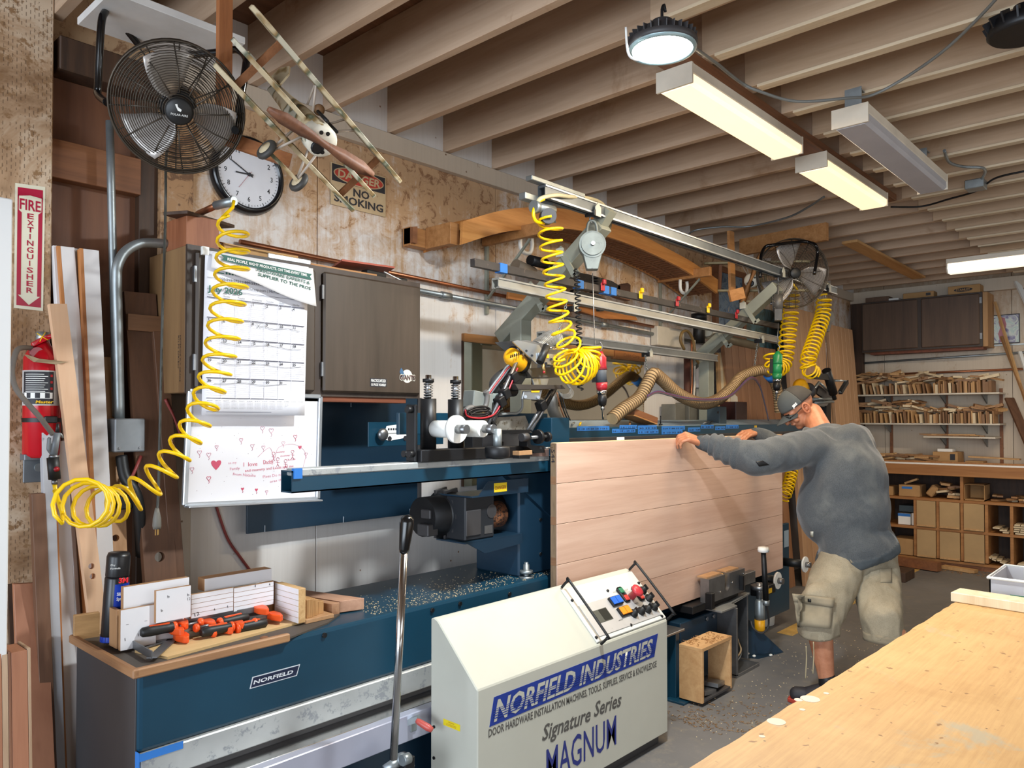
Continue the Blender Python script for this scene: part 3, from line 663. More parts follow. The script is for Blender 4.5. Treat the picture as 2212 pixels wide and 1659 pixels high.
text('lettering', [('HERSCHEL', 0, 0, .016, dict(w=.07))], (3.369, 1.165, 2.79), (0, -1, 0), (0, 0, 1), m_grey, t3)
t4 = thing('ceiling_light', 'lit white wraparound tube light at the right edge of the picture near the back cabinet', 'lamp', (7.3, 1.2, 2.72))
prof = [(7.24, 2.80), (7.23, 2.76), (7.26, 2.72), (7.34, 2.72), (7.37, 2.76), (7.36, 2.80)]
MB().prism([(x, .35, z) for x, z in prof], (0, 1.29, 0)).build('diffuser', emit('lit_tube', '#ffecc8', 1.0, '#ffffff'), t4)
MB().box(7.23, 7.37, .34, 1.65, 2.80, 2.84, .003).build('housing', m_fix, t4)
MB().prism([(x, 1.64, z) for x, z in prof], (0, .01, 0)).build('end_cap', m_fix, t4)
lamp_light('tube_light', (7.3, 1.0, 2.70),   .1, 1.2, 22, (1, .85, .65), t4)
# round bay light
bl = thing('bay_light', 'round cool-white bay light hanging from a hook, switched on', 'lamp', (2.15, 1.31, 2.70))
bc = V((2.152, 1.308, 2.70))
MB().lathe([(.105, .0), (.113, .004), (.113, .022), (.095, .03), (.09, .05), (.04, .055), (.035, .09), (0, .092)], bc, (0, 0, 1), 40).build('housing', m_side, bl)
fins = MB()
for k in range(28):
    a_ = k * math.pi / 14; d_ = V((math.cos(a_), math.sin(a_), 0)); fins.bar(bc + d_ * .06 + V((0, 0, .04)), bc + d_ * .109 + V((0, 0, .03)), .003, .03)
fins.build('cooling_fins', m_side, bl, kind='stuff')
MB().lathe([(.0, -.002), (.098, -.002), (.098, 0), (0, .001)], bc, (0, 0, 1), 40).build('lens', emit('bay_lens', '#e9fbff', 6, '#ffffff'), bl)
MB().lathe([(.098, -.001), (.098, -.005), (.108, -.005), (.11, .004)], bc, (0, 0, 1), 40, False).build('bezel', paint('bezel', '#9fb8bd', .3, .2), bl)
MB().tube([bc + V((0, 0, .09)), bc + V((0, 0, .13)), bc + V((.012, 0, .15)), bc + V((.02, 0, .13))], .005, 8, smooth=3).build('hook', m_black, bl)
MB().tube([(2.02, 1.36, 2.74), (2.03, 1.36, 2.665), (2.05, 1.35, 2.645), (2.075, 1.335, 2.652), (2.08, 1.33, 2.68)], .004, 8, smooth=4).build('wire_hook', m_whitep, label='white wire cup hook hanging beside the round bay light', cat='hook')
pl_ = bpy.data.lights.new('bay_glow', 'AREA'); pl_.shape = 'DISK'; pl_.size = .18; pl_.energy = 52; pl_.color = (.90, .97, 1)
po = bpy.data.objects.new('bay_glow', pl_); COL.objects.link(po); po.parent = bl; po.location = (0, 0, -.012)
# lamp cable
cp = [bc + V((.1, -.05, .03)), hit(1545, 135, z=2.80), hit(1600, 178, z=2.83), hit(1640, 197, z=2.80), hit(1720, 219, z=2.78), hit(1830, 212, z=2.80), hit(1885, 205, z=2.84), hit(1960, 165, z=2.88), hit(2050, 100, z=2.90), hit(2150, 0, z=2.91), hit(2190, -60, z=2.92)]
MB().tube(cp, .006, 8, smooth=6).build('lamp_cable', paint('grey_cable', '#6f706c', .5), label='grey flex drooping from the round bay light across the joists', cat='cable')
MB().tube([hit(1482, 515, y=2.95), hit(1500, 498, z=2.9), hit(1560, 490, z=2.92), hit(1620, 489, z=2.92), hit(1700, 470, z=2.92), hit(1745, 448, z=2.92), hit(1780, 425, z=2.92)], .007, 8, smooth=6).build('armoured_cable', m_galv, label='armoured cable clipped under the joists above the second fan', cat='cable')
MB().tube([hit(2040, 325, z=2.92), hit(2050, 350, z=2.9), hit(2080, 360, z=2.9), hit(2120, 362, z=2.9), hit(2128, 372, z=2.91), hit(2120, 388, z=2.92)], .008, 8, smooth=6).build('flexible_conduit', m_galv, label='bent flexible metal conduit beyond the unlit strip light', cat='conduit')
MB().tube([hit(1925, 447, z=2.88), hit(1990, 446, z=2.9), hit(2050, 430, z=2.9), hit(2110, 412, z=2.9), hit(2150, 385, z=2.91), hit(2212, 370, z=2.91)], .006, 8, smooth=6).build('black_cable', m_black, label='black cable running from the second lit strip light to the right', cat='cable')
jb = hit(2108, 392, z=2.92); MB().box(jb.x - .05, jb.x + .05, jb.y - .05, jb.y + .05, 2.87, 2.925, .004).build('junction_box', m_galv, label='small metal junction box under the joists at the upper right', cat='box')
p0, p1 = hit(1835, 522, z=2.91), hit(1985, 600, z=2.91)
MB().bar(p0, p1, .12, .02).build('nailed_board', wood('nailed_board', '#c99c66', '#a8793f', 'x'), label='single tan board nailed diagonally under the far joists', cat='board')
p0, p1 = hit(1600, 535, z=2.86), hit(1787, 500, z=2.86)
MB().bar(p0, p1, .04, .13).build('nailer_beam', m_fir, label='tan cross beam under the joists above the second fan', cat='beam')
# black fixture at the top right corner
q = hit(2212, 75, z=2.8)
dc = thing('black_bay_light', 'black finned bay light cut off by the right edge of the picture', 'lamp', q)
MB().lathe([(.1, 0), (.11, .01), (.10, .05), (.04, .06), (.03, .1), (0, .1)], q, (0, 0, 1), 24).build('housing', m_black, dc)
fins = MB()
for k in range(16):
    a_ = k * math.pi / 8; d_ = V((math.cos(a_), math.sin(a_), 0)); fins.bar(q + d_ * .07 + V((0, 0, .05)), q + d_ * .112 + V((0, 0, .03)), .006, .05)
fins.build('cooling_fins', m_black, dc, kind='stuff')
# ================================================================ UPPER LEFT: shelf, fan, hanger, triplane
sh = MB().box(.87, 1.31, 2.45, 2.735, 2.79, 2.815, .002).build('hanging_shelf', paint('white_board', '#cfcbc6', .55, 0, .06, 6, '#7a5c40', .78), label='white painted shelf board under the ceiling that carries the big fan', cat='shelf')
def fan(label, c, n, up, rad, arm_pts, logo):
    """c centre of the front grille, n facing direction"""
    n = V(n).normalized(); uu = V(up); uu = (uu - n * uu.dot(n)).normalized(); vv = n.cross(uu)
    t = thing('wall_fan', label, 'fan', c); c = V(c); P = lambda r, a, h: c + uu * (math.cos(a) * r) + vv * (math.sin(a) * r) + n * h
    mw = paint('cage_wire', '#4b4238', .45, .6, .2)
    cage = MB()
    for k in range(26):
        f_ = (k + 3) / 29; r_ = rad * f_
        h_ = -.045 * f_ ** 3
        cage.tube([P(r_, i * math.pi / 18, h_) for i in range(36)], .0013, 4, closed=True)
        if k % 2: cage.tube([P(r_, i * math.pi / 14, -.13 + .03 * f_ ** 3) for i in range(28)], .0013, 4, closed=True)
    for k in range(12):
        a_ = k * math.pi / 6
        cage.tube([P(.05, a_, .001), P(rad * .6, a_ + .05, -.01), P(rad, a_ + .1, -.046)], .0022, 5)
        cage.tube([P(.05, a_, -.13), P(rad * .8, a_, -.125), P(rad, a_, -.10)], .0022, 5)
    for h_ in (-.046, -.074, -.10): cage.tube([P(rad, i * math.pi / 24, h_) for i in range(48)], .0035, 6, closed=True)
    cage.build('cage', mw, t, kind='stuff')
    MB().lathe([(0, .012), (.032, .012), (.038, .006), (.038, -.004), (0, -.004)], c, n, 24).build('badge', m_blackp, t)
    MB().lathe([(0, -.02), (.03, -.02), (.04, -.05), (.04, -.055), (0, -.055)], c, n, 20).build('hub', m_black, t)
    MB().lathe([(.045, -.125), (.055, -.14), (.055, -.22), (.03, -.24), (0, -.24)], c, n, 20).build('motor', m_black, t)
    for k in range(3):
        a0 = k * 2 * math.pi / 3 + .5
        MB().grid(lambda a, b, a0=a0: P(.03 + (rad - .055) * a, a0 + (b - .5) * (1.25 - .35 * a) * min(1, .35 + 2.2 * a) - .3 * a, -.05 + (b - .5) * .07), 8, 8).build('blade', paint('blade_grey', '#b5aea8', .35, .4, .05), t, solid=.002)
    if logo:
        tx = MB().prism([c + n * .0125 - vv * x_ + uu * y_ for x_, y_ in ((-.012, .018), (-.006, .02), (-.004, .012), (.006, .006), (.004, .0), (-.004, .002))], n * .0005); tx.build('emblem', m_whitep, t)
        text('lettering', [('POLAR-AIRE', 0, 0, .006, dict(w=.045))], c - vv * -.0 + n * .012 - uu * .012 + (uu.cross(n)) * -.022, uu.cross(n), uu, m_whitep, t)
    for i, a_ in enumerate(arm_pts): MB().tube(a_, .0115, 10, smooth=6).build('bracket_tube', paint('gloss_black', '#0d0d0f', .15), t)
    return t
fc = cf * 1.0
fpos = V((0, 0, EYE)) + (cf + cr * ((387 - CX_) / F_) + cu * ((CYP_ - 240) / F_)) * 2.2
fn = -cf * .85 + (cr * .67 - cu * .74) * .62
def cpx(a, b, d): return V((0, 0, EYE)) + (cf + cr * ((a - CX_) / F_) + cu * ((CYP_ - b) / F_)) * d
fan('big round cage fan at the upper left under the white shelf', fpos, fn, (0, 0, 1), .183,
    [[cpx(232, 222, 2.26), cpx(212, 205, 2.40), cpx(212, 180, 2.42), cpx(218, 60, 2.40), cpx(226, 28, 2.42), cpx(240, 25, 2.5), cpx(300, 98, 2.62)],
     [cpx(508, 282, 2.30), cpx(511, 265, 2.36), cpx(514, 250, 2.36), cpx(530, 150, 2.36), cpx(530, 125, 2.38), cpx(512, 108, 2.42), cpx(480, 112, 2.45), cpx(400, 120, 2.5)]], True)
MB().tube([fpos - fn.normalized() * .2, cpx(360, 330, 2.55), cpx(358, 420, 2.72), cpx(356, 520, 2.68), cpx(352, 640, 2.62), cpx(349, 760, 2.6), cpx(346, 900, 2.6), cpx(342, 1060, 2.58), cpx(339, 1105, 2.56)], .0045, 8, smooth=6).build('fan_cord', paint('dark_cord', '#3a3b36', .5), label='dark cord hanging down from the big fan to a loose plug', cat='cord')
pp = cpx(339, 1120, 2.56); pg = thing('power_plug', 'grey three-pin plug dangling at the end of the fan cord', 'plug', pp)
MB().lathe([(.006, .035), (.009, .02), (.013, .0), (.014, -.025), (.012, -.035), (0, -.036)], pp, (0, 0, 1), 14).build('plug_body', paint('grey_plug', '#6f6c64', .5), pg)
for d_ in (-.006, .006, 0): MB().bar(pp + V((d_, d_ * .5 - (.005 if not d_ else 0), -.035)), pp + V((d_, d_ * .5 - (.005 if not d_ else 0), -.055)), .002, .004).build('prong', paint('brass', '#c2a162', .3, .9), pg)
hg = thing('wooden_hanger', 'L-shaped fir hanger coming down from the ceiling that carries the triplane', 'hanger', (1.25, 2.0, 2.35))
a_ = cpx(483, 300, 2.38); 
MB().bar(V((a_.x, a_.y, 2.93)), V((a_.x, a_.y, a_.z)), .045, .02, (0, 1, 0), .001).build('upright', wood('fir_z', '#a4683c', '#7d4826', 'z', 1.3), hg)
MB().bar(a_ + V((-.02, -.012, 0)), cpx(628, 348, 2.44), .018, .042, (0, 0, 1), .001).build('arm', wood('fir_x', '#a4683c', '#7d4826', 'x', 1.3), hg)
def camo_mat():
    m, nt, b = _new('camouflage'); v = coords(nt, (1, 1, 1), False); n1 = noise(nt, v, 13, 2, .4)
    c = ramp(nt, n1, [(.44, hx('#b9a888')), (.50, hx('#8a6f45')), (.56, hx('#4f5540')), (.62, hx('#b5ad98'))])
    nt.links.new(c, b.inputs['Base Color']); b.inputs['Roughness'].default_value = .65; return m
m_camo = camo_mat(); m_strut = wood('strut', '#8a5a38', '#6a4024', 'z', 2)
m_rod = flat('pale_rod', '#b0a294')
def triplane(label, o, Wd, Ad, Bd, S, biwing=False, mat=m_camo):
    """Wd wing tip direction, Ad nose to tail, Bd up; S = span"""
    Wd, Ad, Bd = V(Wd).normalized(), V(Ad).normalized(), V(Bd).normalized()
    Q = lambda w, a, b: V(o) + Wd * (w * S) + Ad * (a * S) + Bd * (b * S)
    t = thing('model_aeroplane', label, 'model plane', o)
    wings = [(.14, .5), (.0, .46), (-.12, .44)] if not biwing else [(.17, .5), (-.10, .5)]
    for b_, h_ in wings:
        m = MB(); pts = []
        for w_, a_ in ((-h_, .14), (-h_ + .02, .10), (-h_ + .06, .08), (h_ - .06, .08), (h_ - .02, .10), (h_, .14), (h_ - .02, .22), (-h_ + .02, .22)): pts.append(Q(w_, a_, b_))
        m.prism(pts, Bd * .02 * S, .002); m.build('wing', mat, t)
    for w_ in (-.33, .33):
        MB().bar(Q(w_, .14, wings[-1][0]), Q(w_, .14, wings[0][0]), .03 * S, .012 * S, Ad).build('wing_strut', m_strut, t)
    for s_ in (-1, 1):
        for a_, w2 in ((.10, .13), (.18, .10)): MB().cyl(Q(s_ * .06, a_, .06), Q(s_ * w2, a_, wings[0][0]), .005 * S, n=6).build('cabane_rod', m_rod, t)
    # fuselage as a tapering loft
    m = MB(); secs = [(-.03, .06, .06), (.02, .064, .062), (.06, .064, .062), (.18, .06, .058), (.45, .042, .04), (.72, .012, .03)]
    rings = []
    for a_, hw, hb in secs:
        rings.append([m.bm.verts.new(Q(math.copysign(abs(math.cos(q)) ** .6, math.cos(q)) * hw, a_, math.copysign(abs(math.sin(q)) ** .6, math.sin(q)) * hb)) for q in [i * math.pi / 8 for i in range(16)]])
    m.skin(rings); m.build('fuselage', mat, t)
    m = MB().lathe([(.028 * S, -.042 * S), (.058 * S, -.042 * S), (.068 * S, -.03 * S), (.069 * S, .04 * S), (.06 * S, .045 * S)], o, Ad, 24); m.build('cowl', paint('cowl_white', '#d3cbb9', .5, 0, .1), t)
    for q in (.6, 1.3, 3.9, 4.6): MB().cyl(Q(math.cos(q) * .042, -.044, math.sin(q) * .042), Q(math.cos(q) * .042, -.04, math.sin(q) * .042), .009 * S, n=12).build('cowl_hole', m_black, t)
    MB().lathe([(.02 * S, -.046 * S), (.03 * S, -.044 * S), (0, -.044 * S)], Q(0, 0, -.03), Ad, 12).build('engine', m_black, t)
    # propeller
    pd = (Wd * .93 - Bd * .25).normalized() if not biwing else (Wd * .3 + Bd * .95).normalized(); pw = pd.cross(Ad).normalized()
    pr = MB(); prs = []
    for s_, w2 in ((-.27, .012), (-.2, .03), (-.1, .028), (-.02, .016), (.02, .016), (.1, .028), (.2, .03), (.27, .012)):
        ce = V(o) - Ad * (.06 * S) + pd * (s_ * S); tw = (pw + Ad * (.35 if s_ > 0 else -.35)).normalized()
        prs.append([pr.bm.verts.new(ce + tw * (w2 * S) * c1 + Ad * (.008 * S) * c2) for c1, c2 in ((-1, 0), (0, 1), (1, 0), (0, -1))])
    pr.skin(prs); pr.build('propeller', wood('propeller_wood', '#7d5138', '#5f3a26', 'z', 2) if not biwing else m_fir, t)
    # undercarriage
    for s_ in (-1, 1):
        MB().cyl(Q(s_ * .05, .02, -.05), Q(s_ * .085, .04, -.19), .006 * S, n=6).cyl(Q(s_ * .05, .12, -.05), Q(s_ * .085, .05, -.19), .006 * S, n=6).build('leg', m_rod, t)
        wc = Q(s_ * .10, .045, -.195)
        MB().lathe([(.036 * S, -.013 * S), (.046 * S, -.010 * S), (.05 * S, 0), (.046 * S, .010 * S), (.036 * S, .013 * S)], wc, Wd, 20).build('wheel', paint('tyre', '#3c3935', .6), t)
        MB().lathe([(0, -.017 * S), (.037 * S, -.012 * S), (.037 * S, .012 * S), (0, .017 * S)], wc, Wd, 20).build('wheel_disc', mat, t)
    MB().bar(Q(-.10, .05, -.195), Q(.10, .05, -.195), .04 * S, .014 * S, Bd).build('axle_wing', mat, t)
    m = MB().prism([Q(-.2, .7, .02), Q(-.12, .62, .02), Q(.12, .62, .02), Q(.2, .7, .02), Q(.18, .76, .02), Q(-.18, .76, .02)], Bd * .01 * S); m.build('tailplane', mat, t)
    m = MB().prism([Q(0, .66, .03), Q(0, .68, .1), Q(0, .74, .13), Q(0, .8, .09), Q(0, .8, 0)], Wd * .01 * S); m.build('rudder', mat, t)
    if not biwing:
        MB().sph(Q(0, .20, .085), .025 * S).build('pilot_head', paint('pilot', '#8f6a48', .6), t)
        for s_ in (-.03, .03): MB().cyl(Q(s_, .0, .075), Q(s_, .13, .075), .008 * S, n=8).build('gun_barrel', m_black, t)
    return t
vr = (cpx(690, 300, 1) - V((0, 0, EYE))).normalized()
sdir = (cr * -.67 + cu * .74); sdir = (sdir - vr * sdir.dot(vr)).normalized()
Wd = sdir * .90 - vr * .436; Ad = sdir * .436 + vr * .90; Bd = Wd.cross(Ad)
if Bd.z < 0: Bd = -Bd
triplane('camouflaged model triplane with a brown propeller hanging beside the clock', cpx(690, 300, 2.28), Wd, Ad, Bd, .70)
# second plane and fan at the far end
o2 = hit(1624, 606, y=2.52); A2 = V((.93, .25, .1)); W2 = V((.26, -.94, -.07)); 
m_pp = paint('aged_varnish', '#a99c78', .6, 0, .1)
triplane('pale unpainted model biplane with a white round cowl near the second fan', o2, W2, A2, A2.cross(W2) * -1, .78, True, m_pp)
f2 = hit(1718, 590, y=2.2)
fan('second round cage fan, far along the ceiling near the corner', f2, (-.75, -.62, -.12), (0, 0, 1), .25,
    [[hit(1642, 600, y=2.3), hit(1643, 560, y=2.3), hit(1652, 535, y=2.3), hit(1672, 529, y=2.25), hit(1730, 522, y=2.15), hit(1750, 524, y=2.1), hit(1762, 530, y=2.05), hit(1766, 548, y=2.05), hit(1759, 592, y=2.05)]], False)
h2 = thing('wooden_hanger', 'plain wood L-shaped hanger that carries the pale biplane', 'hanger', hit(1580, 640, y=2.5))
MB().bar(hit(1578, 500, y=2.5), hit(1582, 640, y=2.5), .07, .02, (0, 1, 0)).build('upright', m_fir, h2)
MB().bar(hit(1576, 640, y=2.5), hit(1606, 632, y=2.45), .02, .08).build('arm', m_fir, h2)
# ================================================================ WALL CLOCK AND SIGNS
ck = hit(541, 376, y=3.02); cr_ = .166
clk = thing('wall_clock', 'large round black-rimmed clock on the stained wall below the fan', 'clock', (ck.x, 3.05, ck.z))
MB().lathe([(.0, 0), (cr_, 0), (cr_ + .004, .012), (cr_ - .004, .034), (cr_ - .016, .042), (cr_ - .024, .036), (cr_ - .026, .02)], (ck.x, 3.058, ck.z), (0, -1, 0), 56).build('rim', paint('clock_rim', '#141518', .2), clk)
FY = 3.032
MB().cyl((ck.x, 3.04, ck.z), (ck.x, FY, ck.z), cr_ - .02, n=56).build('dial', flat('clock_dial', '#d9dbe2'), clk)
its = []; R0 = cr_ * .64
for k in range(1, 13):
    a_ = R(90 - 30 * k); its.append((str(k), ck.x + math.cos(a_) * R0, ck.z + math.sin(a_) * R0 - .010, .021, dict(align='CENTER', xs=.9, bold=.012)))
for it_ in its: text('numeral', [it_], (0, FY, 0), (1, 0, 0), (0, 0, 1), m_text, clk)
tk = MB()
for k in range(60):
    a_ = R(6 * k); d_ = V((math.cos(a_), 0, math.sin(a_))); L_ = .012 if k % 5 == 0 else .007; c_ = V((ck.x, FY - .0006, ck.z)) + d_ * (cr_ * .80)
    tk.bar(c_ - d_ * L_ / 2, c_ + d_ * L_ / 2, .0008, .003 if k % 5 == 0 else .0015, d_.cross(V((0, 1, 0))))
tk.build('minute_marks', m_text, clk, kind='stuff')
for nm, ang, L_, w_, mt in (('hour_hand', 90 - 268, .062, .006, m_text), ('minute_hand', 90 - 298, .093, .0045, m_text), ('second_hand', 90 - 216, .08, .0012, flat('hand_red', '#a03038'))):
    d_ = V((math.cos(R(ang)), 0, math.sin(R(ang)))); c_ = V((ck.x, FY - .004, ck.z)); MB().bar(c_ - d_ * .018, c_ + d_ * L_, .001, w_, d_.cross(V((0, 1, 0)))).build(nm, mt, clk)
MB().cyl((ck.x, FY - .006, ck.z), (ck.x, FY, ck.z), .008, n=14).build('hand_hub', m_text, clk)
# no smoking sign
m_tan = paint('sign_tan', '#c3ab86', .55, 0, .08, 8, '#a1835b', .62)
sx0, sx1, sz0, sz1 = 2.067, 2.392, 2.506, 2.708
SY = 3.052
sg = MB().box(sx0, sx1, SY, SY + .004, sz0, sz1, .001).build('warning_sign', m_tan, label='faded DANGER NO SMOKING sign on the wall behind the triplane', cat='sign')
MB().box(sx0 + .006, sx1 - .006, SY - .0006, SY, sz0 + .115, sz1 - .006, 0).build('black_field', m_text, sg)
def ell(cx_, cz_, a_, b_, y, n=40): return [(cx_ + math.cos(i * 2 * math.pi / n) * a_, y, cz_ + math.sin(i * 2 * math.pi / n) * b_) for i in range(n)]
cxs, czs = (sx0 + sx1) / 2, sz0 + .157
MB().prism(ell(cxs, czs, .148, .041, SY - .0012), (0, .0006, 0)).build('oval_rim', m_tan, sg)
MB().prism(ell(cxs, czs, .142, .036, SY - .0018), (0, .0006, 0)).build('oval_field', paint('sign_red', '#b4382a', .5, 0, .1), sg)
text('lettering', [('DANGER', cxs - .125, czs - .018, .036, dict(w=.25, bold=.03, shear=.1))], (0, SY - .0018, 0), (1, 0, 0), (0, 0, 1), m_tan, sg)
text('lettering', [('NO', cxs - .035, sz0 + .066, .036, dict(w=.095, bold=.03)), ('SMOKING', sx0 + .018, sz0 + .02, .036, dict(w=.29, bold=.03))], (0, SY, 0), (1, 0, 0), (0, 0, 1), m_text, sg)
# fire extinguisher arrow sign on the post
FYs = 2.998
c1, c2, c3, c4 = hit(33, 395, y=FYs), hit(98, 404, y=FYs), hit(93, 672, y=FYs), hit(30, 665, y=FYs)
fs = MB().prism([c1, c2, c3, c4], (0, .0015, 0)).build('fire_sign', paint('fire_sign_white', '#e2ddc6', .25, 0, .05), label='glossy red and white FIRE EXTINGUISHER arrow sign on the treated post', cat='sign')
def fq(a, b):  # a across 0..1, b down 0..1
    t_ = c1.lerp(c2, a); bb = c4.lerp(c3, a); r_ = t_.lerp(bb, b); return V((r_.x, FYs - .0007, r_.z))
mred = paint('sign_deep_red', '#ab1c3c', .25, 0, .04)
m = MB()
m.prism([fq(.08, .03), fq(.92, .03), fq(.92, .10), fq(.5, .085), fq(.08, .10)], (0, .0005, 0)); m.build('red_top', mred, fs)
MB().prism([fq(.08, .1), fq(.12, .085), fq(.12, .21), fq(.22, .23), fq(.22, .89), fq(.1, .89), fq(.08, .89)], (0, .0005, 0)).build('red_border', mred, fs)
MB().prism([fq(.92, .1), fq(.88, .085), fq(.88, .21), fq(.78, .23), fq(.78, .89), fq(.9, .89), fq(.92, .89)], (0, .0005, 0)).build('red_border', mred, fs)
MB().prism([fq(.08, .89), fq(.12, .89), fq(.5, .965), fq(.88, .89), fq(.92, .89), fq(.92, .975), fq(.08, .975)], (0, .0005, 0)).build('red_point', mred, fs)
wf = (c2 - c1).length; lx = (c2 - c1).normalized(); hf = (c1 - c4).length
its = [('FIRE', wf * .15, -hf * .20, hf * .085, dict(w=wf * .7, bold=.02))]
for i, ch_ in enumerate('EXTINGUISHER'): its.append((ch_, wf * .5 - (.003 if ch_ == 'I' else .009), -hf * (.268 + i * .0545), hf * .042, dict(bold=.02, **({} if ch_ == 'I' else dict(w=wf * .22)))))
text('lettering', its, V((c1.x, FYs, c1.z)), (1, 0, 0), (0, 0, 1), mred, fs)
# ================================================================ WALL: pipes, mirror, form, bracketry
m_cop = paint('copper', '#b0714f', .35, .85, .15, 5, '#7d5a44', .6)
MB().cyl((1.60, 3.03, 2.245), (4.95, 3.03, 2.165), .011, n=10).build('copper_pipe', m_cop, label='long copper pipe running along the stained wall above the mirror', cat='pipe')
cd = thing('wall_conduit', 'grey conduit running along the wall just below the copper pipe', 'conduit', (3.0, 3.02, 2.15))
MB().cyl((2.33, 3.035, 2.165), (5.6, 3.035, 2.10), .014, n=10).build('conduit_tube', m_galv, cd)
for x_ in (2.75, 4.2): MB().cyl((x_, 3.035, 2.165 - (x_ - 2.33) * .02), (x_ + .07, 3.035, 2.163 - (x_ - 2.33) * .02), .019, n=12).build('coupling', m_galv, cd)
# big conduits in the left recess
e1 = thing('wall_conduit', 'tall galvanised conduit on the brown plywood that drops to the grey junction box', 'conduit', hit(250, 900, y=2.95))
MB().tube([hit(237, 262, y=2.98), hit(240, 400, y=2.98), hit(246, 650, y=2.97), hit(251, 900, y=2.95)], .014, 12).build('conduit_tube', m_galv, e1)
e2 = thing('wall_conduit', 'galvanised conduit that bends over to the side of the dark wall cabinet', 'conduit', hit(258, 900, y=2.93))
MB().tube([hit(258, 905, y=2.93), hit(254, 700, y=2.93), hit(252, 600, y=2.93), hit(256, 568, y=2.93), hit(275, 540, y=2.93), hit(310, 525, y=2.93), hit(362, 527, y=2.93)], .018, 12, smooth=5).build('conduit_tube', m_galv, e2)
q = hit(273, 940, y=2.9); jb = thing('junction_box', 'grey steel junction box low on the left wall under the conduits', 'box', (q.x, q.y, q.z - .06))
MB().box(q.x - .05, q.x + .055, q.y - .03, q.y + .05, q.z - .06, q.z + .06, .004).build('box_body', paint('box_grey', '#8b8f92', .45, .3), jb)
for i in (-1, 1): MB().cyl((q.x + i * .035, q.y - .034, q.z - .045), (q.x + i * .035, q.y - .028, q.z - .045), .004, n=8).build('screw', m_steel, jb)
MB().tube([hit(262, 985, y=2.9), hit(270, 1030, y=2.88), hit(290, 1060, y=2.86), hit(300, 1100, y=2.86), hit(306, 1200, y=2.9)], .02, 10, smooth=5).build('black_hose', m_blackp, label='thick black hose below the grey junction box', cat='hose')
MB().tube([hit(305, 985, y=2.88), hit(290, 1020, y=2.87), hit(276, 1048, y=2.86)], .006, 8).build('red_hose', paint('dull_red_hose', '#8c3a35', .5), label='short red rubber air line below the grey junction box', cat='hose')
vl = thing('air_valve', 'small brass air valve with gauge behind the leaning boards', 'valve', hit(275, 1080, y=2.86))
q = hit(272, 1070, y=2.86); MB().box(q.x - .02, q.x + .025, q.y, q.y + .04, q.z - .05, q.z + .0, .004).build('gauge_body', m_black, vl)
MB().cyl(q + V((-.03, .0, .03)), q + V((.03, 0, .02)), .012, n=10).build('fitting', paint('brass2', '#9c8a66', .4, .8), vl)
MB().tube([hit(463, 1080, y=3.052), hit(490, 1160, y=3.052), hit(520, 1205, y=3.052), hit(545, 1238, y=3.052)], .006, 8, smooth=5).build('red_hose', paint('dull_red_hose', '#8c3a35', .5), label='red hose hanging down the white wall from behind the whiteboard', cat='hose')
MB().tube([hit(357, 862, y=2.9), hit(375, 900, y=2.9), hit(392, 945, y=2.9)], .006, 8, smooth=4).build('red_hose', MATS['dull_red_hose'], label='bit of red hose showing left of the whiteboard', cat='hose')
# wall cabinet
m_cab = wood('dark_stained_oak', '#453830', '#2f2620', 'x', .5, .55, '#6a5744', .62)
m_cabz = wood('dark_stained_oak_z', '#453830', '#2f2620', 'z', .5, .55)
m_side2 = wood('old_plywood_side', '#8d6d48', '#6b4d31', 'z', .4, .6, '#4d3a28', .6)
wc = thing('wall_cabinet', 'dark-stained two-door wall cabinet behind the calendar', 'cabinet', (1.8, 2.88, 1.59))
MB().box(1.236, 2.335, 2.735, 3.05, 1.59, 2.125, .003).build('carcass', m_side2, wc)
ff = MB(); ff.box(1.236, 2.335, 2.722, 2.735, 2.09, 2.127).box(1.236, 2.335, 2.722, 2.735, 1.588, 1.625).box(1.236, 1.275, 2.722, 2.735, 1.625, 2.09).box(2.30, 2.335, 2.722, 2.735, 1.625, 2.09).box(1.745, 1.80, 2.722, 2.735, 1.625, 2.09)
ff.build('face_frame', m_cabz, wc)
m_door = wood('door_stain', '#4b3e33', '#33291f', 'z', .35, .5)
for x0, x1 in ((1.262, 1.762), (1.80, 2.325)):
    d = MB().box(x0, x1, 2.702, 2.722, 1.605, 2.105, .008).build('door', m_door, wc)
    for z_ in (1.70, 2.02): MB().box(x0 - .006, x0 + .004, 2.706, 2.722, z_ - .03, z_ + .03, .001).build('hinge', m_steel, d)
s1 = MB().box(2.035, 2.125, 2.7012, 2.702, 1.635, 1.672, 0).build('black_sticker', m_text, wc)
text('lettering', [('PRACTICE SAFE SEX', 2.04, 1.656, .012, dict(w=.08, bold=.02)), ('GO FUCK YOURSELF', 2.04, 1.639, .010, dict(w=.08, bold=.02))], (0, 2.7012, 0), (1, 0, 0), (0, 0, 1), m_gtape, s1)
s2 = MB().prism(ell(2.242, 1.688, .03, .03, 2.7012), (0, .0008, 0)).build('ball_sticker', flat('ball_white', '#dcd6cc'), wc)
MB().prism([(2.198, 2.7005, 1.705), (2.206, 2.7005, 1.725), (2.216, 2.7005, 1.715), (2.228, 2.7005, 1.69), (2.215, 2.7005, 1.678)], (0, .0006, 0)).build('blue_patch', flat('sticker_blue', '#3c5f80'), s2)
text('lettering', [('GIANTS', 2.196, 1.669, .026, dict(w=.093, bold=.055))], (0, 2.7006, 0), (1, 0, 0), (0, 0, 1), m_cream, s2)
text('lettering_front', [('GIANTS', 2.198, 1.671, .022, dict(w=.089, bold=.02))], (0, 2.6998, 0), (1, 0, 0), (0, 0, 1), flat('dark_maroon', '#4a2226'), s2)
MB().box(1.55, 2.26, 2.73, 2.80, 1.565, 1.588, .002).build('under_cleat', wood('red_cleat', '#7c4329', '#5b2d1b', 'x'), wc)
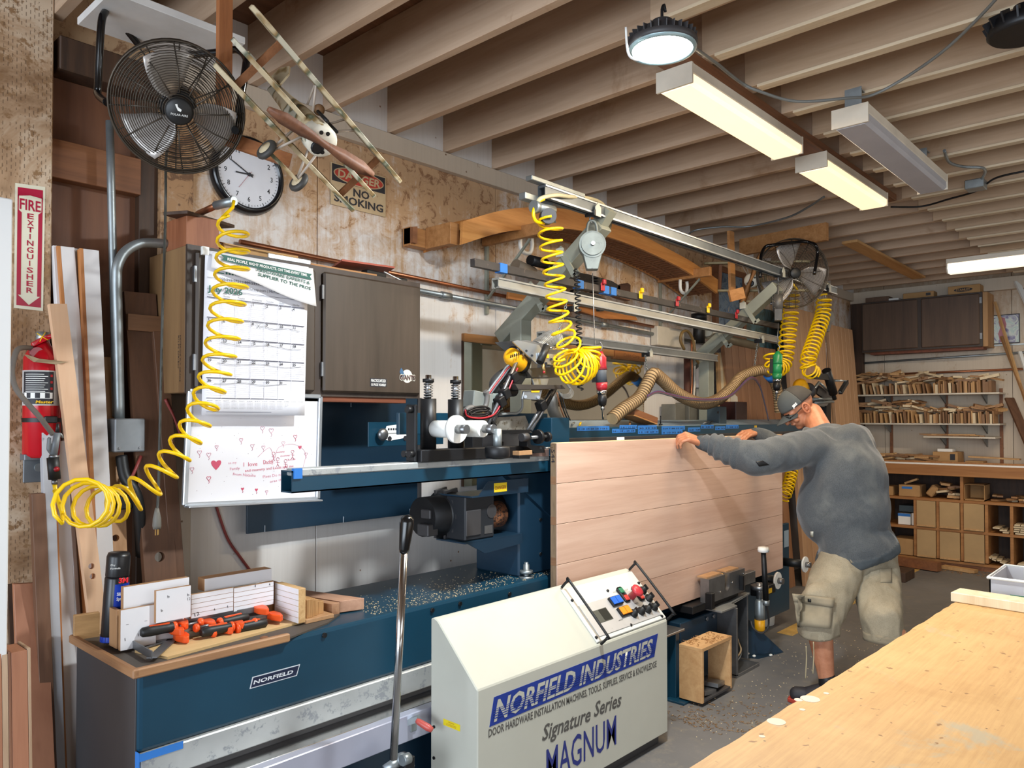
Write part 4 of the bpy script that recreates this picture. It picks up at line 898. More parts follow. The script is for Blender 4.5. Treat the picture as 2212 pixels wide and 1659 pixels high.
# printed marks on the cabinet side
text('side_stamp', [('KILN DRIED', 0, 0, .008, dict(w=.12)), ('EXTERIOR PLY GRADE', 0, .014, .008, dict(w=.17))], (1.236, 2.79, 1.80), (0, 0, -1), (0, -1, 0), m_text, wc)
# things on top of the cabinet
b = MB().box(1.25, 1.375, 2.76, 2.93, 2.127, 2.245, .002).build('wood_block', wood('red_block', '#9a6140', '#7b4529', 'z', 1), label='square reddish timber block on the left end of the cabinet top', cat='block')
MB().obox((1.34, 2.84, 2.253), (.30, .10, .012), (0, -4, 30), .001).build('wood_scrap', m_dk, label='thin dark scrap of wood laid on the reddish timber block', cat='wood')
cb = thing('cardboard_box', 'open flat cardboard box on the cabinet top above the calendar', 'box', (1.5, 2.85, 2.127))
m_card = paint('cardboard', '#b0895a', .8, 0, .08, 5)
MB().box(1.40, 1.72, 2.77, 3.0, 2.13, 2.165, .001).build('box_body', m_card, cb)
MB().prism([(1.40, 2.76, 2.16), (1.72, 2.76, 2.15), (1.80, 2.9, 2.17), (1.72, 3.0, 2.20), (1.42, 3.0, 2.22)], (0, 0, .004)).build('flap', m_card, cb)
MB().box(1.56, 1.75, 2.725, 2.735, 2.128, 2.145, .001).build('metal_ruler', m_alu, label='aluminium strip on the front edge of the cabinet top', cat='ruler')
MB().box(1.76, 2.1, 2.74, 2.78, 2.128, 2.138, .001).build('wood_strip', m_fir, label='thin fir strip lying on the middle of the cabinet top', cat='wood')
MB().prism([(1.90, 2.72, 2.165), (2.20, 2.74, 2.18), (2.28, 2.90, 2.19), (1.98, 2.92, 2.17)], (0, 0, .008)).build('red_board', paint('dusty_red', '#a4513f', .6, 0, .1), label='dusty red board propped on the right half of the cabinet top', cat='board')
MB().obox((2.12, 2.79, 2.145), (.12, .05, .03), (0, 0, 8), .006).build('black_clip', m_blackp, label='black plastic part under the red board', cat='part')
MB().obox((2.285, 2.80, 2.14), (.05, .04, .022), (0, 0, 0), .004).build('black_block', m_blackp, label='little black block at the right end of the cabinet top', cat='part')
MB().tube([(2.17, 2.78, 2.165), (2.21, 2.77, 2.15), (2.25, 2.76, 2.135), (2.27, 2.77, 2.13)], .0025, 6, smooth=4).build('wire', m_whitep, label='loose white wire on the cabinet top beside the black block', cat='wire')
# calendar
cal = thing('calendar', 'large July 2026 wall calendar pinned over the left cabinet door', 'calendar', (1.5, 2.69, 1.505))
m_paper = flat('paper', '#e3e3ea', .7)
K0, K1, KZ0, KZ1 = 1.287, 1.716, 1.508, 2.108
MB().grid(lambda a, b: (K0 - .012 * (1 - b) + (K1 - K0) * a - .008 * (1 - b) * a, 2.690 - .006 * (1 - b) * (1 - b) + .002 * math.sin(a * 5) * (1 - b), KZ0 + (KZ1 - KZ0) * b), 12, 12).build('page', m_paper, cal, solid=.003)
yf = 2.681
gr = MB(); hh = (KZ1 - KZ0)
zt_ = KZ0 + hh * .715; zb_ = KZ0 + hh * .105; cw = (K1 - K0) * .945 / 7; xl_ = K0 + .004; rh = (zt_ - zb_) / 5
for r_ in range(6):
    for c_ in range(7): gr.box(xl_ + c_ * cw, xl_ + c_ * cw + cw * .96, yf, yf + .0006, zt_ - r_ * rh - .001, zt_ - r_ * rh + (.0022 if r_ < 5 else .0012))
for z_ in (KZ0 + .012, KZ0 + hh * .835, KZ0 + hh * .765): gr.box(xl_, K1 - .02, yf, yf + .0006, z_, z_ + .0012)
gr.build('ruled_lines', flat('grid_grey', '#4c4c5c'), cal, kind='stuff')
gr = MB()
for r_ in range(5):
    for k in range(1, 9): gr.box(xl_, xl_ + cw * 7, yf + .0001, yf + .0006, zt_ - r_ * rh - k * rh / 9.5 - .0004, zt_ - r_ * rh - k * rh / 9.5)
for c_ in range(1, 7): gr.box(xl_ + c_ * cw - .004, xl_ + c_ * cw - .003, yf + .0001, yf + .0006, zb_, zt_)
gr.build('faint_lines', flat('faint_grey', '#b9b9c6'), cal, kind='stuff')
its = []
for i, n_ in enumerate('Sunday Monday Tuesday Wednesday Thursday Friday Saturday'.split()): its.append((n_, xl_ + i * cw + .002, zt_ + .007, .006))
for d_ in range(1, 32):
    k = d_ + 2; its.append((str(d_), xl_ + (k % 7) * cw + .003, zt_ - (k // 7) * rh - .014, .0105, dict(bold=.025)))
for i, mn in enumerate('JANUARY FEBRUARY MARCH APRIL MAY JUNE JULY AUGUST SEPTEMBER OCTOBER NOVEMBER DECEMBER JANUARY'.split()):
    x_ = xl_ + i * (cw * 7 / 13); its.append((mn, x_ + .002, zb_ - .011, .0028, dict(w=.022)))
    for j in range(5): its.append(('1 2 3 4 5 6 7', x_ + .002, zb_ - .018 - j * .0052, .0024, dict(w=.024)))
its += [('555.292.5751 | 800.533.0533 | Espa\u00f1ol: 888.533.3153', K0 + .05, KZ0 + hh * .81 + .01, .010, dict(w=.34)), ('orders@McMurray.com | McMurray.com', K0 + .085, KZ0 + hh * .81 - .012, .010, dict(w=.26))]
text('printing', its, (0, yf, 0), (1, 0, 0), (0, 0, 1), m_text, cal)
m_pgreen = flat('print_green', '#1f5a4e')
text('title', [('July 2026', xl_ + .002, zt_ + .022, .021, dict(w=.135, bold=.03))], (0, yf, 0), (1, 0, 0), (0, 0, 1), m_pgreen, cal)
lg2 = MB()
for a_ in ((.05, .078, .905, .912), (.05, .056, .868, .912), (.05, .078, .868, .874), (.085, .091, .868, .93), (.097, .103, .868, .935), (.109, .115, .868, .93), (.085, .115, .925, .932)): lg2.box(K0 + a_[0] - .01, K0 + a_[1] - .01, yf, yf + .0006, KZ0 + hh * a_[2], KZ0 + hh * a_[3])
lg2.build('house_emblem', m_pgreen, cal, kind='stuff')
text('company_name', [('Charles', K0 + .11, KZ0 + hh * .905, .009), ('McMurray', K0 + .11, KZ0 + hh * .885, .009), ('Co.', K0 + .11, KZ0 + hh * .865, .009), ('SUPPLIER', K0 + .195, KZ0 + hh * .865, .014, dict(bold=.03))], (0, yf, 0), (1, 0, 0), (0, 0, 1), m_text, cal)
# pencil strokes through the weeks
for r_, c0, c1_ in ((1, 3.6, 6.6), (2, .9, 6.7), (3, .7, 6.7), (4, .5, 5.6)):
    MB().tube([(xl_ + (c0 + (c1_ - c0) * i / 6) * cw, yf - .0004, zt_ - r_ * rh - .018 + .004 * math.sin(i * 1.7 + r_)) for i in range(7)], .0007, 4, smooth=4).build('pencil_stroke', m_grey, cal)
for s_ in (-1, 1): MB().tube([(xl_ + 3.5 * cw - .008, yf - .0004, zt_ - rh - .016 - s_ * .01), (xl_ + 3.5 * cw + .008, yf - .0004, zt_ - rh - .016 + s_ * .01)], .0006, 4).build('pencil_stroke', m_grey, cal)
# loose header sheet, sagging
hA, hB, hC, hD = hit(459, 545, y=2.675), hit(676, 580, y=2.672), hit(683, 662, y=2.655), hit(456, 578, y=2.672)
hs = MB().grid(lambda a, b: tuple(hA.lerp(hB, a).lerp(hD.lerp(hC, a), b) + V((0, -.006 * math.sin(a * 3) * b, .006 * math.sin(a * 6.28) * b))), 14, 6).build('header_sheet', flat('paper2', '#e6e3e2', .7), cal, solid=.001)
xd_ = (hB - hA).normalized(); yd_ = V((0, 0, 1)); yd_ = (yd_ - xd_ * yd_.dot(xd_)).normalized(); o_ = hA + V((0, -.012, 0))
Ws = (hB - hA).length
bn = MB(); P_ = lambda a, b: o_ + xd_ * (a * Ws) + yd_ * b
bn.prism([P_(.05, -.004), P_(.97, -.026), P_(.95, -.036), P_(.97, -.05), P_(.07, -.026), P_(.09, -.015)], V((0, .0006, 0))); bn.build('green_ribbon', m_pgreen, cal)
text('ribbon_lettering', [('REAL PEOPLE, RIGHT PRODUCTS. ON TIME-EVERY TIME.', Ws * .12, -.0235, .010, dict(w=Ws * .8, bold=.02, rot=-.045))], o_, xd_, yd_, m_gtape, cal, .0016)
text('header_lettering', [('HARDWARE EXPERTS &', Ws * .40, -.046, .0125, dict(w=Ws * .55, bold=.02, rot=-.10)), ('SUPPLIER TO THE PROS', Ws * .41, -.064, .0125, dict(w=Ws * .55, bold=.02, rot=-.12)), ('Charles', Ws * .20, -.036, .009), ('McMurray', Ws * .20, -.048, .009)], o_, xd_, yd_, m_pgreen, cal, .001)
MB().box(1.275, 1.30, 2.684, 2.70, 2.09, 2.12, .001).build('binder_clip', m_whitep, cal)
# whiteboard
wbd = thing('whiteboard', 'aluminium-framed whiteboard with red marker scribbles hanging below the cabinet', 'whiteboard', (1.52, 2.75, 1.18))
A_, B_, C_, D_ = V((1.252, 2.73, 1.597)), V((1.80, 2.73, 1.587)), V((1.79, 2.73, 1.165)), V((1.236, 2.73, 1.185))
MB().prism([A_, B_, C_, D_], (0, .012, 0)).build('board', paint('board_white', '#e6e4e8', .22, 0, .02, 2), wbd)
for p, q in ((A_, B_), (B_, C_), (C_, D_), (D_, A_)): MB().bar(p + V((0, -.002, 0)), q + V((0, -.002, 0)), .018, .018, (0, 0, 1) if abs((p - q).z) < .1 else (1, 0, 0), .003).build('frame', m_alu, wbd)
MB().bar(D_ + V((0, -.022, -.004)), C_ + V((0, -.022, -.004)), .04, .008, (0, 0, 1), .002).build('pen_tray', m_alu, wbd)
m_mark = flat('red_marker', '#c8506a'); m_mark2 = flat('pale_marker', '#d9a0ae')
YB = 2.7292
def heart(x, z, s_, m, fill=False, tail=0):
    pts = [(x + s_ * 1.0 * math.sin(t) ** 3 * .9, YB, z + s_ * (.8 * math.cos(t) - .32 * math.cos(2 * t) - .12 * math.cos(3 * t))) for t in [i * math.pi / 10 for i in range(20)]]
    o = MB()
    if fill: o.prism([(a_, YB, c_) for a_, b2, c_ in pts], (0, .0005, 0))
    else:
        o.tube(pts, .0009, 4, closed=True)
    if tail: o.tube([(x, YB, z - s_), (x + s_ * .3, YB, z - s_ * 1.6), (x - s_ * .1, YB, z - s_ * 2.2)], .0009, 4)
    o.build('marker_heart', m, wbd)
for u_, v_, s_, f_, t_, mm in ((467, 1003, .022, 1, 0, m_mark), (638, 943, .009, 0, 1, m_mark), (648, 966, .009, 1, 0, m_mark), (567, 925, .009, 0, 1, m_mark2), (586, 930, .011, 0, 1, m_mark2), (521, 950, .008, 0, 1, m_mark2), (545, 963, .008, 0, 1, m_mark2), (569, 966, .008, 0, 1, m_mark2), (612, 957, .008, 0, 1, m_mark2), (468, 965, .007, 0, 1, m_mark2), (431, 977, .009, 0, 1, m_mark2), (451, 982, .009, 0, 1, m_mark2), (415, 1013, .008, 0, 1, m_mark2), (451, 1033, .009, 0, 1, m_mark), (524, 1056, .007, 1, 1, m_mark), (554, 1058, .007, 1, 1, m_mark), (576, 1062, .006, 0, 1, m_mark2), (661, 981, .008, 0, 1, m_mark2), (655, 1012, .007, 0, 1, m_mark2), (622, 1038, .008, 0, 0, m_mark2)):
    q = hit(u_, v_, y=YB); heart(q.x, q.z, s_, mm, f_, t_)
q = hit(612, 985, y=YB); MB().tube([(q.x - .11, YB, q.z + .0), (q.x - .06, YB, q.z + .035), (q.x - .04, YB, q.z - .01), (q.x - .02, YB, q.z + .035), (q.x + .05, YB, q.z + .045), (q.x + .10, YB, q.z + .01), (q.x + .09, YB, q.z - .05)], .0007, 4, smooth=5).build('marker_heart', m_mark2, wbd)
for u_, v_ in ((591, 984), (632, 980), (617, 1000), (600, 996)):
    q = hit(u_, v_, y=YB); MB().tube([(q.x + math.cos(i) * .007, YB, q.z + .008 + math.sin(i) * .007) for i in range(7)], .0008, 4).tube([(q.x, YB, q.z), (q.x, YB, q.z - .012), (q.x - .006, YB, q.z - .022)], .0008, 4).tube([(q.x, YB, q.z - .012), (q.x + .006, YB, q.z - .022)], .0008, 4).tube([(q.x - .008, YB, q.z - .004), (q.x + .008, YB, q.z - .006)], .0008, 4).build('marker_figure', m_mark, wbd, kind='stuff')
wtext('marker_writing', [('I  love', (526, 1008), (556, 1006), 9), ('Daddy.', (569, 1003), (592, 1001), 9), ('and mommy and Lucas and me', (529, 1020), (634, 1009), 6), ('mommy', (596, 979), (615, 977), 4), ('mommy', (606, 987), (626, 985), 4), ('lucas', (622, 995), (638, 993), 4)], YB + .0004, m_mark, wbd, .0003)
wtext('marker_writing', [('to my', (493, 1003), (511, 1001), 5), ('Family', (497, 1016), (518, 1014), 6), ('From Natasha', (503, 1027), (552, 1030), 6), ('Plees Do not', (568, 1033), (613, 1027), 6), ('eras this', (583, 1043), (615, 1037), 5)], YB + .0004, flat('mid_marker', '#d28297'), wbd, .0003)
dots = MB()
for i in range(45):
    x_, z_ = random.uniform(1.27, 1.77), random.uniform(1.2, 1.5); s_ = random.uniform(.0008, .002); dots.obox((x_, YB, z_), (s_, .0005, s_))
dots.build('specks', flat('speck', '#6a4a56'), wbd, kind='stuff')
# dark blue sheets on the wall under the cabinet
pA = thing('steel_sheet', 'large dark blue steel sheet hanging on the wall below the cabinet', 'sheet', (2.1, 3.0, 1.02))
q0, q1 = hit(556, 1152, y=3.0), hit(905, 1112, y=3.0)
MB().box(1.62, 2.55, 2.99, 3.0, 1.012, 1.60, .001).build('sheet_face', m_dblue, pA)
MB().box(2.55, 2.575, 2.985, 3.01, 1.0, 1.60, .001).build('side_flange', m_side, pA)
for x_ in (1.70, 2.10, 2.50): MB().box(x_, x_ + .003, 2.988, 2.99, 1.012, 1.04, 0).build('slot', flat('slot_pale', '#aab4c0'), pA)
MB().box(2.14, 2.143, 2.988, 2.99, 1.55, 1.58, 0).build('slot', MATS['slot_pale'], pA)
MB().box(1.215, 1.30, 2.98, 3.0, 1.15, 1.56, .002).build('steel_sheet', m_dblue, label='narrow dark blue steel sheet showing left of the whiteboard', cat='sheet')
# mirror
mi = thing('wall_mirror', 'big frameless mirror fixed to the wall behind the door machine', 'mirror', (3.83, 3.05, 1.2))
m, nt, b = _new('mirror_glass'); b.inputs['Metallic'].default_value = 1; b.inputs['Roughness'].default_value = .04; b.inputs['Base Color'].default_value = (.70, .68, .60, 1)
MB().box(2.93, 4.75, 3.05, 3.058, 1.12, 1.925, 0).build('mirror_pane', m, mi)
MB().box(2.925, 4.35, 3.035, 3.06, 1.92, 1.965, .001).build('top_batten', m_fir, mi)
MB().box(4.36, 4.74, 3.03, 3.06, 1.905, 1.965, .001).build('top_batten', wood('fir_dk', '#ad713f', '#8a532b', 'x'), mi)
MB().box(2.925, 2.932, 3.045, 3.06, 1.12, 1.925, 0).build('edge', m_dk, mi)
text('lettering', [('Cobb Corp', 4.46, 1.925, .025, dict(w=.2))], (0, 3.03, 0), (1, 0, 0), (0, 0, 1), m_brw, mi)
# arched wooden form on brackets
ar = thing('arched_form', 'large arched plywood form with slatted underside resting on wall brackets', 'form', (4.0, 2.9, 2.45))
AY = 2.75
outer = [hit(*q, y=AY) for q in ((1000, 478), (1077, 456), (1141, 448), (1218, 451), (1290, 467), (1360, 494), (1433, 532), (1495, 566), (1551, 604))]
inner = [hit(*q, y=AY) for q in ((998, 528), (1080, 503), (1157, 494), (1225, 494), (1290, 505), (1356, 526), (1420, 553), (1490, 590), (1550, 634))]
ou, inn = spline(outer, 5), spline(inner, 5)
def arch(name, y, th, mat, sh=0, f=1.):
    mb = MB(); n = len(ou)
    vs = []
    for i in range(n):
        lo = inn[i]; hi = lo.lerp(ou[i], f)
        vs.append([mb.bm.verts.new((p.x + sh, y + t_, p.z)) for p, t_ in ((lo, 0), (lo, th), (hi, th), (hi, 0))])
    mb.skin(vs)
    for f_ in mb.bm.faces: f_.smooth = False
    mb.build(name, mat, ar)
m_archf = wood('arch_ply', '#cf9252', '#a9692f', 'x', .9, .5)
arch('front_board', AY, .018, m_archf); arch('rib', 2.865, .014, m_brw, .0, .6); arch('rib', 2.90, .014, m_brw, .0, .6); arch('back_board', 3.025, .018, m_archf)
n_ = len(ou)
for i in range(7, n_ - 1):
    p = inn[i] ; t_ = (inn[min(i + 1, n_ - 1)] - inn[i - 1]).normalized()
    for k in range(2):
        c_ = p + (inn[min(i + 1, n_ - 1)] - p) * (.5 * k)
        MB().bar((c_.x, AY + .018, c_.z + .014), (c_.x, 3.025, c_.z + .008), .020, .018, (-t_.z, 0, t_.x)).build('slat', m_brw, ar)
bk = hit(912, 505, y=3.04)
MB().prism([(2.50, 2.97, 2.385), (2.50, 2.97, 2.465), (2.53, 2.97, 2.472), (2.53, 2.97, 2.385)], (0, .07, 0)).build('end_piece', m_brw, ar)
MB().box(2.50, 2.66, 2.99, 3.05, 2.375, 2.47, .002).box(2.60, 2.66, 2.80, 2.99, 2.37, 2.48, .002).build('end_block', m_fir, ar)
for nm, u_, vb in (('left', 1046, 517), ('right', 1425, 600)):
    p = hit(u_, vb, y=3.03); s_ = thing('support_arm', 'wooden arm with a white steel bracket under the ' + nm + ' end of the arched form', 'bracket', (p.x, 2.95, p.z))
    MB().box(p.x, p.x + .03, 2.62, 3.05, p.z - .035, p.z + .03, .002).build('arm', m_fir, s_)
    MB().box(p.x + .03, p.x + .05, 3.04, 3.058, p.z - .42, p.z - .03, .001).build('wall_plate', m_green, s_)
    MB().bar((p.x + .04, 3.04, p.z - .33), (p.x + .04, 2.72, p.z - .04), .012, .012).build('brace', m_green, s_)
for u_, v_ in ((1137, 520), (1477, 612)):
    p = hit(u_, v_, y=2.85); MB().tube([p + V((-.05, 0, .02)), p + V((-.05, 0, -.04)), p + V((-.02, 0, -.07)), p + V((.03, 0, -.065)), p + V((.05, 0, -.02)), p + V((.045, 0, .02))], .012, 8, smooth=4).build('storage_hook', m_whitep, label='white plastic-coated hook under the arched form, ' + ('left' if u_ < 1300 else 'right') + ' of the two', cat='hook')
# replica machine gun on wooden shelf brackets
gn = thing('replica_gun', 'dusty wooden replica machine gun mounted on the wall under the arch', 'replica', (3.6, 2.9, 2.2))
m_gun = paint('gun_brown', '#4e453c', .6, .1, .2, 6, '#8a7d69', .62); m_gunw = wood('gun_stock', '#6b4632', '#4e3021', 'x')
GY = 2.80
g = lambda a, b, y=GY: hit(a, b, y=y)
MB().cyl(g(1113, 573), g(1150, 590), .035, n=16).cyl(g(1150, 590), g(1215, 610), .028, n=12).build('barrel', paint('barrel_tan', '#7a6a58', .6), gn)
MB().cyl(g(1145, 562), g(1178, 570), .03, n=14).cyl(g(1178, 570), g(1200, 590), .02, n=12).build('scope', m_black, gn)
MB().cyl(g(1192, 575), g(1200, 577), .03, n=14).build('knob', m_black, gn)
MB().prism([g(1190, 582), g(1225, 584), g(1228, 577), g(1245, 580), g(1245, 588), g(1270, 592), g(1322, 607), g(1340, 618), g(1340, 640), g(1270, 626), g(1225, 616), g(1190, 610)], (0, .05, 0), 0).build('receiver', m_gun, gn)
MB().prism([g(1335, 616), g(1357, 611), g(1363, 615), g(1362, 650), g(1345, 645), g(1330, 640)], (0, .045, 0), .004).build('stock', m_gunw, gn)
for k in range(6): MB().lathe([(.018, 0), (.032, .004), (.018, .008)], g(1283, 600 + k * 6), (0, 0, -1), 14).build('spring_coil', m_black, gn)
MB().prism([g(1240, 625), g(1300, 640), g(1298, 650), g(1260, 645), g(1238, 634)], (0, .03, 0), .002).build('belt_feed', m_black, gn)
MB().prism([g(1293, 642), g(1310, 645), g(1306, 672), g(1296, 672)], (0, .03, 0), .003).build('pistol_grip', m_blackp, gn)
MB().prism([g(1100, 628, 2.98), g(1290, 665, 2.98), g(1362, 662, 2.98), g(1378, 692, 2.98), g(1305, 688, 2.98), g(1240, 668, 2.98), g(1098, 645, 2.98)], (0, .02, 0), .002).build('mount_board', wood('gun_board', '#b9793f', '#95592a', 'x'), gn)
# ================================================================ OVERHEAD TOOL FRAME
of = thing('overhead_frame', 'grey-green steel frame of two forked posts behind the machine', 'frame', (4.2, 2.85, 0))
for xa in (3.19, 5.32):
    z_ = 2.05 if xa < 4 else 2.0
    MB().box(xa - .045, xa + .045, 2.815, 2.90, 0, z_ - .0, .004).build('post', m_green, of)
    MB().bar((xa, 3.0, z_ - .10), (xa, 2.29, z_ + .44), .088, .08, (0, 0, 1), .004).build('arm', m_green, of)
    for t_ in (.38, .68):
        c_ = V((xa - .05, 3.0 - .71 * t_, z_ - .10 + .54 * t_)); hk = MB().bar(c_ + V((0, .02, .08)), c_ + V((0, -.08, -.08)), .012, .03, (0, 1, 0)).bar(c_ + V((0, -.08, -.08)), c_ + V((0, -.11, -.06)), .012, .022, (0, 0, 1)); hk.build('hook_plate', m_green, of)
        MB().box(xa - .062, xa - .05, c_.y - .01, c_.y + .035, c_.z + .03, c_.z + .075).build('hook_tab', m_cream, of)
MB().bar((3.19, 2.31, 2.49), (3.19, 2.25, 2.56), .06, .06).build('rail_clamp', m_green, of)
def crail(name, x0, x1, y, z0, z1, h, label, mat=m_galv, w_=.045):
    """open C-section rail"""
    t = thing(name, label, 'rail', ((x0 + x1) / 2, y, min(z0, z1)))
    prof = [(-1, .5), (1, .5), (1, -.5), (.35, -.5), (.35, -.38), (.8, -.38), (.8, .3), (-.8, .3), (-.8, -.38), (-.35, -.38), (-.35, -.5), (-1, -.5)]
    a_ = [V((x0, y + p * w_ / 2, z0 + q * h)) for p, q in prof]; b2 = [V((x1, y + p * w_ / 2, z1 + q * h)) for p, q in prof]
    mb = MB(); va = [mb.bm.verts.new(p) for p in a_]; vb = [mb.bm.verts.new(p) for p in b2]
    for i in range(len(va)): mb.bm.faces.new((va[i], va[(i + 1) % len(va)], vb[(i + 1) % len(va)], vb[i]))
    mb.bm.faces.new(va); mb.bm.faces.new(vb[::-1]); mb.build('channel', mat, t)
    fl = MB()
    for s_ in (-1, 1): fl.bar((x0, y - w_ / 2 - .002, z0 + s_ * h * .42), (x1, y - w_ / 2 - .002, z1 + s_ * h * .42), .006, .008)
    fl.build('edge_bead', m_alu, t, kind='stuff'); return t
r1 = crail('trolley_rail', 2.69, 6.40, 2.28, 2.545, 2.535, .062, 'highest trolley rail, carrying the coiled hoses and balancers', paint('rail_grey', '#71787e', .4, .7, .1))
MB().box(2.60, 2.80, 2.30, 2.34, 2.50, 2.53, .002).box(2.60, 3.0, 2.26, 2.30, 2.578, 2.60, .003).build('rail_end_strip', m_galv, r1)
r2 = crail('trolley_rail', 2.63, 5.85, 2.52, 2.142, 2.108, .05, 'middle trolley rail across the grey-green posts', paint('rail_pale', '#a5a39b', .5, .4, .1))
r3 = crail('trolley_rail', 3.24, 5.27, 2.76, 1.955, 1.945, .05, 'lowest trolley rail between the two posts', paint('rail_pale', '#a5a39b', .5, .4, .1))
br_ = MB().bar((2.46, 2.50, 2.212), (5.80, 2.50, 2.212), .03, .036).build('straight_edge', paint('dark_bar', '#3f3b3a', .5, .3, .15, 6, '#6b5f58', .6), label='long dark steel bar laid across the hook plates of the frame', cat='bar')
for u_, c_ in ((1075, m_bluetape), (1243, m_bluetape), (1299, m_bluetape), (1315, m_bluetape)):
    p = hit(u_, 575, y=2.5); MB().box(p.x, p.x + .05, 2.482, 2.518, 2.19, 2.234, 0).build('tape_band', c_, br_)
for u_, c_, n_ in ((1295, m_red, 'red_clip'), (1377, m_yel, 'yellow_clip'), (1456, m_red, 'red_clip'), (1523, m_yel, 'yellow_clip'), (1584, m_red, 'red_clip')):
    p = hit(u_, 620, y=2.5); w_ = thing('spring_clamp', ('red' if 'red' in n_ else 'yellow') + ' spring clip pinched on the dark bar, ' + {1295: 'beside the big balancer cable', 1377: 'right of the replica gun', 1456: 'under the right end of the arch', 1523: 'just right of the arched form', 1584: 'touching the second grey-green arm'}[u_], 'clip', (p.x, 2.5, 2.2))
    MB().box(p.x - .018, p.x + .018, 2.475, 2.48, 2.20, 2.245, .002).build('jaw', c_, w_); MB().box(p.x - .012, p.x + .012, 2.46, 2.475, 2.235, 2.262, .003).build('handle', c_, w_)
def hanger(x, y, z, par, s_=1):
    MB().prism([(x - .022 * s_, y - .04, z + .0), (x - .022 * s_, y - .04, z + .045 * s_), (x, y - .04, z + .07 * s_), (x + .022 * s_, y - .04, z + .045 * s_), (x + .022 * s_, y - .04, z)], (0, .006, 0)).build('trolley_plate', m_cream, par)
    MB().box(x - .035 * s_, x - .02 * s_, y - .04, y + .02, z - .0, z + .03, .002).build('trolley_body', m_black, par)
def balancer(label, x, y, z, face, mat, s_=1.):
    """z = centre of the drum; face = direction the drum's flat side looks"""
    f_ = V(face).normalized(); t = thing('tool_balancer', label, 'balancer', (x, y, z)); c = V((x, y, z)); sd = f_.cross(V((0, 0, 1))).normalized()
    MB().cyl(c - f_ * .028 * s_, c + f_ * .028 * s_, .062 * s_, n=32).build('drum', mat, t)
    MB().cyl(c + f_ * .028 * s_, c + f_ * .036 * s_, .052 * s_, n=32).build('cover_plate', mat, t)
    MB().cyl(c + f_ * .036 * s_, c + f_ * .05 * s_, .009 * s_, n=10).build('centre_bolt', m_steel, t)
    MB().prism([c - f_ * .024 * s_ + sd * a_ * s_ + V((0, 0, b2 * s_)) for a_, b2 in ((-.045, -.04), (.045, -.04), (.026, -.115), (-.026, -.115))], f_ * .048 * s_, .003).build('cable_guide', mat, t)
    MB().tube([c + sd * a_ * s_ + V((0, 0, b2 * s_)) for a_, b2 in ((-.025, .05), (-.018, .10), (0, .115), (.018, .10), (.025, .05))], .007 * s_, 8, smooth=4).build('bail', mat, t)
    MB().tube([c + V((0, 0, .105 * s_)), c + sd * .012 + V((0, 0, .125 * s_)), c + V((0, 0, .15 * s_)), c + V((0, 0, .19 * s_))], .004, 6, smooth=4).build('hook', m_steel, t)
    return t
def atY(u_, v_, y): return hit(u_, v_, y=y)
p = atY(1279, 530, 2.28); hanger(p.x, 2.28, 2.50, r1)
b1 = balancer('largest grey tool balancer, nearest, hanging over the red drill', p.x, 2.28, p.z, (-.75, -.66, 0), paint('balancer_grey', '#6c726f', .5, .3, .2, 8, '#4d5352', .6), 1.08)
pd_ = atY(1297, 768, 2.28)
MB().tube([(p.x + .004, 2.28, p.z - .14), (p.x + .02, 2.28, p.z - .5), (pd_.x - .005, 2.28, pd_.z + .06)], .0025, 6).build('balancer_cable', m_steel, label='thin steel cable from the large balancer down to the red drill', cat='cable')
p2_ = atY(1681, 655, 2.28); hanger(p2_.x + .01, 2.28, 2.50, r1)
b2_ = balancer('tool balancer seen edge-on above the green drill', p2_.x, 2.28, p2_.z, (-.4, .9, 0), paint('balancer_dark', '#5d5a57', .5, .3, .15, 8, '#b0a287', .6), 1.1)
pg_ = atY(1679, 770, 2.28)
MB().tube([(p2_.x, 2.28, p2_.z - .14), (pg_.x, 2.28, pg_.z + .08)], .002, 6).build('balancer_cable', m_steel, label='thin steel cable above the green drill', cat='cable')
p3_ = atY(1783, 686, 2.28); hanger(p3_.x, 2.28, 2.50, r1)
b3_ = balancer('dark tool balancer at the far end of the highest rail', p3_.x, 2.28, p3_.z, (-.8, -.6, 0), paint('balancer_dk2', '#6c675f', .5, .3, .1), 1.0)
pb_ = atY(1786, 800, 2.28)
MB().tube([(p3_.x, 2.28, p3_.z - .13), (pb_.x, 2.28, pb_.z + .02)], .002, 6).build('balancer_cable', m_steel, label='thin steel cable above the black pistol drill', cat='cable')
# regulator cluster at the near end of the highest rail
rg = thing('air_regulator', 'cluster of grey air fittings at the near end of the highest rail', 'fitting', atY(1180, 450, 2.24))
MB().cyl(atY(1158, 447, 2.24), atY(1195, 455, 2.24), .022, n=14).cyl(atY(1152, 446, 2.24), atY(1160, 448, 2.24), .028, n=14).build('filter_body', m_galv, rg)
MB().cyl(atY(1180, 470, 2.26), atY(1186, 466, 2.20), .035, n=20).build('gauge', m_side, rg)
MB().cyl(atY(1192, 462, 2.24), atY(1196, 482, 2.24), .012, n=10).build('coupling', m_steel, rg)
hz = MB().tube([atY(1175, 430, 2.24), atY(1160, 438, 2.24), atY(1152, 460, 2.24), atY(1158, 478, 2.24), atY(1175, 482, 2.24)], .008, 8, smooth=5).build('supply_loop', m_yel, rg)
MB().tube([atY(1160, 450, 2.24), atY(1166, 430, 2.24), atY(1200, 422, 2.24), atY(1230, 425, 2.25), atY(1270, 428, 2.3), atY(1300, 440, 2.35), atY(1316, 465, 2.38), atY(1318, 485, 2.38), atY(1310, 503, 2.38), atY(1290, 515, 2.38)], .010, 8, smooth=6).build('rail_hose', paint('cream_hose', '#cfc4a0', .5), label='cream hose looping over the near end of the highest rail', cat='hose')
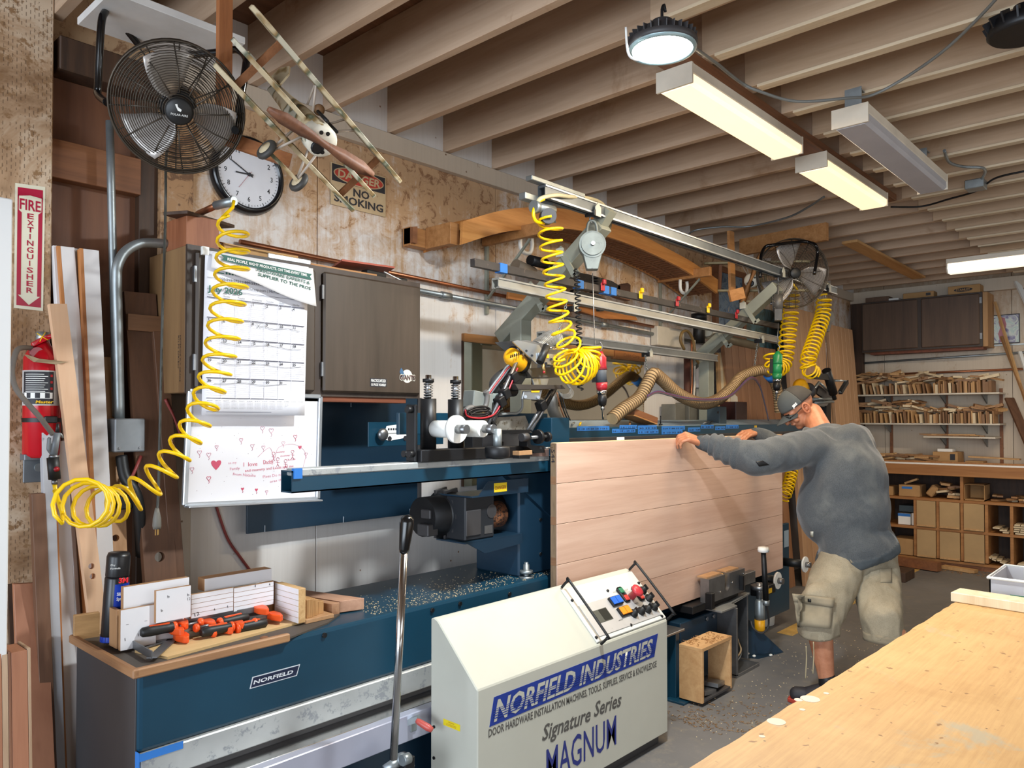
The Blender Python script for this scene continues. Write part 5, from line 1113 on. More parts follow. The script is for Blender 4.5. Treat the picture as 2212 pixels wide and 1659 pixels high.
MB().tube([atY(1728, 609, 2.26), atY(1745, 605, 2.26), atY(1770, 606, 2.26), atY(1790, 615, 2.26), atY(1793, 628, 2.26)], .010, 8, smooth=6).build('rail_hose', MATS['cream_hose'], label='cream hose looping over the far end of the highest rail', cat='hose')
# coiled yellow hoses
def coil(label, pts, r, turns, lead=None, rad=.006):
    p = helix(pts, r, turns); MB().tube(([V(q) for q in lead[0]] if lead and lead[0] else []) + p + ([V(q) for q in lead[1]] if lead and lead[1] else []), rad, 8).build('coiled_hose', m_yel, label=label, cat='hose')
CY_ = 2.22
coil('yellow coiled air hose hanging from the near end of the highest rail', [atY(u_, v_, CY_) for u_, v_ in ((1189, 474), (1189, 520), (1194, 575), (1200, 630), (1206, 680), (1217, 722), (1233, 752))], lambda t: .058 - .012 * math.sin(t * 3), 11)
coil('ball of yellow hose loops beside the red drill', [atY(u_, v_, CY_) for u_, v_ in ((1218, 765), (1232, 790), (1248, 792), (1268, 785), (1276, 760), (1277, 750))], lambda t: .05 + .034 * math.sin(math.pi * min(1, t * 1.25)) if t < .8 else .05 - .02 * (t - .8), 11)
H2 = 2.50
lp = [hit(u_, v_, y=y_) for u_, v_, y_ in ((503, 480, 2.55), (503, 540, 2.53), (500, 600, 2.52), (492, 660, 2.51), (483, 720, 2.50), (472, 780, 2.49), (455, 840, 2.48), (435, 890, 2.46), (412, 935, 2.45), (383, 980, 2.44), (345, 1025, 2.44), (300, 1062, 2.45), (262, 1084, 2.45), (232, 1094, 2.42), (205, 1092, 2.37), (185, 1088, 2.31), (170, 1085, 2.26))]
coil('long yellow coiled air hose sweeping from the copper stub to the blow gun', lp, lambda t: .050 + .006 * math.sin(t * 8) if t < .8 else .052 + (t - .8) * .07, 21.5, ([hit(505, 434, y=2.58), hit(503, 448, y=2.57), hit(480, 470, y=2.55)], [hit(135, 1110, y=2.34), hit(125, 1078, y=2.42), hit(118, 1060, y=2.45)]))
MB().cyl(hit(428, 462, y=2.85), hit(470, 443, y=2.68), .012, n=10).build('copper_stub', m_cop, label='copper stub pipe sticking out above the timber block', cat='pipe')
MB().cyl(hit(466, 444, y=2.68), hit(506, 434, y=2.58), .016, n=10).build('hose_coupling', m_galv, label='hose coupling joining the yellow coil to the copper stub', cat='fitting')
coil('yellow coiled air hose hanging straight above the green screwdriver', [atY(u_, v_, 2.38) for u_, v_ in ((1710, 628), (1707, 680), (1701, 730), (1697, 765), (1690, 790), (1676, 796), (1668, 780), (1668, 765))], .058, 19, ([atY(1712, 612, 2.24), atY(1722, 625, 2.22)], None), .0075)
coil('yellow coiled air hose hanging furthest away, ending at the black pistol drill', [atY(u_, v_, 2.24) for u_, v_ in ((1780, 640), (1777, 680), (1768, 710), (1756, 745), (1746, 775), (1746, 795), (1756, 805))], .055, 20, None, .0075)
coil('short yellow hose coil showing between the door slab and the worker', [hit(1712, 1010, y=2.36), hit(1704, 1045, y=2.34), hit(1694, 1075, y=2.33)], .042, 9)
# second, darker cord on the balancer
MB().tube(helix([(p.x + .03, 2.40, p.z - .10), (p.x + .05, 2.40, p.z - .45), (p.x + .06, 2.40, p.z - .72)], .014, 26), .004, 6).build('spiral_cable', m_blackp, label='dark coiled cord hanging behind the large balancer cable', cat='cord')
# chains and drills
def drill(label, u_, v0, v1, y, body, grip, slim=1.):
    a_ = hit(u_[0], v0, y=y); c_ = hit(u_[1], v1, y=y); L_ = (a_ - c_).length; d_ = (c_ - a_).normalized()
    t = thing('air_drill', label, 'drill', c_); r_ = .030 * slim
    MB().lathe([(.012, -.02), (r_ * .6, -.005), (r_, .01), (r_ * .95, L_ * .17), (r_ * 1.05, L_ * .22)], a_, d_, 20).build('rear_body', body, t)
    MB().lathe([(r_ * 1.02, L_ * .2), (r_ * .9, L_ * .3), (r_ * .98, L_ * .42)], a_, d_, 20).build('grip', grip, t)
    MB().lathe([(r_, L_ * .42), (r_ * .95, L_ * .5), (r_ * .8, L_ * .54)], a_, d_, 20).build('front_body', body, t)
    MB().lathe([(r_ * .8, L_ * .54), (r_ * .85, L_ * .57), (r_ * .8, L_ * .6)], a_, d_, 20).build('collar', m_chrome, t)
    MB().lathe([(r_ * .72, L_ * .6), (r_ * .78, L_ * .7), (r_ * .6, L_ * .78)], a_, d_, 16).build('chuck', m_black, t)
    MB().lathe([(r_ * .4, L_ * .78), (r_ * .38, L_ * .84), (r_ * .2, L_ * .86), (r_ * .18, L_)], a_, d_, 10).build('driver_bit', m_chrome, t)
    s_ = cr * -1; MB().bar(a_ + s_ * r_ * 1.25 + d_ * L_ * .1, a_ + s_ * r_ * 1.3 + d_ * L_ * .42, .008, .02, s_).build('lever', m_black, t)
    MB().tube([a_ - d_ * .02, a_ - d_ * .045 + cr * .012, a_ - d_ * .07], .003, 6, smooth=4).build('hang_loop', m_steel, t); return t
drill('red and grey air screwdriver hanging vertically from the large balancer', (1297, 1303), 768, 906, 2.28, m_red, paint('grip_grey', '#4c525a', .6))
drill('green air screwdriver hanging from the edge-on balancer', (1680, 1677), 765, 865, 2.28, paint('drill_green', '#1d7a45', .4), paint('drill_green', '#1d7a45', .4), 1.15)
bd = thing('pistol_drill', 'black pistol-grip air drill hanging at the far end beyond the worker', 'drill', pb_)
MB().cyl(hit(1785, 800, y=2.28), hit(1800, 850, y=2.28), .035, n=16).cyl(hit(1799, 848, y=2.28), hit(1803, 862, y=2.28), .018, n=12).build('body', m_black, bd)
MB().bar(hit(1756, 812, y=2.28), hit(1787, 815, y=2.28), .035, .045).build('grip', m_blackp, bd)
MB().tube([hit(1802, 822, y=2.28), hit(1830, 823, y=2.26), hit(1815, 848, y=2.24)], .011, 8).build('side_handle', m_galv, bd)
MB().bar(hit(1829, 825, y=2.26), hit(1815, 848, y=2.24), .03, .03).build('side_grip', m_blackp, bd)
def chain(label, a_, b2, n=10):
    t = MB(); a_, b2 = V(a_), V(b2); d_ = (b2 - a_)
    for i in range(n):
        c_ = a_ + d_ * ((i + .5) / n); L_ = d_.length / n * .72; dn = d_.normalized(); sd = dn.orthogonal().normalized()
        if i % 2: sd = dn.cross(sd)
        t.tube([c_ + dn * L_ * math.cos(q) + sd * L_ * .45 * math.sin(q) for q in [k * math.pi / 4 for k in range(8)]], .0022, 5, closed=True)
    return t.build('link_chain', m_galv, label=label, cat='chain')
hanger(hit(1396, 765, y=2.76).x, 2.76, 1.90, r3, .8); hanger(hit(1638, 740, y=2.52).x, 2.52, 2.06, r2, .8); q = hit(1232, 650, y=2.52); hanger(q.x, 2.52, 2.06, r2, .8)
chain('chain from the lowest rail holding up the near bend of the dust hose', hit(1394, 768, y=2.70), hit(1398, 806, y=2.60))
chain('chain from the middle rail holding up the far bend of the dust hose', hit(1636, 742, y=2.52), hit(1630, 790, y=2.50))
chain('chain from the middle rail behind the yellow coil', hit(1224, 655, y=2.50), hit(1200, 740, y=2.48), 14)
# corrugated dust hose with a bundle of wires
hp = [hit(u_, v_, y=2.52) for u_, v_ in ((1322, 905), (1345, 885), (1380, 860), (1398, 830), (1411, 808), (1428, 818), (1455, 843), (1485, 862), (1520, 872), (1552, 862), (1580, 838), (1605, 812), (1635, 800), (1655, 822), (1664, 850), (1668, 890))]
hp = [V((p.x, 2.52 - (.06 if i > 11 else 0), p.z)) for i, p in enumerate(hp)]
dh = thing('dust_hose', 'beige corrugated dust hose draped in waves behind the door slab', 'hose', hp[7])
MB().tube(hp, .036, 14, smooth=8).build('hose_wall', paint('hose_beige', '#b99d75', .6, 0, .1), dh)
pth = spline(hp, 8); tot = sum((b2 - a_).length for a_, b2 in zip(pth, pth[1:]))
MB().tube(helix(hp, .0375, tot / .021, 12), .0042, 5).build('hose_ribs', paint('hose_rib', '#6f5638', .6), dh, kind='stuff')
MB().cyl(hp[12].lerp(hp[13], .4), hp[12].lerp(hp[13], .8), .040, n=16).build('blue_band', m_bluetape, dh)
for k, (cc_, of_) in enumerate((('#4b3b6b', 0), ('#7a2b35', .008), ('#3a3d45', -.008), ('#55505a', .014))):
    wp = [hit(u_, v_ + k * 1.2, y=2.46) for u_, v_ in ((1398, 855), (1420, 845), (1450, 852), (1490, 860), (1540, 862), (1580, 852), (1620, 815), (1640, 830), (1652, 870), (1660, 905))]
    MB().tube(wp, .0045, 6, smooth=6).build('wire_strand', paint('wire' + cc_, cc_, .5), dh)
# ================================================================ LEFT EDGE: leaning boards, extinguisher
def lean(name, label, ut, vt, ub, vb, yt, yb, w_, th, mat, z0=0., cat='board', group=None, top_cut=0, **k):
    """board leaning back; (ut, vt) its top centre at depth yt, (ub, vb) a lower point at depth yb; goes on to the floor"""
    a = hit(ut, vt, y=yt); b = hit(ub, vb, y=yb); d = b - a; s_ = (z0 - a.z) / d.z; e = a + d * s_
    x = V((1, 0, 0)); x = (x - d.normalized() * x.dot(d.normalized())).normalized(); n = d.normalized().cross(x); n = n if n.y > 0 else -n
    m = MB(); pts = []
    for p, q in ((a, top_cut), (e, 0)): pass
    m.prism([a - x * w_ / 2, a + x * w_ / 2 - V((0, 0, top_cut)), e + x * w_ / 2, e - x * w_ / 2], n * th, .0015)
    return m.build(name, mat, label=label, cat=cat, group=group, **k)
m_wht = paint('primed_white', '#d9d5d4', .55, 0, .05, 4, '#7d6a55', .78)
m_pch = wood('peach_board', '#dcb795', '#cfa380', 'z', .5, .5)
m_pine = wood('pine_board', '#c99d74', '#a97a4f', 'z', .6, .5)
m_tanz = wood('tan_edge_z', '#c07f46', '#9c5f31', 'z', 1)
m_brz = wood('brown_board_z', '#6f4d37', '#4e3425', 'z', .5)
m_redz = wood('reddish_board_z', '#a97457', '#8d5b42', 'z', .4, .5)
def edged(label, ut, vt, ub, vb, yt, yb, w_, th):
    """primed board with a bare wooden edge band"""
    a = hit(ut, vt, y=yt); b = hit(ub, vb, y=yb); d = b - a; e = a + d * (-a.z / d.z)
    t = thing('leaning_board', label, 'board', e); x = V((1, 0, 0)); dn = d.normalized(); x = (x - dn * x.dot(dn)).normalized(); n = dn.cross(x); n = n if n.y > 0 else -n
    MB().prism([a - x * w_ / 2, a + x * w_ / 2, e + x * w_ / 2, e - x * w_ / 2], n * th, .001).build('face_board', m_wht, t)
    MB().prism([a - x * (w_ / 2 + .012), a - x * w_ / 2, e - x * w_ / 2, e - x * (w_ / 2 + .012)], n * th, .0008).build('edge_band', m_tanz, t)
    return t
edged('primed white board with a tan edge, left one of the pair on the brown plywood', 146, 533, 172, 860, 2.98, 2.93, .045, .03)
lean('leaning_board', 'pale violet-white board between the two tan-edged boards', 168, 537, 184, 860, 3.0, 2.96, .05, .02, m_wht)
edged('primed white board with a tan edge, right one of the pair, with a pencilled circle', 197, 539, 214, 900, 2.96, 2.90, .052, .03)
lean('leaning_board', 'narrow white strip left of the tan-edged boards', 119, 530, 140, 860, 2.99, 2.95, .014, .03, m_wht)
pb = thing('leaning_board', 'smooth peach-coloured board with two round holes leaning in front of the white boards', 'board', hit(205, 1400, y=2.80))
a = hit(126, 656, y=2.86); b = hit(200, 1240, y=2.80); d = (b - a); e = a + d * ((.0 - a.z) / d.z)
def holed(name, a, e, w_, th, holes, mat, par):
    """flat board from a down to e with round through holes [(fraction, radius)]"""
    d = (e - a); L_ = d.length; d.normalize(); x = V((1, 0, 0)); x = (x - d * x.dot(d)).normalized(); n = d.cross(x); n = n if n.y > 0 else -n
    m = MB(); bm = m.bm; P = lambda u, v, k: a + x * u + d * v + n * (th * k)
    cuts = [0.]
    for f_, r_ in holes: cuts += [f_ * L_ - r_ * 1.6, f_ * L_ + r_ * 1.6]
    cuts.append(L_); cuts[1:-1] = sorted(cuts[1:-1])
    for i in range(len(cuts) - 1):
        c0, c1 = cuts[i], cuts[i + 1]
        hole = [h for h in holes if c0 < h[0] * L_ < c1]
        if not hole:
            if c1 > c0: m.prism([P(-w_ / 2, c0, 0), P(w_ / 2, c0, 0), P(w_ / 2, c1, 0), P(-w_ / 2, c1, 0)], n * th)
            continue
        cy, r_ = hole[0][0] * L_, hole[0][1]; N_ = 24
        for k in (0, 1):
            ci = [bm.verts.new(P(math.cos(q) * r_, cy + math.sin(q) * r_, k)) for q in [j * 2 * math.pi / N_ for j in range(N_)]]
            def sq(q):
                cx_, sy_ = math.cos(q), math.sin(q); s_ = 1 / max(abs(cx_), abs(sy_)); return P(cx_ * s_ * w_ / 2, cy + sy_ * s_ * (c1 - c0) / 2, k)
            so = [bm.verts.new(sq(j * 2 * math.pi / N_ )) for j in range(N_)]
            for j in range(N_): bm.faces.new((ci[j], ci[(j + 1) % N_], so[(j + 1) % N_], so[j]))
            if k == 0: c_f, s_f = ci, so
        for j in range(N_):
            bm.faces.new((c_f[j], c_f[(j + 1) % N_], ci[(j + 1) % N_], ci[j])); bm.faces.new((s_f[j], s_f[(j + 1) % N_], so[(j + 1) % N_], so[j]))
    return m.build(name, mat, par)
L_ = (e - a).length; f1 = (hit(190, 1225, y=2.80) - a).length / L_; f2_ = (hit(192, 1247, y=2.80) - a).length / L_
holed('board_blank', a, e, .052, .026, [(f1, .010), (f2_, .010)], m_pch, pb)
pb2 = thing('leaning_board', 'pinkish pine board with one dark bored hole beside the white boards', 'board', hit(262, 1400, y=2.84))
a = hit(238, 772, y=3.0); b = hit(250, 1162, y=2.90); d = (b - a); e = a + d * (-a.z / d.z)
holed('board_blank', a, e, .075, .02, [((b - a).length / (e - a).length, .012)], m_pine, pb2)
pb3 = thing('leaning_board', 'dark brown board with a cross band and an oval hole leaning beside the whiteboard', 'board', hit(350, 1300, y=2.82))
a = hit(303, 632, y=2.97); b = hit(345, 1203, y=2.84); d = (b - a); e = a + d * (-a.z / d.z)
holed('board_blank', a, e, .115, .025, [((b - a).length / (e - a).length, .018)], m_brz, pb3)
q = a + (e - a) * .06; MB().bar(q + V((-.06, -.012, .0)), q + V((.06, -.012, -.0)), .02, .06).build('cross_band', wood('band_brown', '#7d583b', '#5c3f2a', 'x'), pb3)
lean('leaning_board', 'short brown offcut board standing behind the dark banded board', 346, 716, 350, 770, 2.93, 2.92, .05, .02, m_brz)
# strips beside the machine end
for i, (ub, w_, yb, mt, lb, zt) in enumerate(((118, .04, 2.72, m_brz, 'brown board edge next to the treated post', 1.25), (136, .035, 2.74, paint('grey_white_strip', '#a9a9ad', .6, 0, .05), 'grey-white strip beside the brown board edge', 1.45), (147, .014, 2.75, m_tanz, 'thin tan strip beside the grey-white strip', 1.45), (163, .05, 2.77, m_wht, 'white knotty board touching the dark end of the machine', 1.42))):
    b = hit(ub + 4, 1500, y=yb); x = b.x
    MB().prism([(x - w_ / 2 - .02, yb + .13, zt), (x + w_ / 2 - .02, yb + .13, zt), (x + w_ / 2 + .0, yb - .01, 0), (x - w_ / 2 + .0, yb - .01, 0)], (0, .03, 0), .001).build('leaning_board', mt, label=lb, cat='board')
MB().prism([hit(30, 1262, y=2.86), hit(101, 1258, y=2.86), V((hit(101, 1258, y=2.86).x - .02, 2.62, 0)), V((hit(30, 1262, y=2.86).x - .02, 2.62, 0))], (0, .02, 0), .001).build('leaning_board', m_redz, label='wide plain reddish board leaning on the treated post', cat='board')
MB().prism([hit(17, 1264, y=2.90), hit(31, 1262, y=2.90), V((hit(31, 1262, y=2.9).x, 2.72, 0)), V((hit(17, 1264, y=2.9).x, 2.72, 0))], (0, .02, 0)).build('leaning_board', m_dk, label='dark board sliver behind the wide reddish board', cat='board')
st = thing('board_stack', 'laminated stack of striped hardwood boards at the lower left corner', 'stack', hit(40, 1659, y=2.2))
zt = hit(0, 1412, y=2.3).z; xr = hit(67, 1403, y=2.3).x; xs_ = [xr - k for k in (0, .008, .045, .052, .066, .082, .11)]
for i, (x1, x0) in enumerate(zip(xs_, xs_[1:])):
    MB().prism([(x0, 2.3, zt - (.004 if i % 2 else 0)), (x1 - .0008, 2.3, zt - (.004 if i % 2 else 0)), (x1 - .0008, 2.22, .0), (x0, 2.22, .0)], (0, .09, 0), .0008).build('lamination', (wood('lam_pale', '#b79b80', '#927458', 'z', .6), m_redz, wood('lam_mid', '#8c6046', '#6d4733', 'z', .6))[i % 3], st)
xw = hit(28, 430, y=2.3).x; zw = hit(28, 430, y=2.3).z
MB().box(xw - .20, xw, 2.3, 2.34, 0, zw, .003).build('leaning_board', paint('panel_white', '#dddddc', .4, 0, .02, 2), label='tall smooth white panel cut off by the left edge of the picture', cat='panel')
# fire extinguisher
ex = thing('fire_extinguisher', 'red fire extinguisher strapped to the treated post below its sign', 'extinguisher', (.835, 2.93, 1.37))
EX = V((.835, 2.925, 0)); er = .056
m_exr = paint('extinguisher_red', '#b3121f', .22, 0, .04, 3)
MB().lathe([(er - .012, 1.365), (er, 1.375), (er, 1.70), (er - .01, 1.722), (.025, 1.745), (.02, 1.76)], EX, (0, 0, 1), 40).build('tank', m_exr, ex)
def band(name, z0, z1, a0, a1, mat, rr=er + .0008, n=20):
    fr = V((-EX.x, -EX.y, 0)).normalized(); sd = V((fr.y, -fr.x, 0))
    return MB().grid(lambda a, b: EX + (fr * math.cos(a0 + (a1 - a0) * a) + sd * -math.sin(a0 + (a1 - a0) * a)) * rr + V((0, 0, z0 + (z1 - z0) * b)), n, 1).build(name, mat, ex, recalc=False)
ze = lambda v_: hit(88, v_, y=2.88).z
band('label_ground', ze(876), ze(800), -1.5, 1.5, flat('label_grey', '#b5b3b0'))
band('label_black', ze(873), ze(803), -1.15, .62, m_text, er + .0012)
band('label_white', ze(861), ze(848), -1.05, .55, m_gtape, er + .0016)
for k in range(9): band('label_text_line', ze(846 - k * 4.6), ze(846 - k * 4.6) + .0018, -.95, (.15, .3, .1)[k % 3], m_gtape, er + .0016, 8)
for k in range(3): band('pictogram', ze(860), ze(849), -.85 + k * .5, -.60 + k * .5, m_text, er + .002, 4)
for k in range(3): band('red_pictogram', ze(842 - k * 14), ze(842 - k * 14) + .008, .42, .55, m_exr, er + .002, 4)
fr = V((-EX.x, -EX.y, 0)).normalized(); sd = V((-fr.y, fr.x, 0))
text('lettering', [('Master', -.018, 0, .009, dict(w=.05, shear=.2, bold=.03))], EX + fr * (er + .002) + V((0, 0, ze(871))), sd, (0, 0, 1), flat('label_yellow', '#e8b51a'), ex)
band('strap', ze(912), ze(903), -1.7, 1.7, m_black, er + .002)
MB().box(EX.x - .01, EX.x + .03, EX.y - er - .01, EX.y - er + .004, ze(914), ze(899), .003).build('strap_buckle', m_black, ex)
MB().cyl((EX.x, EX.y, 1.755), (EX.x, EX.y, 1.79), .02, n=16).build('valve', m_galv, ex)
gq = hit(80, 763, y=2.89); MB().cyl(gq + V((0, .02, 0)), gq + V((0, -.005, 0)), .02, n=20).build('gauge', paint('gauge_red', '#a8525a', .3), ex)
MB().prism([hit(70, 740, y=2.9), hit(90, 728, y=2.9), hit(120, 718, y=2.88), hit(146, 716, y=2.86), hit(147, 720, y=2.86), hit(118, 726, y=2.88), hit(92, 740, y=2.9), hit(72, 750, y=2.9)], (0, .02, 0), .002).build('carry_handle', m_exr, ex)
MB().prism([hit(92, 748, y=2.9), hit(108, 755, y=2.89), hit(125, 775, y=2.88), hit(141, 798, y=2.86), hit(136, 803, y=2.86), hit(118, 785, y=2.88), hit(98, 765, y=2.9)], (0, .02, 0), .002).build('squeeze_lever', m_exr, ex)
MB().tube([hit(68, 752, y=2.90), hit(50, 751, y=2.88), hit(36, 758, y=2.86), hit(27, 790, y=2.84), hit(27, 815, y=2.83), hit(36, 842, y=2.82), hit(60, 872, y=2.82), hit(85, 900, y=2.82), hit(100, 920, y=2.83), hit(114, 938, y=2.84)], .0085, 10, smooth=5).build('discharge_hose', paint('dusty_rubber', '#6a6159', .7, 0, .15), ex)
MB().tube([hit(80, 720, y=2.88), hit(92, 728, y=2.87), hit(104, 735, y=2.87)], .0015, 5).tube([hit(98, 718, y=2.87), hit(90, 730, y=2.87), hit(86, 738, y=2.87)], .0015, 5).build('safety_tie', m_yel, ex)
MB().prism([hit(58, 766, y=2.87), hit(85, 775, y=2.85), hit(148, 782, y=2.83), hit(120, 787, y=2.85), hit(75, 782, y=2.87)], (0, .03, .002)).build('paper_tag', paint('tag_paper', '#b39b78', .8), ex)
bq0, bq1 = hit(50, 992, y=2.95), hit(103, 1040, y=2.95)
eb = MB().box(bq0.x, bq1.x, 2.945, 2.955, bq1.z, bq0.z, .002).box(bq0.x - .01, bq1.x + .01, 2.90, 2.95, bq0.z - .002, bq0.z + .018, .002).build('extinguisher_bracket', paint('bracket_grey', '#6c7176', .5, .4), label='grey steel bracket plate under the fire extinguisher', cat='bracket')
MB().cyl((bq0.x + .045, 2.94, (bq0.z + bq1.z) / 2 + .01), (bq0.x + .045, 2.946, (bq0.z + bq1.z) / 2 + .01), .014, n=18).build('washer', m_galv, eb)
# blow gun on the yellow hose
BY = 2.47
bg = thing('blow_gun', 'grey air blow gun with a black sleeve and red dot in front of the extinguisher', 'blow gun', hit(118, 1050, y=BY))
B = lambda a, b: hit(a, b, y=BY)
MB().cyl(B(114, 988), B(118, 1035), .016, n=18).build('sleeve', m_blackp, bg)
MB().cyl(B(116, 990) + V((0, 0, 0)), B(117, 983), .013, n=14).cyl(B(118, 1036), B(118, 1046), .008, n=12).build('collar', m_steel, bg)
MB().cyl(B(116, 984), B(124, 935), .009, n=12).prism([B(104, 945), B(111, 944), B(112, 968), B(120, 975), B(112, 985), B(102, 972)], (0, .012, 0), .003).build('gun_body', paint('gun_grey', '#7b8084', .5, .2), bg)
MB().cyl(B(124, 934), B(125, 915), .006, .004, n=10).build('nozzle', m_blackp, bg)
MB().tube([B(125, 935), B(132, 938), B(136, 946)], .003, 6).build('trigger', m_galv, bg)
MB().lathe([(0, -.018), (.008, -.0172)], B(118, 1013), V((0, 1, 0)), 14).build('red_dot', m_red, bg)
MB().tube([B(118, 1046), B(120, 1062), B(125, 1076)], .006, 8).build('hose_tail', m_yel, bg)
# ================================================================ ON THE TRAY
def slab(name, label, u0, u1, vb, vt, y, th, mat, cat='block', par=None, group=None, zb=None):
    a = hit(u0, vb, y=y); b = hit(u1, vb, y=y); t = hit(u0, vt, y=y).z
    return MB().box(a.x, b.x, y, y + th, a.z if zb is None else zb, t, .0012).build(name, mat, par, label=label if not par else None, cat=cat if not par else None, group=group)
TZ = .7865
m_prw = paint('white_melamine', '#e2e0e2', .5, 0, .03, 4, '#8b7b70', .80)
m_mdf = wood('mdf_edge', '#b48b63', '#9f764f', 'z', 1)
def faced(label, u0, u1, vb, vt, y, th, zb=None, grooves=0, par_name='sample_block'):
    a = hit(u0, vb, y=y); b = hit(u1, vb, y=y); t = hit(u0, vt, y=y).z; z0 = a.z if zb is None else zb
    T = thing(par_name, label, 'block', ((a.x + b.x) / 2, y, z0))
    MB().box(a.x, b.x, y + .0015, y + th, z0, t, .0008).build('core', m_mdf, T)
    if not grooves: MB().box(a.x + .0006, b.x - .0006, y, y + .0015, z0 + .0004, t - .0004).build('white_face', m_prw, T)
    for k in range(grooves):
        h_ = (t - z0) / grooves; MB().box(a.x + .0006, b.x - .0006, y, y + .0015, z0 + k * h_ + .0008, z0 + (k + 1) * h_ - .0008, 0).build('white_plank', m_prw, T)
    return T
faced('tall white board with a tan edge behind the other sample blocks', 266, 408, 1375, 1269, 2.50, .022, TZ)
faced('square white block at the left front with pencil ticks', 260, 337, 1397, 1319, 2.470, .016, TZ)
faced('white block held higher, marked with small letters b', 337, 412, 1347, 1277, 2.455, .016)
faced('low white block behind the orange clamps', 337, 398, 1370, 1320, 2.485, .016, TZ)
faced('low pale block under the first grooved board', 400, 455, 1362, 1325, 2.49, .016, TZ)
faced('grooved white sample board left of its twin, marked 12', 413, 504, 1337, 1285, 2.472, .014, None, 5)
faced('grooved white sample board right of its twin', 505, 591, 1322, 1271, 2.472, .014, None, 5)
faced('thick white block lying on top behind the grooved boards', 442, 587, 1278, 1251, 2.50, .05)
slab('wood_block', 'brown block standing just behind the right grooved board', 574, 604, 1350, 1263, 2.52, .05, m_mdf, zb=TZ)
MB().box(.925, .938, 2.50, 2.56, TZ, .905, .001).build('wood_block', m_mdf, label='brown wood block standing between the spray can and white blocks', cat='block')
for its, y_ in (([('b', (362, 1292), (366, 1291), 6), ('b', (405, 1288), (409, 1287), 6), ('b', (348, 1322), (352, 1321), 6), ('12', (405, 1297), (411, 1296), 6)], 2.4548), ([('12', (421, 1332), (431, 1328), 8), ('4', (462, 1320), (465, 1319), 6), ('4', (490, 1314), (493, 1313), 6), ('4', (550, 1269), (553, 1268), 6), ('4', (581, 1266), (584, 1265), 6)], 2.4716), ([('/', (270, 1385), (274, 1380), 5), ('/', (298, 1375), (302, 1371), 5), ('/', (318, 1376), (323, 1371), 5), ('-', (272, 1351), (278, 1350), 4), ('-', (312, 1343), (318, 1342), 4)], 2.4698)):
    wtext('pencil_marks', its, y_, m_text, None, .0004, label='pencilled marks on the faces of the white blocks, ' + {2.4548: 'letters b', 2.4716: 'figures 12 and 4', 2.4698: 'short ticks'}[y_], cat='writing')
gx = 1.463
gb = thing('sample_block', 'white grooved block turned end-on at the right of the clamps', 'block', (gx, 2.42, TZ))
MB().box(gx + .002, gx + .03, 2.345, 2.50, TZ, .905, .001).build('core', wood('pine_end', '#d0aa78', '#ab8250', 'y', 2), gb)
for k in range(6): MB().box(gx, gx + .002, 2.346, 2.499, TZ + .0198 * k + .0008, TZ + .0198 * (k + 1) - .0008, 0).build('white_plank', m_prw, gb)
m_endg = wood('end_grain', '#c0925f', '#8f6639', 'z', 3)
for x0, x1, zt, y0, lb in ((1.505, 1.535, .858, 2.36, 'tall offcut with end grain right behind the turned grooved block'), (1.537, 1.56, .85, 2.37, 'middle end-grain offcut of three beside the grooved block'), (1.563, 1.59, .838, 2.38, 'smallest pale end-grain offcut of three beside the grooved block')):
    MB().box(x0, x1, y0, y0 + .10, .793, zt, .001).build('wood_offcut', m_endg, label=lb, cat='offcut')
MB().box(1.495, 1.61, 2.345, 2.42, .779, .793, .001).build('wood_offcut', m_mdf, label='thin strip of wood under the three end-grain offcuts', cat='offcut')
m_timy = wood('timber_y', '#b98d6c', '#94694a', 'y', .8)
MB().prism([(1.628, 2.385, .776), (1.662, 2.385, .776), (1.59, 2.74, .776), (1.556, 2.74, .776)], (0, 0, .042), .001).build('timber', m_timy, label='narrow square timber lying beside the wider pinkish timber', cat='timber')
MB().prism([(1.672, 2.40, .776), (1.765, 2.375, .776), (1.665, 2.745, .776), (1.597, 2.745, .776)], (0, 0, .042), .001).build('timber', wood('timber_y2', '#c0957a', '#a1745a', 'y', .8), label='wide pinkish timber reaching furthest right on the machine top', cat='timber')
# spray can
c0 = hit(236, 1385, z=.79); tilt = V((.05, -.03, 1)).normalized()
sc_ = thing('spray_can', 'black and blue aerosol can standing at the left end of the tray', 'can', c0)
C0 = V((c0.x + .01, c0.y + .0, .789))
hcan = .245
MB().lathe([(.034, 0), (.036, .004), (.036, .2), (.033, .206)], C0, tilt, 32).build('can_body', paint('can_black', '#17171c', .3), sc_)
MB().lathe([(.0345, .206), (.035, .208), (.035, .268), (.031, .28), (.0, .282)], C0, tilt, 32).build('cap', paint('cap_black', '#1c1c1e', .35), sc_)
fr = V((-C0.x, -C0.y, 0)).normalized(); sdx = V((-fr.y, fr.x, 0))
def cband(z0, z1, a0, a1, mat, nm, rr=.0366): return MB().grid(lambda a, b: C0 + tilt * (z0 + (z1 - z0) * b) + (fr * math.cos(a0 + (a1 - a0) * a) + sdx * math.sin(a0 + (a1 - a0) * a)) * rr, 16, 1).build(nm, mat, sc_, recalc=False)
cband(.003, .02, -3.1, 3.1, paint('can_blue', '#1d3fae', .3), 'blue_base')
cband(.10, .185, -.15, 1.5, MATS['can_blue'], 'blue_label')
text('lettering', [('3M', .004, .19, .015, dict(bold=.05))], C0 + fr * .039, sdx, tilt, flat('logo_red', '#e0202a'), sc_)
text('lettering', [('Silicone', .002, .15, .010, dict(w=.03, bold=.02)), ('Spray', .002, .135, .010, dict(w=.022, bold=.02)), ('Dry', -.022, .245, .006), ('Formula', -.022, .234, .006)], C0 + fr * .039, sdx, tilt, m_gtape, sc_)
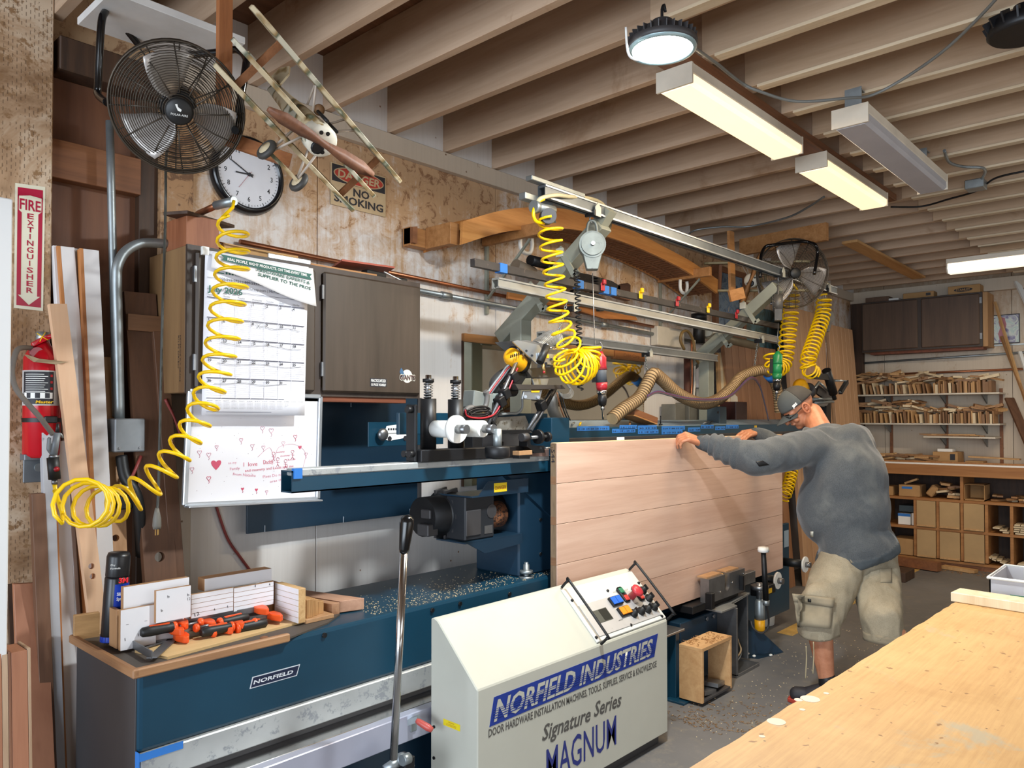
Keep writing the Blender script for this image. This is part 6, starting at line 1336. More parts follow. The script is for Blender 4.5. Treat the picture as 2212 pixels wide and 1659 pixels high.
# bar clamps
def bar_clamp(label, p, ang, L_, zz, flip=1, slide=.35):
    t = thing('bar_clamp', label, 'clamp', p); d = V((math.cos(R(ang)), math.sin(R(ang)), 0)); s_ = V((-d.y, d.x, 0)) * flip; p = V(p); z_ = V((0, 0, zz))
    MB().bar(p + z_, p + d * L_ + z_, .006, .018).build('bar', m_steel, t)
    def jaw(c, nm): MB().prism([c + s_ * -.016, c + s_ * .02 + d * -.006, c + s_ * .06 + d * .006, c + s_ * .066 + d * .018, c + s_ * .03 + d * .034, c + s_ * -.012 + d * .036], (0, 0, .022), .003).build(nm, m_ora, t)
    jaw(p + z_ - V((0, 0, .011)), 'fixed_jaw')
    q = p + d * (L_ * slide) + z_; jaw(q - V((0, 0, .011)), 'sliding_jaw')
    h0 = q + s_ * .045 + d * .03; MB().cyl(q + s_ * .045 - d * .035, h0, .005, n=10).build('screw', m_steel, t)
    MB().lathe([(.011, 0), (.014, .004), (.014, .012), (.008, .016)], q + s_ * .045 - d * .045, d, 16).build('pad', m_ora, t)
    hd_ = MB().lathe([(.010, 0), (.016, .006), (.0145, .03), (.0165, .075), (.015, .10), (.010, .106)], h0 + d * .01, d, 16).build('handle', m_blackp, t)
    MB().bar(h0 + d * .03 + V((0, 0, .0155)), h0 + d * .09 + V((0, 0, .016)), .009, .004).build('orange_inlay', m_ora, hd_)
    MB().lathe([(.012, -.004), (.017, 0), (.017, .008), (.012, .010)], h0 + d * .01, d, 16).build('handle_ring', m_ora, hd_); return t
bar_clamp('orange bar clamp at the left of the pile, jaws toward the square', (1.075, 2.475, .788), 2, .33, .032, -1, .32)
bar_clamp('orange bar clamp nearest the tray edge with a black handle', (1.085, 2.455, .788), -3, .30, .012, -1, .48)
bar_clamp('orange bar clamp turned the other way, its jaw at the grooved block', (1.435, 2.44, .788), 177, .33, .020, 1, .42)
bar_clamp('orange bar clamp half hidden at the back of the pile', (1.40, 2.465, .788), 174, .30, .044, 1, .9)
# rafter square
rs = thing('speed_square', 'dark metal rafter square lying at the left front of the tray', 'square', (.97, 2.43, .787))
f0, f1_ = hit(275, 1393, z=.787), hit(328, 1424, z=.787); tp_ = hit(372, 1384, z=.787)
f0.z = f1_.z = tp_.z = .787
MB().bar(f0 + V((0, 0, .012)), f1_ + V((0, 0, .012)), .004, .024).build('fence', paint('dark_alu', '#7d7e80', .4, .7), rs)
c_ = (f0 + f1_ + tp_) / 3
for p, q, w_ in ((f0, tp_, .022), (f1_, tp_, .03)): MB().bar(p + V((0, 0, .004)), q + V((0, 0, .004)), w_, .003).build('blade', MATS['dark_alu'], rs)
MB().bar(f0.lerp(f1_, .5) + V((.01, .01, .0045)), tp_.lerp(c_, .3) + V((0, 0, .0045)), .008, .003).build('blade', MATS['dark_alu'], rs)
MB().obox(hit(570, 1378, z=.79), (.022, .015, .008), (0, 0, 20), .001).build('wood_chunk', m_brw, label='tiny brown chip of wood near the tray edge', cat='offcut')
# ================================================================ ROUTER CARRIAGE
rc = thing('router_carriage', 'tilted hinge-routing head with yellow motor, rods and bundled wires on the machine', 'router', (2.6, 2.36, 1.32))
def pq(name, pts, y, th, mat, par, bev=.001): return MB().prism([hit(a, b, y=y) for a, b in pts], (0, th, 0), bev).build(name, mat, par)
def rod(name, p, q, r_, mat, par, y0=2.34, y1=None, n=14): return MB().cyl(hit(*p, y=y0), hit(*q, y=y1 or y0), r_, n=n).build(name, mat, par)
pq('back_plate', ((1047, 903), (1135, 898), (1150, 935), (1045, 935)), 2.42, .01, paint('stained_steel', '#a8a297', .45, .5, .2, 9, '#6e6250', .56), rc)
pq('lower_plate', ((1043, 940), (1127, 936), (1127, 964), (1043, 970)), 2.36, .02, paint('plate_steel', '#84868c', .4, .6, .1), rc)
pq('left_plate', ((1000, 905), (1022, 903), (1022, 950), (1000, 952)), 2.44, .01, MATS['plate_steel'], rc)
pq('cross_bar', ((1050, 930), (1145, 928), (1145, 936), (1050, 938)), 2.30, .06, m_black, rc)
pq('pivot_block', ((1021, 910), (1038, 908), (1043, 945), (1040, 990), (1021, 985)), 2.31, .05, m_black, rc)
pq('stop_arm', ((1062, 905), (1074, 918), (1070, 928), (1060, 940), (1052, 940), (1066, 922)), 2.32, .015, m_black, rc)
pq('latch', ((1075, 942), (1084, 942), (1084, 954), (1088, 954), (1088, 965), (1075, 965)), 2.34, .02, m_blackp, rc)
for dx in (0, 9): rod('guide_rod', (1047 + dx, 934), (1131 + dx * .6, 748), .0085, m_steel, rc, 2.33 + dx * .004)
for dx in (0, 8): rod('guide_rod', (1139 + dx, 930), (1190 + dx, 845), .0085, m_steel, rc, 2.36 + dx * .004)
rod('slide_tube', (1176, 880), (1198, 838), .014, m_black, rc, 2.38)
for u_, v_ in ((1108, 815), (1090, 850), (1080, 868), (1169, 876)): MB().mbox(M.Translation(hit(u_, v_, y=2.33)) @ M.Rotation(R(-28), 4, 'Y') @ M.Diagonal((.04, .045, .045, 1)), .004).build('rod_clamp', m_black, rc)
pq('side_rail', ((1100, 838), (1132, 758), (1150, 775), (1140, 810), (1118, 845)), 2.36, .03, m_blackp, rc)
pq('top_plate', ((1108, 738), (1118, 735), (1165, 745), (1178, 768), (1200, 772), (1160, 786), (1140, 768)), 2.30, .008, m_alu, rc)
pq('hood', ((1109, 736), (1140, 735), (1170, 742), (1215, 752), (1255, 760), (1232, 772), (1170, 765), (1135, 758)), 2.36, .12, paint('hood_grey', '#8b8d8f', .35, .6, .1), rc)
pq('face_panel', ((1165, 762), (1228, 768), (1222, 788), (1165, 787)), 2.29, .008, m_alu, rc)
pq('yellow_label', ((1168, 764), (1186, 766), (1186, 774), (1172, 772)), 2.287, .002, flat('tag_yellow', '#e5b51d'), rc)
for u_, v_ in ((1191, 776), (1202, 777), (1149, 768), (1137, 758), (1180, 785)): MB().cyl(hit(u_, v_, y=2.288), hit(u_, v_, y=2.28), .006, n=8).build('cap_screw', m_black, rc)
yb = thing_yb = MB().lathe([(.02, -.075), (.034, -.07), (.042, -.05), (.042, .02), (.036, .03)], hit(1118, 782, y=2.36), (.9, .1, -.45), 20).build('yellow_motor', paint('tool_yellow', '#e8a512', .4), rc)
MB().lathe([(.036, .02), (.036, .05), (.02, .06)], hit(1118, 782, y=2.36), (.9, .1, -.45), 20).build('motor_nose', m_blackp, rc)
for k in range(6): MB().bar(hit(1104 + k * 4, 767 - k * 1.2, y=2.30), hit(1103 + k * 4, 773 - k * 1.2, y=2.30), .004, .004).build('motor_slot', m_black, rc)
MB().cyl(hit(1166, 783, y=2.26), hit(1181, 748, y=2.26), .018, n=18).build('rubber_grip', m_blackp, rc)
MB().cyl(hit(1181, 748, y=2.26), hit(1182.5, 745, y=2.26), .014, n=18).build('grip_tube', m_steel, rc)
rod('chrome_bar', (1185, 752), (1258, 758), .007, m_chrome, rc, 2.28); rod('bar_end', (1252, 757), (1264, 759), .010, m_black, rc, 2.28)
pq('motor_tray', ((1135, 796), (1210, 792), (1222, 802), (1212, 815), (1150, 816)), 2.34, .10, paint('tray_grey', '#76716b', .45, .6, .1), rc)
pq('inner_plate', ((1150, 818), (1186, 818), (1182, 832), (1154, 832)), 2.33, .01, m_alu, rc)
rod('pump', (1170, 792), (1198, 794), .028, m_steel, rc, 2.37); rod('fitting', (1172, 785), (1176, 808), .008, paint('brass3', '#9b8355', .35, .8), rc, 2.28)
MB().sph(hit(1175, 804, y=2.27), .006).build('red_tip', m_red, rc)
pq('shelf_bar', ((1113, 830), (1215, 832), (1222, 840), (1120, 842)), 2.29, .10, paint('dark_shelf', '#4a4440', .5, .4, .1), rc)
pq('lower_face', ((1132, 845), (1172, 842), (1166, 864), (1128, 862)), 2.30, .01, m_alu, rc)
pq('yellow_label', ((1148, 843), (1167, 843), (1165, 848), (1148, 848)), 2.297, .002, MATS['tag_yellow'], rc)
for u_, v_ in ((1135, 857), (1163, 858)): MB().cyl(hit(u_, v_, y=2.30), hit(u_, v_, y=2.29), .008, n=8).build('cap_screw', m_steel, rc)
MB().lathe([(.03, 0), (.034, .01), (.03, .02)] * 1, hit(1108, 760, y=2.4), (1, 0, 0), 12).build('pulley', m_black, rc)
# wires, box, flexible hoses
jb2 = MB().mbox(M.Translation(hit(1032, 866, y=2.38)) @ M.Rotation(R(8), 4, 'Y') @ M.Diagonal((.12, .07, .075, 1)), .004).build('terminal_box', paint('box_greygreen', '#7d817d', .5), rc)
MB().mbox(M.Translation(hit(1062, 868, y=2.40)) @ M.Diagonal((.09, .06, .075, 1)), .004).build('terminal_box', paint('box_greygreen2', '#8f9894', .45), rc)
MB().tube([hit(u_, v_, y=2.34) for u_, v_ in ((1000, 902), (1006, 886), (1018, 880), (1034, 884), (1048, 878), (1052, 855), (1048, 845))], .012, 8, smooth=4).build('wire_bundle', paint('wire_grey', '#5f5c5a', .5), rc)
for k in range(7):
    o_ = k * 1.6; MB().tube([hit(u_ + o_ * (-1) ** k * .4, v_ + o_, y=2.33 + .008 * (k % 3)) for u_, v_ in ((1006, 884), (1015, 893), (1034, 895), (1052, 892), (1058, 884), (1046, 878), (1026, 880), (1012, 887))], .0045, 6, smooth=4).build('wire_loop', (m_black, MATS['wire_grey'], paint('wire_light', '#8d8f8d', .5))[k % 3], rc)
MB().tube([hit(u_, v_, y=2.32) for u_, v_ in ((1005, 885), (1008, 898), (1024, 903), (1045, 903), (1066, 896), (1078, 880), (1084, 868), (1095, 850), (1108, 820), (1118, 795))], .0045, 6, smooth=5).build('red_wire', paint('wire_red', '#a3202c', .4), rc)
MB().tube([hit(u_, v_, y=2.325) for u_, v_ in ((1003, 888), (1010, 900), (1026, 905), (1046, 905), (1070, 897), (1082, 882), (1096, 860))], .004, 6, smooth=5).build('black_wire', m_black, rc)
for k, c_ in enumerate(('#7d8489', '#a3343a', '#4b4f55')): MB().tube([hit(u_ + k * 3, v_ + k * 2, y=2.36) for u_, v_ in ((1052, 850), (1066, 830), (1080, 812), (1092, 795), (1100, 788))], .005, 6, smooth=4).build('cable', paint('cb' + c_, c_, .5), rc)
MB().tube([hit(u_, v_, y=2.42) for u_, v_ in ((1118, 792), (1098, 805), (1078, 818), (1070, 833), (1082, 843), (1110, 843))], .03, 12, smooth=4).build('dark_duct', paint('duct_dark', '#3b3937', .5), rc)
hp2 = [hit(u_, v_, y=2.45) for u_, v_ in ((1160, 752), (1178, 738), (1195, 730), (1202, 738), (1198, 750))]
MB().tube(hp2, .038, 14, smooth=5).build('grey_duct', paint('duct_grey', '#6d6c69', .45, .2), rc)
MB().tube(helix(hp2, .039, 22, 12), .003, 5).build('duct_rib', paint('rib_lt', '#a5a39d', .4, .2), rc, kind='stuff')
for k in range(5): MB().tube([hit(u_ + k * 1.5, v_ + k * 2, y=2.38) for u_, v_ in ((1222, 828), (1232, 838), (1228, 850), (1214, 852), (1206, 846))], .004, 6, smooth=4).build('wire_loop', MATS['wire_light'], rc)
hp3 = [hit(u_, v_, y=2.6) for u_, v_ in ((1198, 850), (1193, 870), (1196, 890), (1208, 910))]
MB().tube(hp3, .03, 12, smooth=5).build('grey_duct', MATS['duct_grey'], rc)
for k in range(3): MB().tube([hit(u_ + k * 5, v_, y=2.55) for u_, v_ in ((1203, 848), (1208, 870), (1214, 890), (1222, 908))], .004, 6, smooth=4).build('cable', (m_brw, m_black, MATS['wirep'] if 'wirep' in MATS else m_side)[k], rc)
MB().tube([hit(u_, v_, y=2.40) for u_, v_ in ((1128, 858), (1128, 880), (1118, 892), (1100, 893), (1078, 896))], .006, 8, smooth=5).build('cable', MATS['wire_light'], rc)
# fence clamp at the end of the door
fc_ = thing('end_stop', 'black end-stop clamp with round knobs gripping the near end of the door slab', 'stop', hit(1170, 985, y=2.24))
pq('stop_body', ((1139, 946), (1146, 946), (1146, 960), (1152, 963), (1177, 963), (1177, 978), (1154, 979), (1150, 972), (1139, 965)), 2.20, .05, m_black, fc_)
MB().cyl(hit(1126, 945, y=2.2), hit(1139, 944, y=2.2), .018, n=18).build('end_knob', m_side, fc_)
rod('spindle', (1146, 945), (1182, 943), .008, m_steel, fc_, 2.2)
for u_, r_ in ((1162, .032), (1182, .022)): MB().cyl(hit(u_ - 2, 944, y=2.2), hit(u_ + 3, 943, y=2.2), r_, n=22).build('round_knob', m_black, fc_)
pq('wood_pad', ((1122, 975), (1150, 972), (1150, 982), (1122, 984)), 2.20, .04, m_mdf, fc_); pq('pad_base', ((1122, 984), (1145, 983), (1145, 991), (1122, 991)), 2.20, .04, m_black, fc_)
pq('steel_jaw', ((1150, 973), (1186, 970), (1186, 986), (1150, 986)), 2.245, .03, paint('brown_steel', '#7c6660', .5, .4), fc_)
rod('push_pin', (1177, 968), (1192, 967), .005, m_chrome, fc_, 2.19)
# second routing head beyond the worker
r2_ = thing('router_carriage', 'second routing head with a yellow motor just above the worker cap', 'router', hit(1775, 880, y=2.40))
MB().lathe([(.03, -.07), (.055, -.06), (.055, .02), (.045, .03)], hit(1732, 838, y=2.42), (.9, .1, -.4), 18).build('yellow_motor', MATS['tool_yellow'], r2_)
MB().lathe([(.045, 0), (.06, .01), (.06, .06), (.02, .07)], hit(1743, 840, y=2.40), (.9, .1, -.4), 18).build('motor_nose', m_side, r2_)
Y2 = 2.40
for p, q, r_ in (((1750, 852), (1769, 826), .012), ((1769, 826), (1792, 846), .010), ((1758, 862), (1798, 862), .012), ((1762, 870), (1800, 868), .01)): rod('link_rod', p, q, r_, m_galv, r2_, Y2)
pq('plate', ((1770, 832), (1792, 848), (1806, 862), (1788, 866), (1765, 850)), Y2 + .02, .02, m_side, r2_)
pq('lower_plate', ((1758, 858), (1800, 865), (1788, 880), (1756, 876)), Y2 + .05, .02, m_steel, r2_)
MB().box(hit(1770, 880, y=2.5).x, hit(1780, 880, y=2.5).x, 2.44, 2.52, 1.44, hit(1775, 870, y=2.5).z).build('support_post', m_black, r2_)
pq('skid', ((1752, 870), (1790, 871), (1786, 877), (1752, 878)), Y2, .04, m_steel, r2_)
# ================================================================ LOCK BORING UNIT
lu = thing('lock_boring_unit', 'blue lock boring unit with a grey open frame below the door slab', 'unit', (4.1, 2.2, 0))
MB().box(3.72, 4.14, 2.16, 2.34, .02, .375, .005).build('blue_housing', m_dblue, lu)
for x_ in (4.01, 4.09): MB().cyl((x_, 2.16, .345), (x_, 2.153, .345), .012, n=14).build('cap_screw', m_steel, lu)
MB().box(3.46, 3.60, 2.16, 2.20, .01, .36, .004).box(3.60, 3.64, 2.12, 2.30, .01, .36, .003).build('blue_column', m_blue, lu)
MB().box(3.46, 3.66, 2.10, 2.22, .36, .372, .002).build('column_cap', m_steel, lu)
MB().box(3.56, 3.72, 2.05, 2.30, .0, .012, .002).build('foot_plate', m_blue, lu)
gfx0, gfx1, gy0, gy1 = 4.14, 4.44, 2.04, 2.32
for nm, a_ in (('frame_side', (gfx0, gfx0 + .02, gy0, gy1, .01, .40)), ('frame_side', (gfx1 - .015, gfx1, gy0 + .07, gy1, .03, .42)), ('frame_base', (gfx0, gfx1, gy0, gy1, .0, .02)), ('frame_back', (gfx0, gfx1, gy1 - .01, gy1, .02, .40))): MB().box(*a_, .002).build(nm, m_steel if nm != 'frame_back' else m_black, lu)
MB().prism([(3.98, 2.05, .40), (4.17, 2.05, .40), (4.19, 2.10, .40), (4.44, 2.10, .42), (4.44, 2.3, .42), (4.0, 2.3, .40)], (0, 0, .012), .002).build('frame_top', paint('cast_grey', '#8d8d8a', .5, .4, .12), lu)
MB().cyl((4.31, 2.16, .03), (4.31, 2.16, .20), .028, n=20).cyl((4.31, 2.16, .20), (4.31, 2.16, .25), .035, n=20).build('air_cylinder', m_galv, lu)
MB().cyl((4.31, 2.16, .25), (4.31, 2.16, .28), .012, n=12).build('piston_rod', m_chrome, lu)
MB().lathe([(.01, .275), (.03, .28), (.03, .295), (.01, .30)], (4.31, 2.16, 0), (0, 0, 1), 8).build('star_knob', m_blackp, lu)
MB().cyl((4.30, 2.22, .28), (4.30, 2.22, .42), .006, n=8).build('thin_rod', m_steel, lu)
MB().box(4.18, 4.40, 2.20, 2.22, .26, .275, .002).build('inner_shelf', m_side, lu)
for k in range(3): MB().tube([(3.95 + k * .01, 2.12, .05 + k * .01), (4.12, 2.08, .06 + k * .01), (4.25, 2.07, .10 + k * .01), (4.29, 2.10, .16), (4.27, 2.12, .22 + k * .01)], .005, 6, smooth=5).build('air_line', (MATS['wire_light'], m_side, MATS['tag_paper'])[k], lu)
jg = thing('boring_jig', 'machined steel jig plate with a half-round notch against the lower edge of the door slab', 'jig', (4.1, 2.10, .44))
jx0, jx1 = hit(1532, 1300, y=2.10).x, hit(1609, 1268, y=2.10).x; jz0, jz1 = .455, .59
nx = (jx0 + jx1) / 2 - .005
pts = [(jx0, 2.10, jz0), (jx1, 2.10, jz0), (jx1, 2.10, jz1), (nx + .028, 2.10, jz1)] + [(nx + math.cos(q) * .028, 2.10, .52 + math.sin(q) * .028 - .0) for q in [-k * math.pi / 8 for k in range(0, 9)]] + [(nx - .028, 2.10, jz1), (jx0, 2.10, jz1)]
MB().prism(pts, (0, .055, 0)).build('jig_plate', m_steel, jg)
MB().prism([(x, y + .02, z) for x, y, z in [(jx0 + .01, 2.10, jz1 + .0), (nx - .028, 2.10, jz1), (nx - .028, 2.10, jz1 + .008), (jx0 + .01, 2.10, jz1 + .008)]], (0, .06, 0)).build('wood_facing', m_mdf, jg)
MB().box(nx + .028, jx1 - .04, 2.12, 2.18, jz1, jz1 + .008).build('wood_facing', m_mdf, jg)
MB().cyl((nx, 2.15, .47), (nx, 2.15, .585), .022, n=16).build('wood_dust_plug', wood('dust_yellow', '#d3ae6c', '#b98f4c', 'z'), jg)
for x_, z_ in ((nx - .09, .50), (nx + .06, .53), (jx1 - .02, .56), (jx1 - .02, .50)): MB().cyl((x_, 2.10, z_), (x_, 2.094, z_), .006, n=10).build('dowel_pin', m_chrome, jg)
MB().box(jx0 - .03, jx0 + .01, 2.07, 2.11, .43, .52, .003).build('side_clamp', m_black, jg)
MB().box(jx1 - .075, jx1 - .055, 2.075, 2.10, .47, .56, .003).build('black_slide', m_black, jg)
MB().box(jx1, jx1 + .19, 2.12, 2.16, .475, .545, .002).build('extension_plate', m_steel, jg)
MB().box(3.80, 4.35, 2.13, 2.28, .412, .455, .004).build('jig_base', m_black, jg)
dr = thing('yellow_drill', 'small yellow and grey drill motor hanging right of the grey frame', 'drill', (4.60, 2.12, .13))
MB().lathe([(.025, 0), (.032, .01), (.032, .07)], (4.62, 2.12, .16), (0, 0, 1), 18).build('yellow_band', MATS['tool_yellow'], dr)
MB().lathe([(.03, .07), (.033, .11), (.03, .18), (.02, .20)], (4.62, 2.12, .16), (0, 0, 1), 18).build('motor_body', m_galv, dr)
MB().cyl((4.62, 2.12, .36), (4.62, 2.12, .46), .02, n=16).cyl((4.62, 2.12, .42), (4.62, 2.12, .445), .055, n=20).build('spindle', m_steel, dr)
MB().box(4.66, 4.86, 2.12, 2.2, .36, .42, .003).build('mount_arm', m_black, dr); MB().box(4.74, 4.80, 2.118, 2.12, .37, .40, 0).build('yellow_label', MATS['label_yellow'], dr)
fl_ = thing('feed_lever', 'black upright feed lever with a white plastic head in front of the door slab', 'lever', hit(1655, 1300, y=2.0))
h0, h1 = hit(1655, 1300, y=2.0), hit(1649, 1192, y=2.0)
MB().cyl(h0, h1, .018, .015, n=18).build('lever_tube', m_black, fl_)
MB().lathe([(.02, 0), (.032, .004), (.034, .018), (.03, .032), (.012, .036), (.0, .034)], h1 - V((0, 0, .004)), (0, 0, 1), 20).build('white_head', m_whitep, fl_)
MB().cyl(h0 + V((0, 0, -.02)), h0 + V((0, 0, .01)), .02, n=16).build('ferrule', m_galv, fl_)
MB().tube([h0 - V((0, 0, .015)), hit(1660, 1330, y=2.02), hit(1659, 1355, y=2.04), hit(1645, 1368, y=2.05), hit(1628, 1358, y=2.08), hit(1622, 1342, y=2.10)], .006, 8, smooth=5).build('power_cord', m_side, fl_)
wb_ = thing('wooden_box', 'small open-fronted plywood box with shavings on top below the door slab', 'box', (3.88, 2.1, .04))
wx0, wx1, wy0, wy1, wz0, wz1 = 3.60, 3.93, 1.965, 2.10, .02, .285
m_wbx = wood('box_ply', '#d2a877', '#b98b5b', 'x', .8); 
for nm, a_ in (('side', (wx0, wx0 + .018, wy0, wy1, wz0, wz1)), ('side', (wx1 - .018, wx1, wy0, wy1, wz0, wz1)), ('top', (wx0, wx1, wy0, wy1, wz1, wz1 + .018)), ('bottom', (wx0 + .018, wx1 - .018, wy0, wy1, wz0, wz0 + .012))): MB().box(*a_, .001).build(nm, m_wbx if nm != 'bottom' else m_side, wb_)
for i, (x_, z_) in enumerate(((3.72, .045), (3.83, .058))): MB().obox((x_, 2.02, z_), (.12, .08, .022), (0, 8, 10 * i), .001).build('steel_block', m_steel, label='small steel block inside the plywood box, ' + ('left' if i == 0 else 'right') + ' one', cat='block')
def shavings(name, n, fn, mat, par=None, **k):
    m = MB()
    for i in range(n):
        c = V(fn()); a_ = random.random() * 6.28; L_ = random.uniform(.01, .028); pts = []
        cr2 = random.uniform(-2, 2)
        for j in range(4):
            pts.append(c + V((math.cos(a_ + cr2 * j / 3) * L_ * j / 3, math.sin(a_ + cr2 * j / 3) * L_ * j / 3, .002 + .003 * (j % 2))))
        m.tube(pts, .0014, 3)
    return m.build(name, mat, par, kind='stuff', **k)
m_shav = flat('shaving', '#a87b4a')
shavings('wood_shavings', 70, lambda: (random.uniform(wx0 + .02, wx1 - .02), random.uniform(wy0 + .01, wy1 - .01), wz1 + .018), m_shav, wb_)
shavings('wood_shavings', 200, lambda: (3.35 + abs(random.gauss(0, .25)), 1.80 + random.gauss(.05, .12), .0), flat('shaving2', '#8d6a42'), label='curly wood shavings scattered on the floor right of the console', cat='shavings')
ds_ = MB()
for i in range(500):
    x, y = 3.2 + random.random() * 2.6, 1.1 + random.random() * 1.0; s_ = random.uniform(.002, .007); ds_.obox((x, y, .001), (s_, s_ * .7, .002), (0, 0, random.random() * 180))
ds_.build('floor_chips', m_chip, kind='stuff', label='pale chips and crumbs on the concrete floor around the machine', cat='debris')
for u_, v_ in ((1615, 1412), (1629, 1417), (1627, 1408), (1665, 1415)):
    p = hit(u_, v_, z=.01); MB().sph(p, .011, (1.3, 1, .7), 8).build('foam_crumb', m_whitep, label='white crumb on the floor beside the machine foot', cat='debris', group='white crumbs by the foot')
bk_ = thing('plastic_bucket', 'white plastic bucket under the blue end panel', 'bucket', (5.4, 2.42, 0))
MB().lathe([(.10, 0), (.115, .005), (.125, .17), (.132, .172), (.132, .18), (.12, .18), (.11, .02), (0, .018)], (5.35, 2.47, 0), (0, 0, 1), 28).build('tub', m_whitep, bk_)
# items on the tray behind the rear rail
wp = thing('parts_box', 'little varnished wooden tray tilted on the tool rail behind the door slab', 'tray', hit(1370, 915, y=2.55))
MB().mbox(M.Translation(hit(1378, 905, y=2.58)) @ M.Rotation(R(12), 4, 'Y') @ M.Diagonal((.26, .12, .02, 1)), .002).build('base', m_fir, wp)
for s_ in (-1, 1): MB().mbox(M.Translation(hit(1378, 903, y=2.58) + V((0, s_ * .055, .012))) @ M.Rotation(R(12), 4, 'Y') @ M.Diagonal((.26, .012, .035, 1)), .001).build('side', m_brw, wp)
for s_ in (-1, 1): MB().mbox(M.Translation(hit(1378, 903, y=2.58) + V((s_ * .122, 0, .012 - s_ * .026))) @ M.Rotation(R(12), 4, 'Y') @ M.Diagonal((.012, .10, .035, 1)), .001).build('end', m_brw, wp)
MB().box(*(lambda p: (p.x - .055, p.x + .055, 2.60, 2.70, 1.442, p.z))(hit(1562, 878, y=2.6)), .004).build('control_box', paint('box_bluegrey', '#33434d', .5, .1, .06), label='blue-grey steel box with a round hole on the tool rail near the second post', cat='box')
p = hit(1551, 891, y=2.6); MB().cyl((p.x, 2.598, p.z), (p.x, 2.602, p.z), .009, n=16).build('round_hole', m_black, label='round black hole in the front of the blue-grey steel box', cat='hole')
for i, (u_, v_, L_, mt, lb) in enumerate(((1252, 916, .05, m_yel, 'short yellow marker lying on the tool rail'), (1235, 908, .06, m_galv, 'small bolt lying on the left part of the tool rail'), (1360, 910, .05, m_fir, 'wood chip standing against the varnished tray'), (1520, 905, .12, m_steel, 'long bit lying slanted on the tool rail'), (1532, 910, .1, m_black, 'dark rod lying slanted on the tool rail'))):
    p = hit(u_, v_, y=2.56); p.z = 1.46; MB().cyl(p, p + V((L_, .03, .012)), .006, n=8).build('small_part', mt, label=lb, cat='part')
pp_ = hit(1427, 905, y=2.56); MB().cyl((pp_.x, 2.56, 1.452), (pp_.x, 2.56, 1.51), .004, n=8).cyl((pp_.x, 2.56, 1.452), (pp_.x, 2.56, 1.462), .012, n=12).build('upright_pin', m_black, label='thin black pin standing on the tool rail right of the varnished tray', cat='part')
p = hit(1345, 948, y=2.2); MB().box(p.x - .025, p.x + .025, 2.205, 2.22, DT, DT + .016, .002).build('white_block', m_whitep, label='small white block standing on the top edge of the door slab', cat='block')
# ================================================================ BACK OF THE ROOM
XB = 8.85
cb2 = thing('wall_cabinet', 'brown two-door wall cabinet on the far wall under the ceiling', 'cabinet', (9.0, 2.27, 2.215))
MB().box(XB + .02, 9.17, 1.655, 2.857, 2.215, 2.765, .003).build('carcass', wood('cab_tan', '#bb9061', '#9a7044', 'z', .5), cb2)
MB().box(XB, XB + .02, 1.697, 2.857, 2.215, 2.767, .002).build('face_frame', m_cabz, cb2)
m_bdoor = wood('back_door', '#5d4838', '#443329', 'z', .4, .6)
for y0, y1 in ((2.29, 2.845), (1.72, 2.255)): MB().box(XB - .02, XB, y0, y1, 2.235, 2.75, .008).build('door', m_bdoor, cb2)
for z_ in (2.32, 2.68): MB().box(XB - .012, XB, 1.70, 1.72, z_ - .03, z_ + .03).build('hinge', m_steel, cb2)
MB().box(XB + .04, XB + .2, 1.70, 2.78, 2.19, 2.215).build('under_cleat', wood('red_cleat', '#7c4329', '#5b2d1b', 'x'), cb2)
def card(label, x0, x1, y0, y1, z0, z1, mat=None, tape=None, name='cardboard_box'):
    t = thing(name, label, 'box', ((x0 + x1) / 2, (y0 + y1) / 2, z0))
    MB().box(x0, x1, y0, y1, z0, z1, .003).build('box_body', mat or m_card, t)
    if tape: MB().box(x0 - .001, x0, y0 + (y1 - y0) * tape[0], y0 + (y1 - y0) * tape[1], z0 + (z1 - z0) * tape[2], z0 + (z1 - z0) * tape[3]).build('printed_mark', tape[4], t)
    return t
card('long flat cardboard box on the far cabinet with a dark square mark', 8.95, 9.15, 2.16, 2.46, 2.767, 2.84, None, (.1, .25, .4, .8, m_side)) 
sb_ = card('cardboard box lettered STANLEY on the far cabinet', 8.92, 9.15, 1.73, 2.02, 2.767, 2.86, None)
MB().prism([(8.919, 1.88 + math.cos(q) * .085, 2.815 + math.sin(q) * .02) for q in [i * math.pi / 12 for i in range(24)]], (.001, 0, 0)).build('oval_mark', m_text, sb_)
text('lettering', [('STANLEY', 0, 0, .022, dict(w=.13, bold=.03))], (8.918, 1.945, 2.805), (0, -1, 0), (0, 0, 1), m_card, sb_)
card('dark cardboard box at the left end of the far cabinet', 8.93, 9.15, 2.60, 2.84, 2.767, 2.83, wood('dark_box', '#6b5140', '#57402f', 'x'))
MB().box(8.93, 9.05, 2.50, 2.60, 2.767, 2.80, .002).build('white_box', m_whitep, label='small white box on the far cabinet between two cartons', cat='box')
m_shw = paint('shelf_white', '#cfc6b6', .5, 0, .06)
for z_, y0, y1, lb in ((1.752, 1.56, 2.98, 'upper wall shelf crowded with wood offcuts'), (1.44, 1.56, 2.98, 'lower long wall shelf crowded with wood offcuts'), (1.305, 1.60, 2.25, 'short narrow shelf with thin slats on the right of the far wall')):
    t = thing('wall_shelf', lb, 'shelf', (9.0, (y0 + y1) / 2, z_)); MB().box(XB, 9.16, y0, y1, z_ - .016, z_, .001).build('shelf_board', m_shw, t)
    for y_ in (1.72, 2.10, 2.65):
        if y0 < y_ < y1: MB().prism([(XB + .06, y_, z_ - .016), (9.16, y_, z_ - .016), (9.16, y_, z_ - .11)], (0, .012, 0)).build('shelf_bracket', m_galv, t)
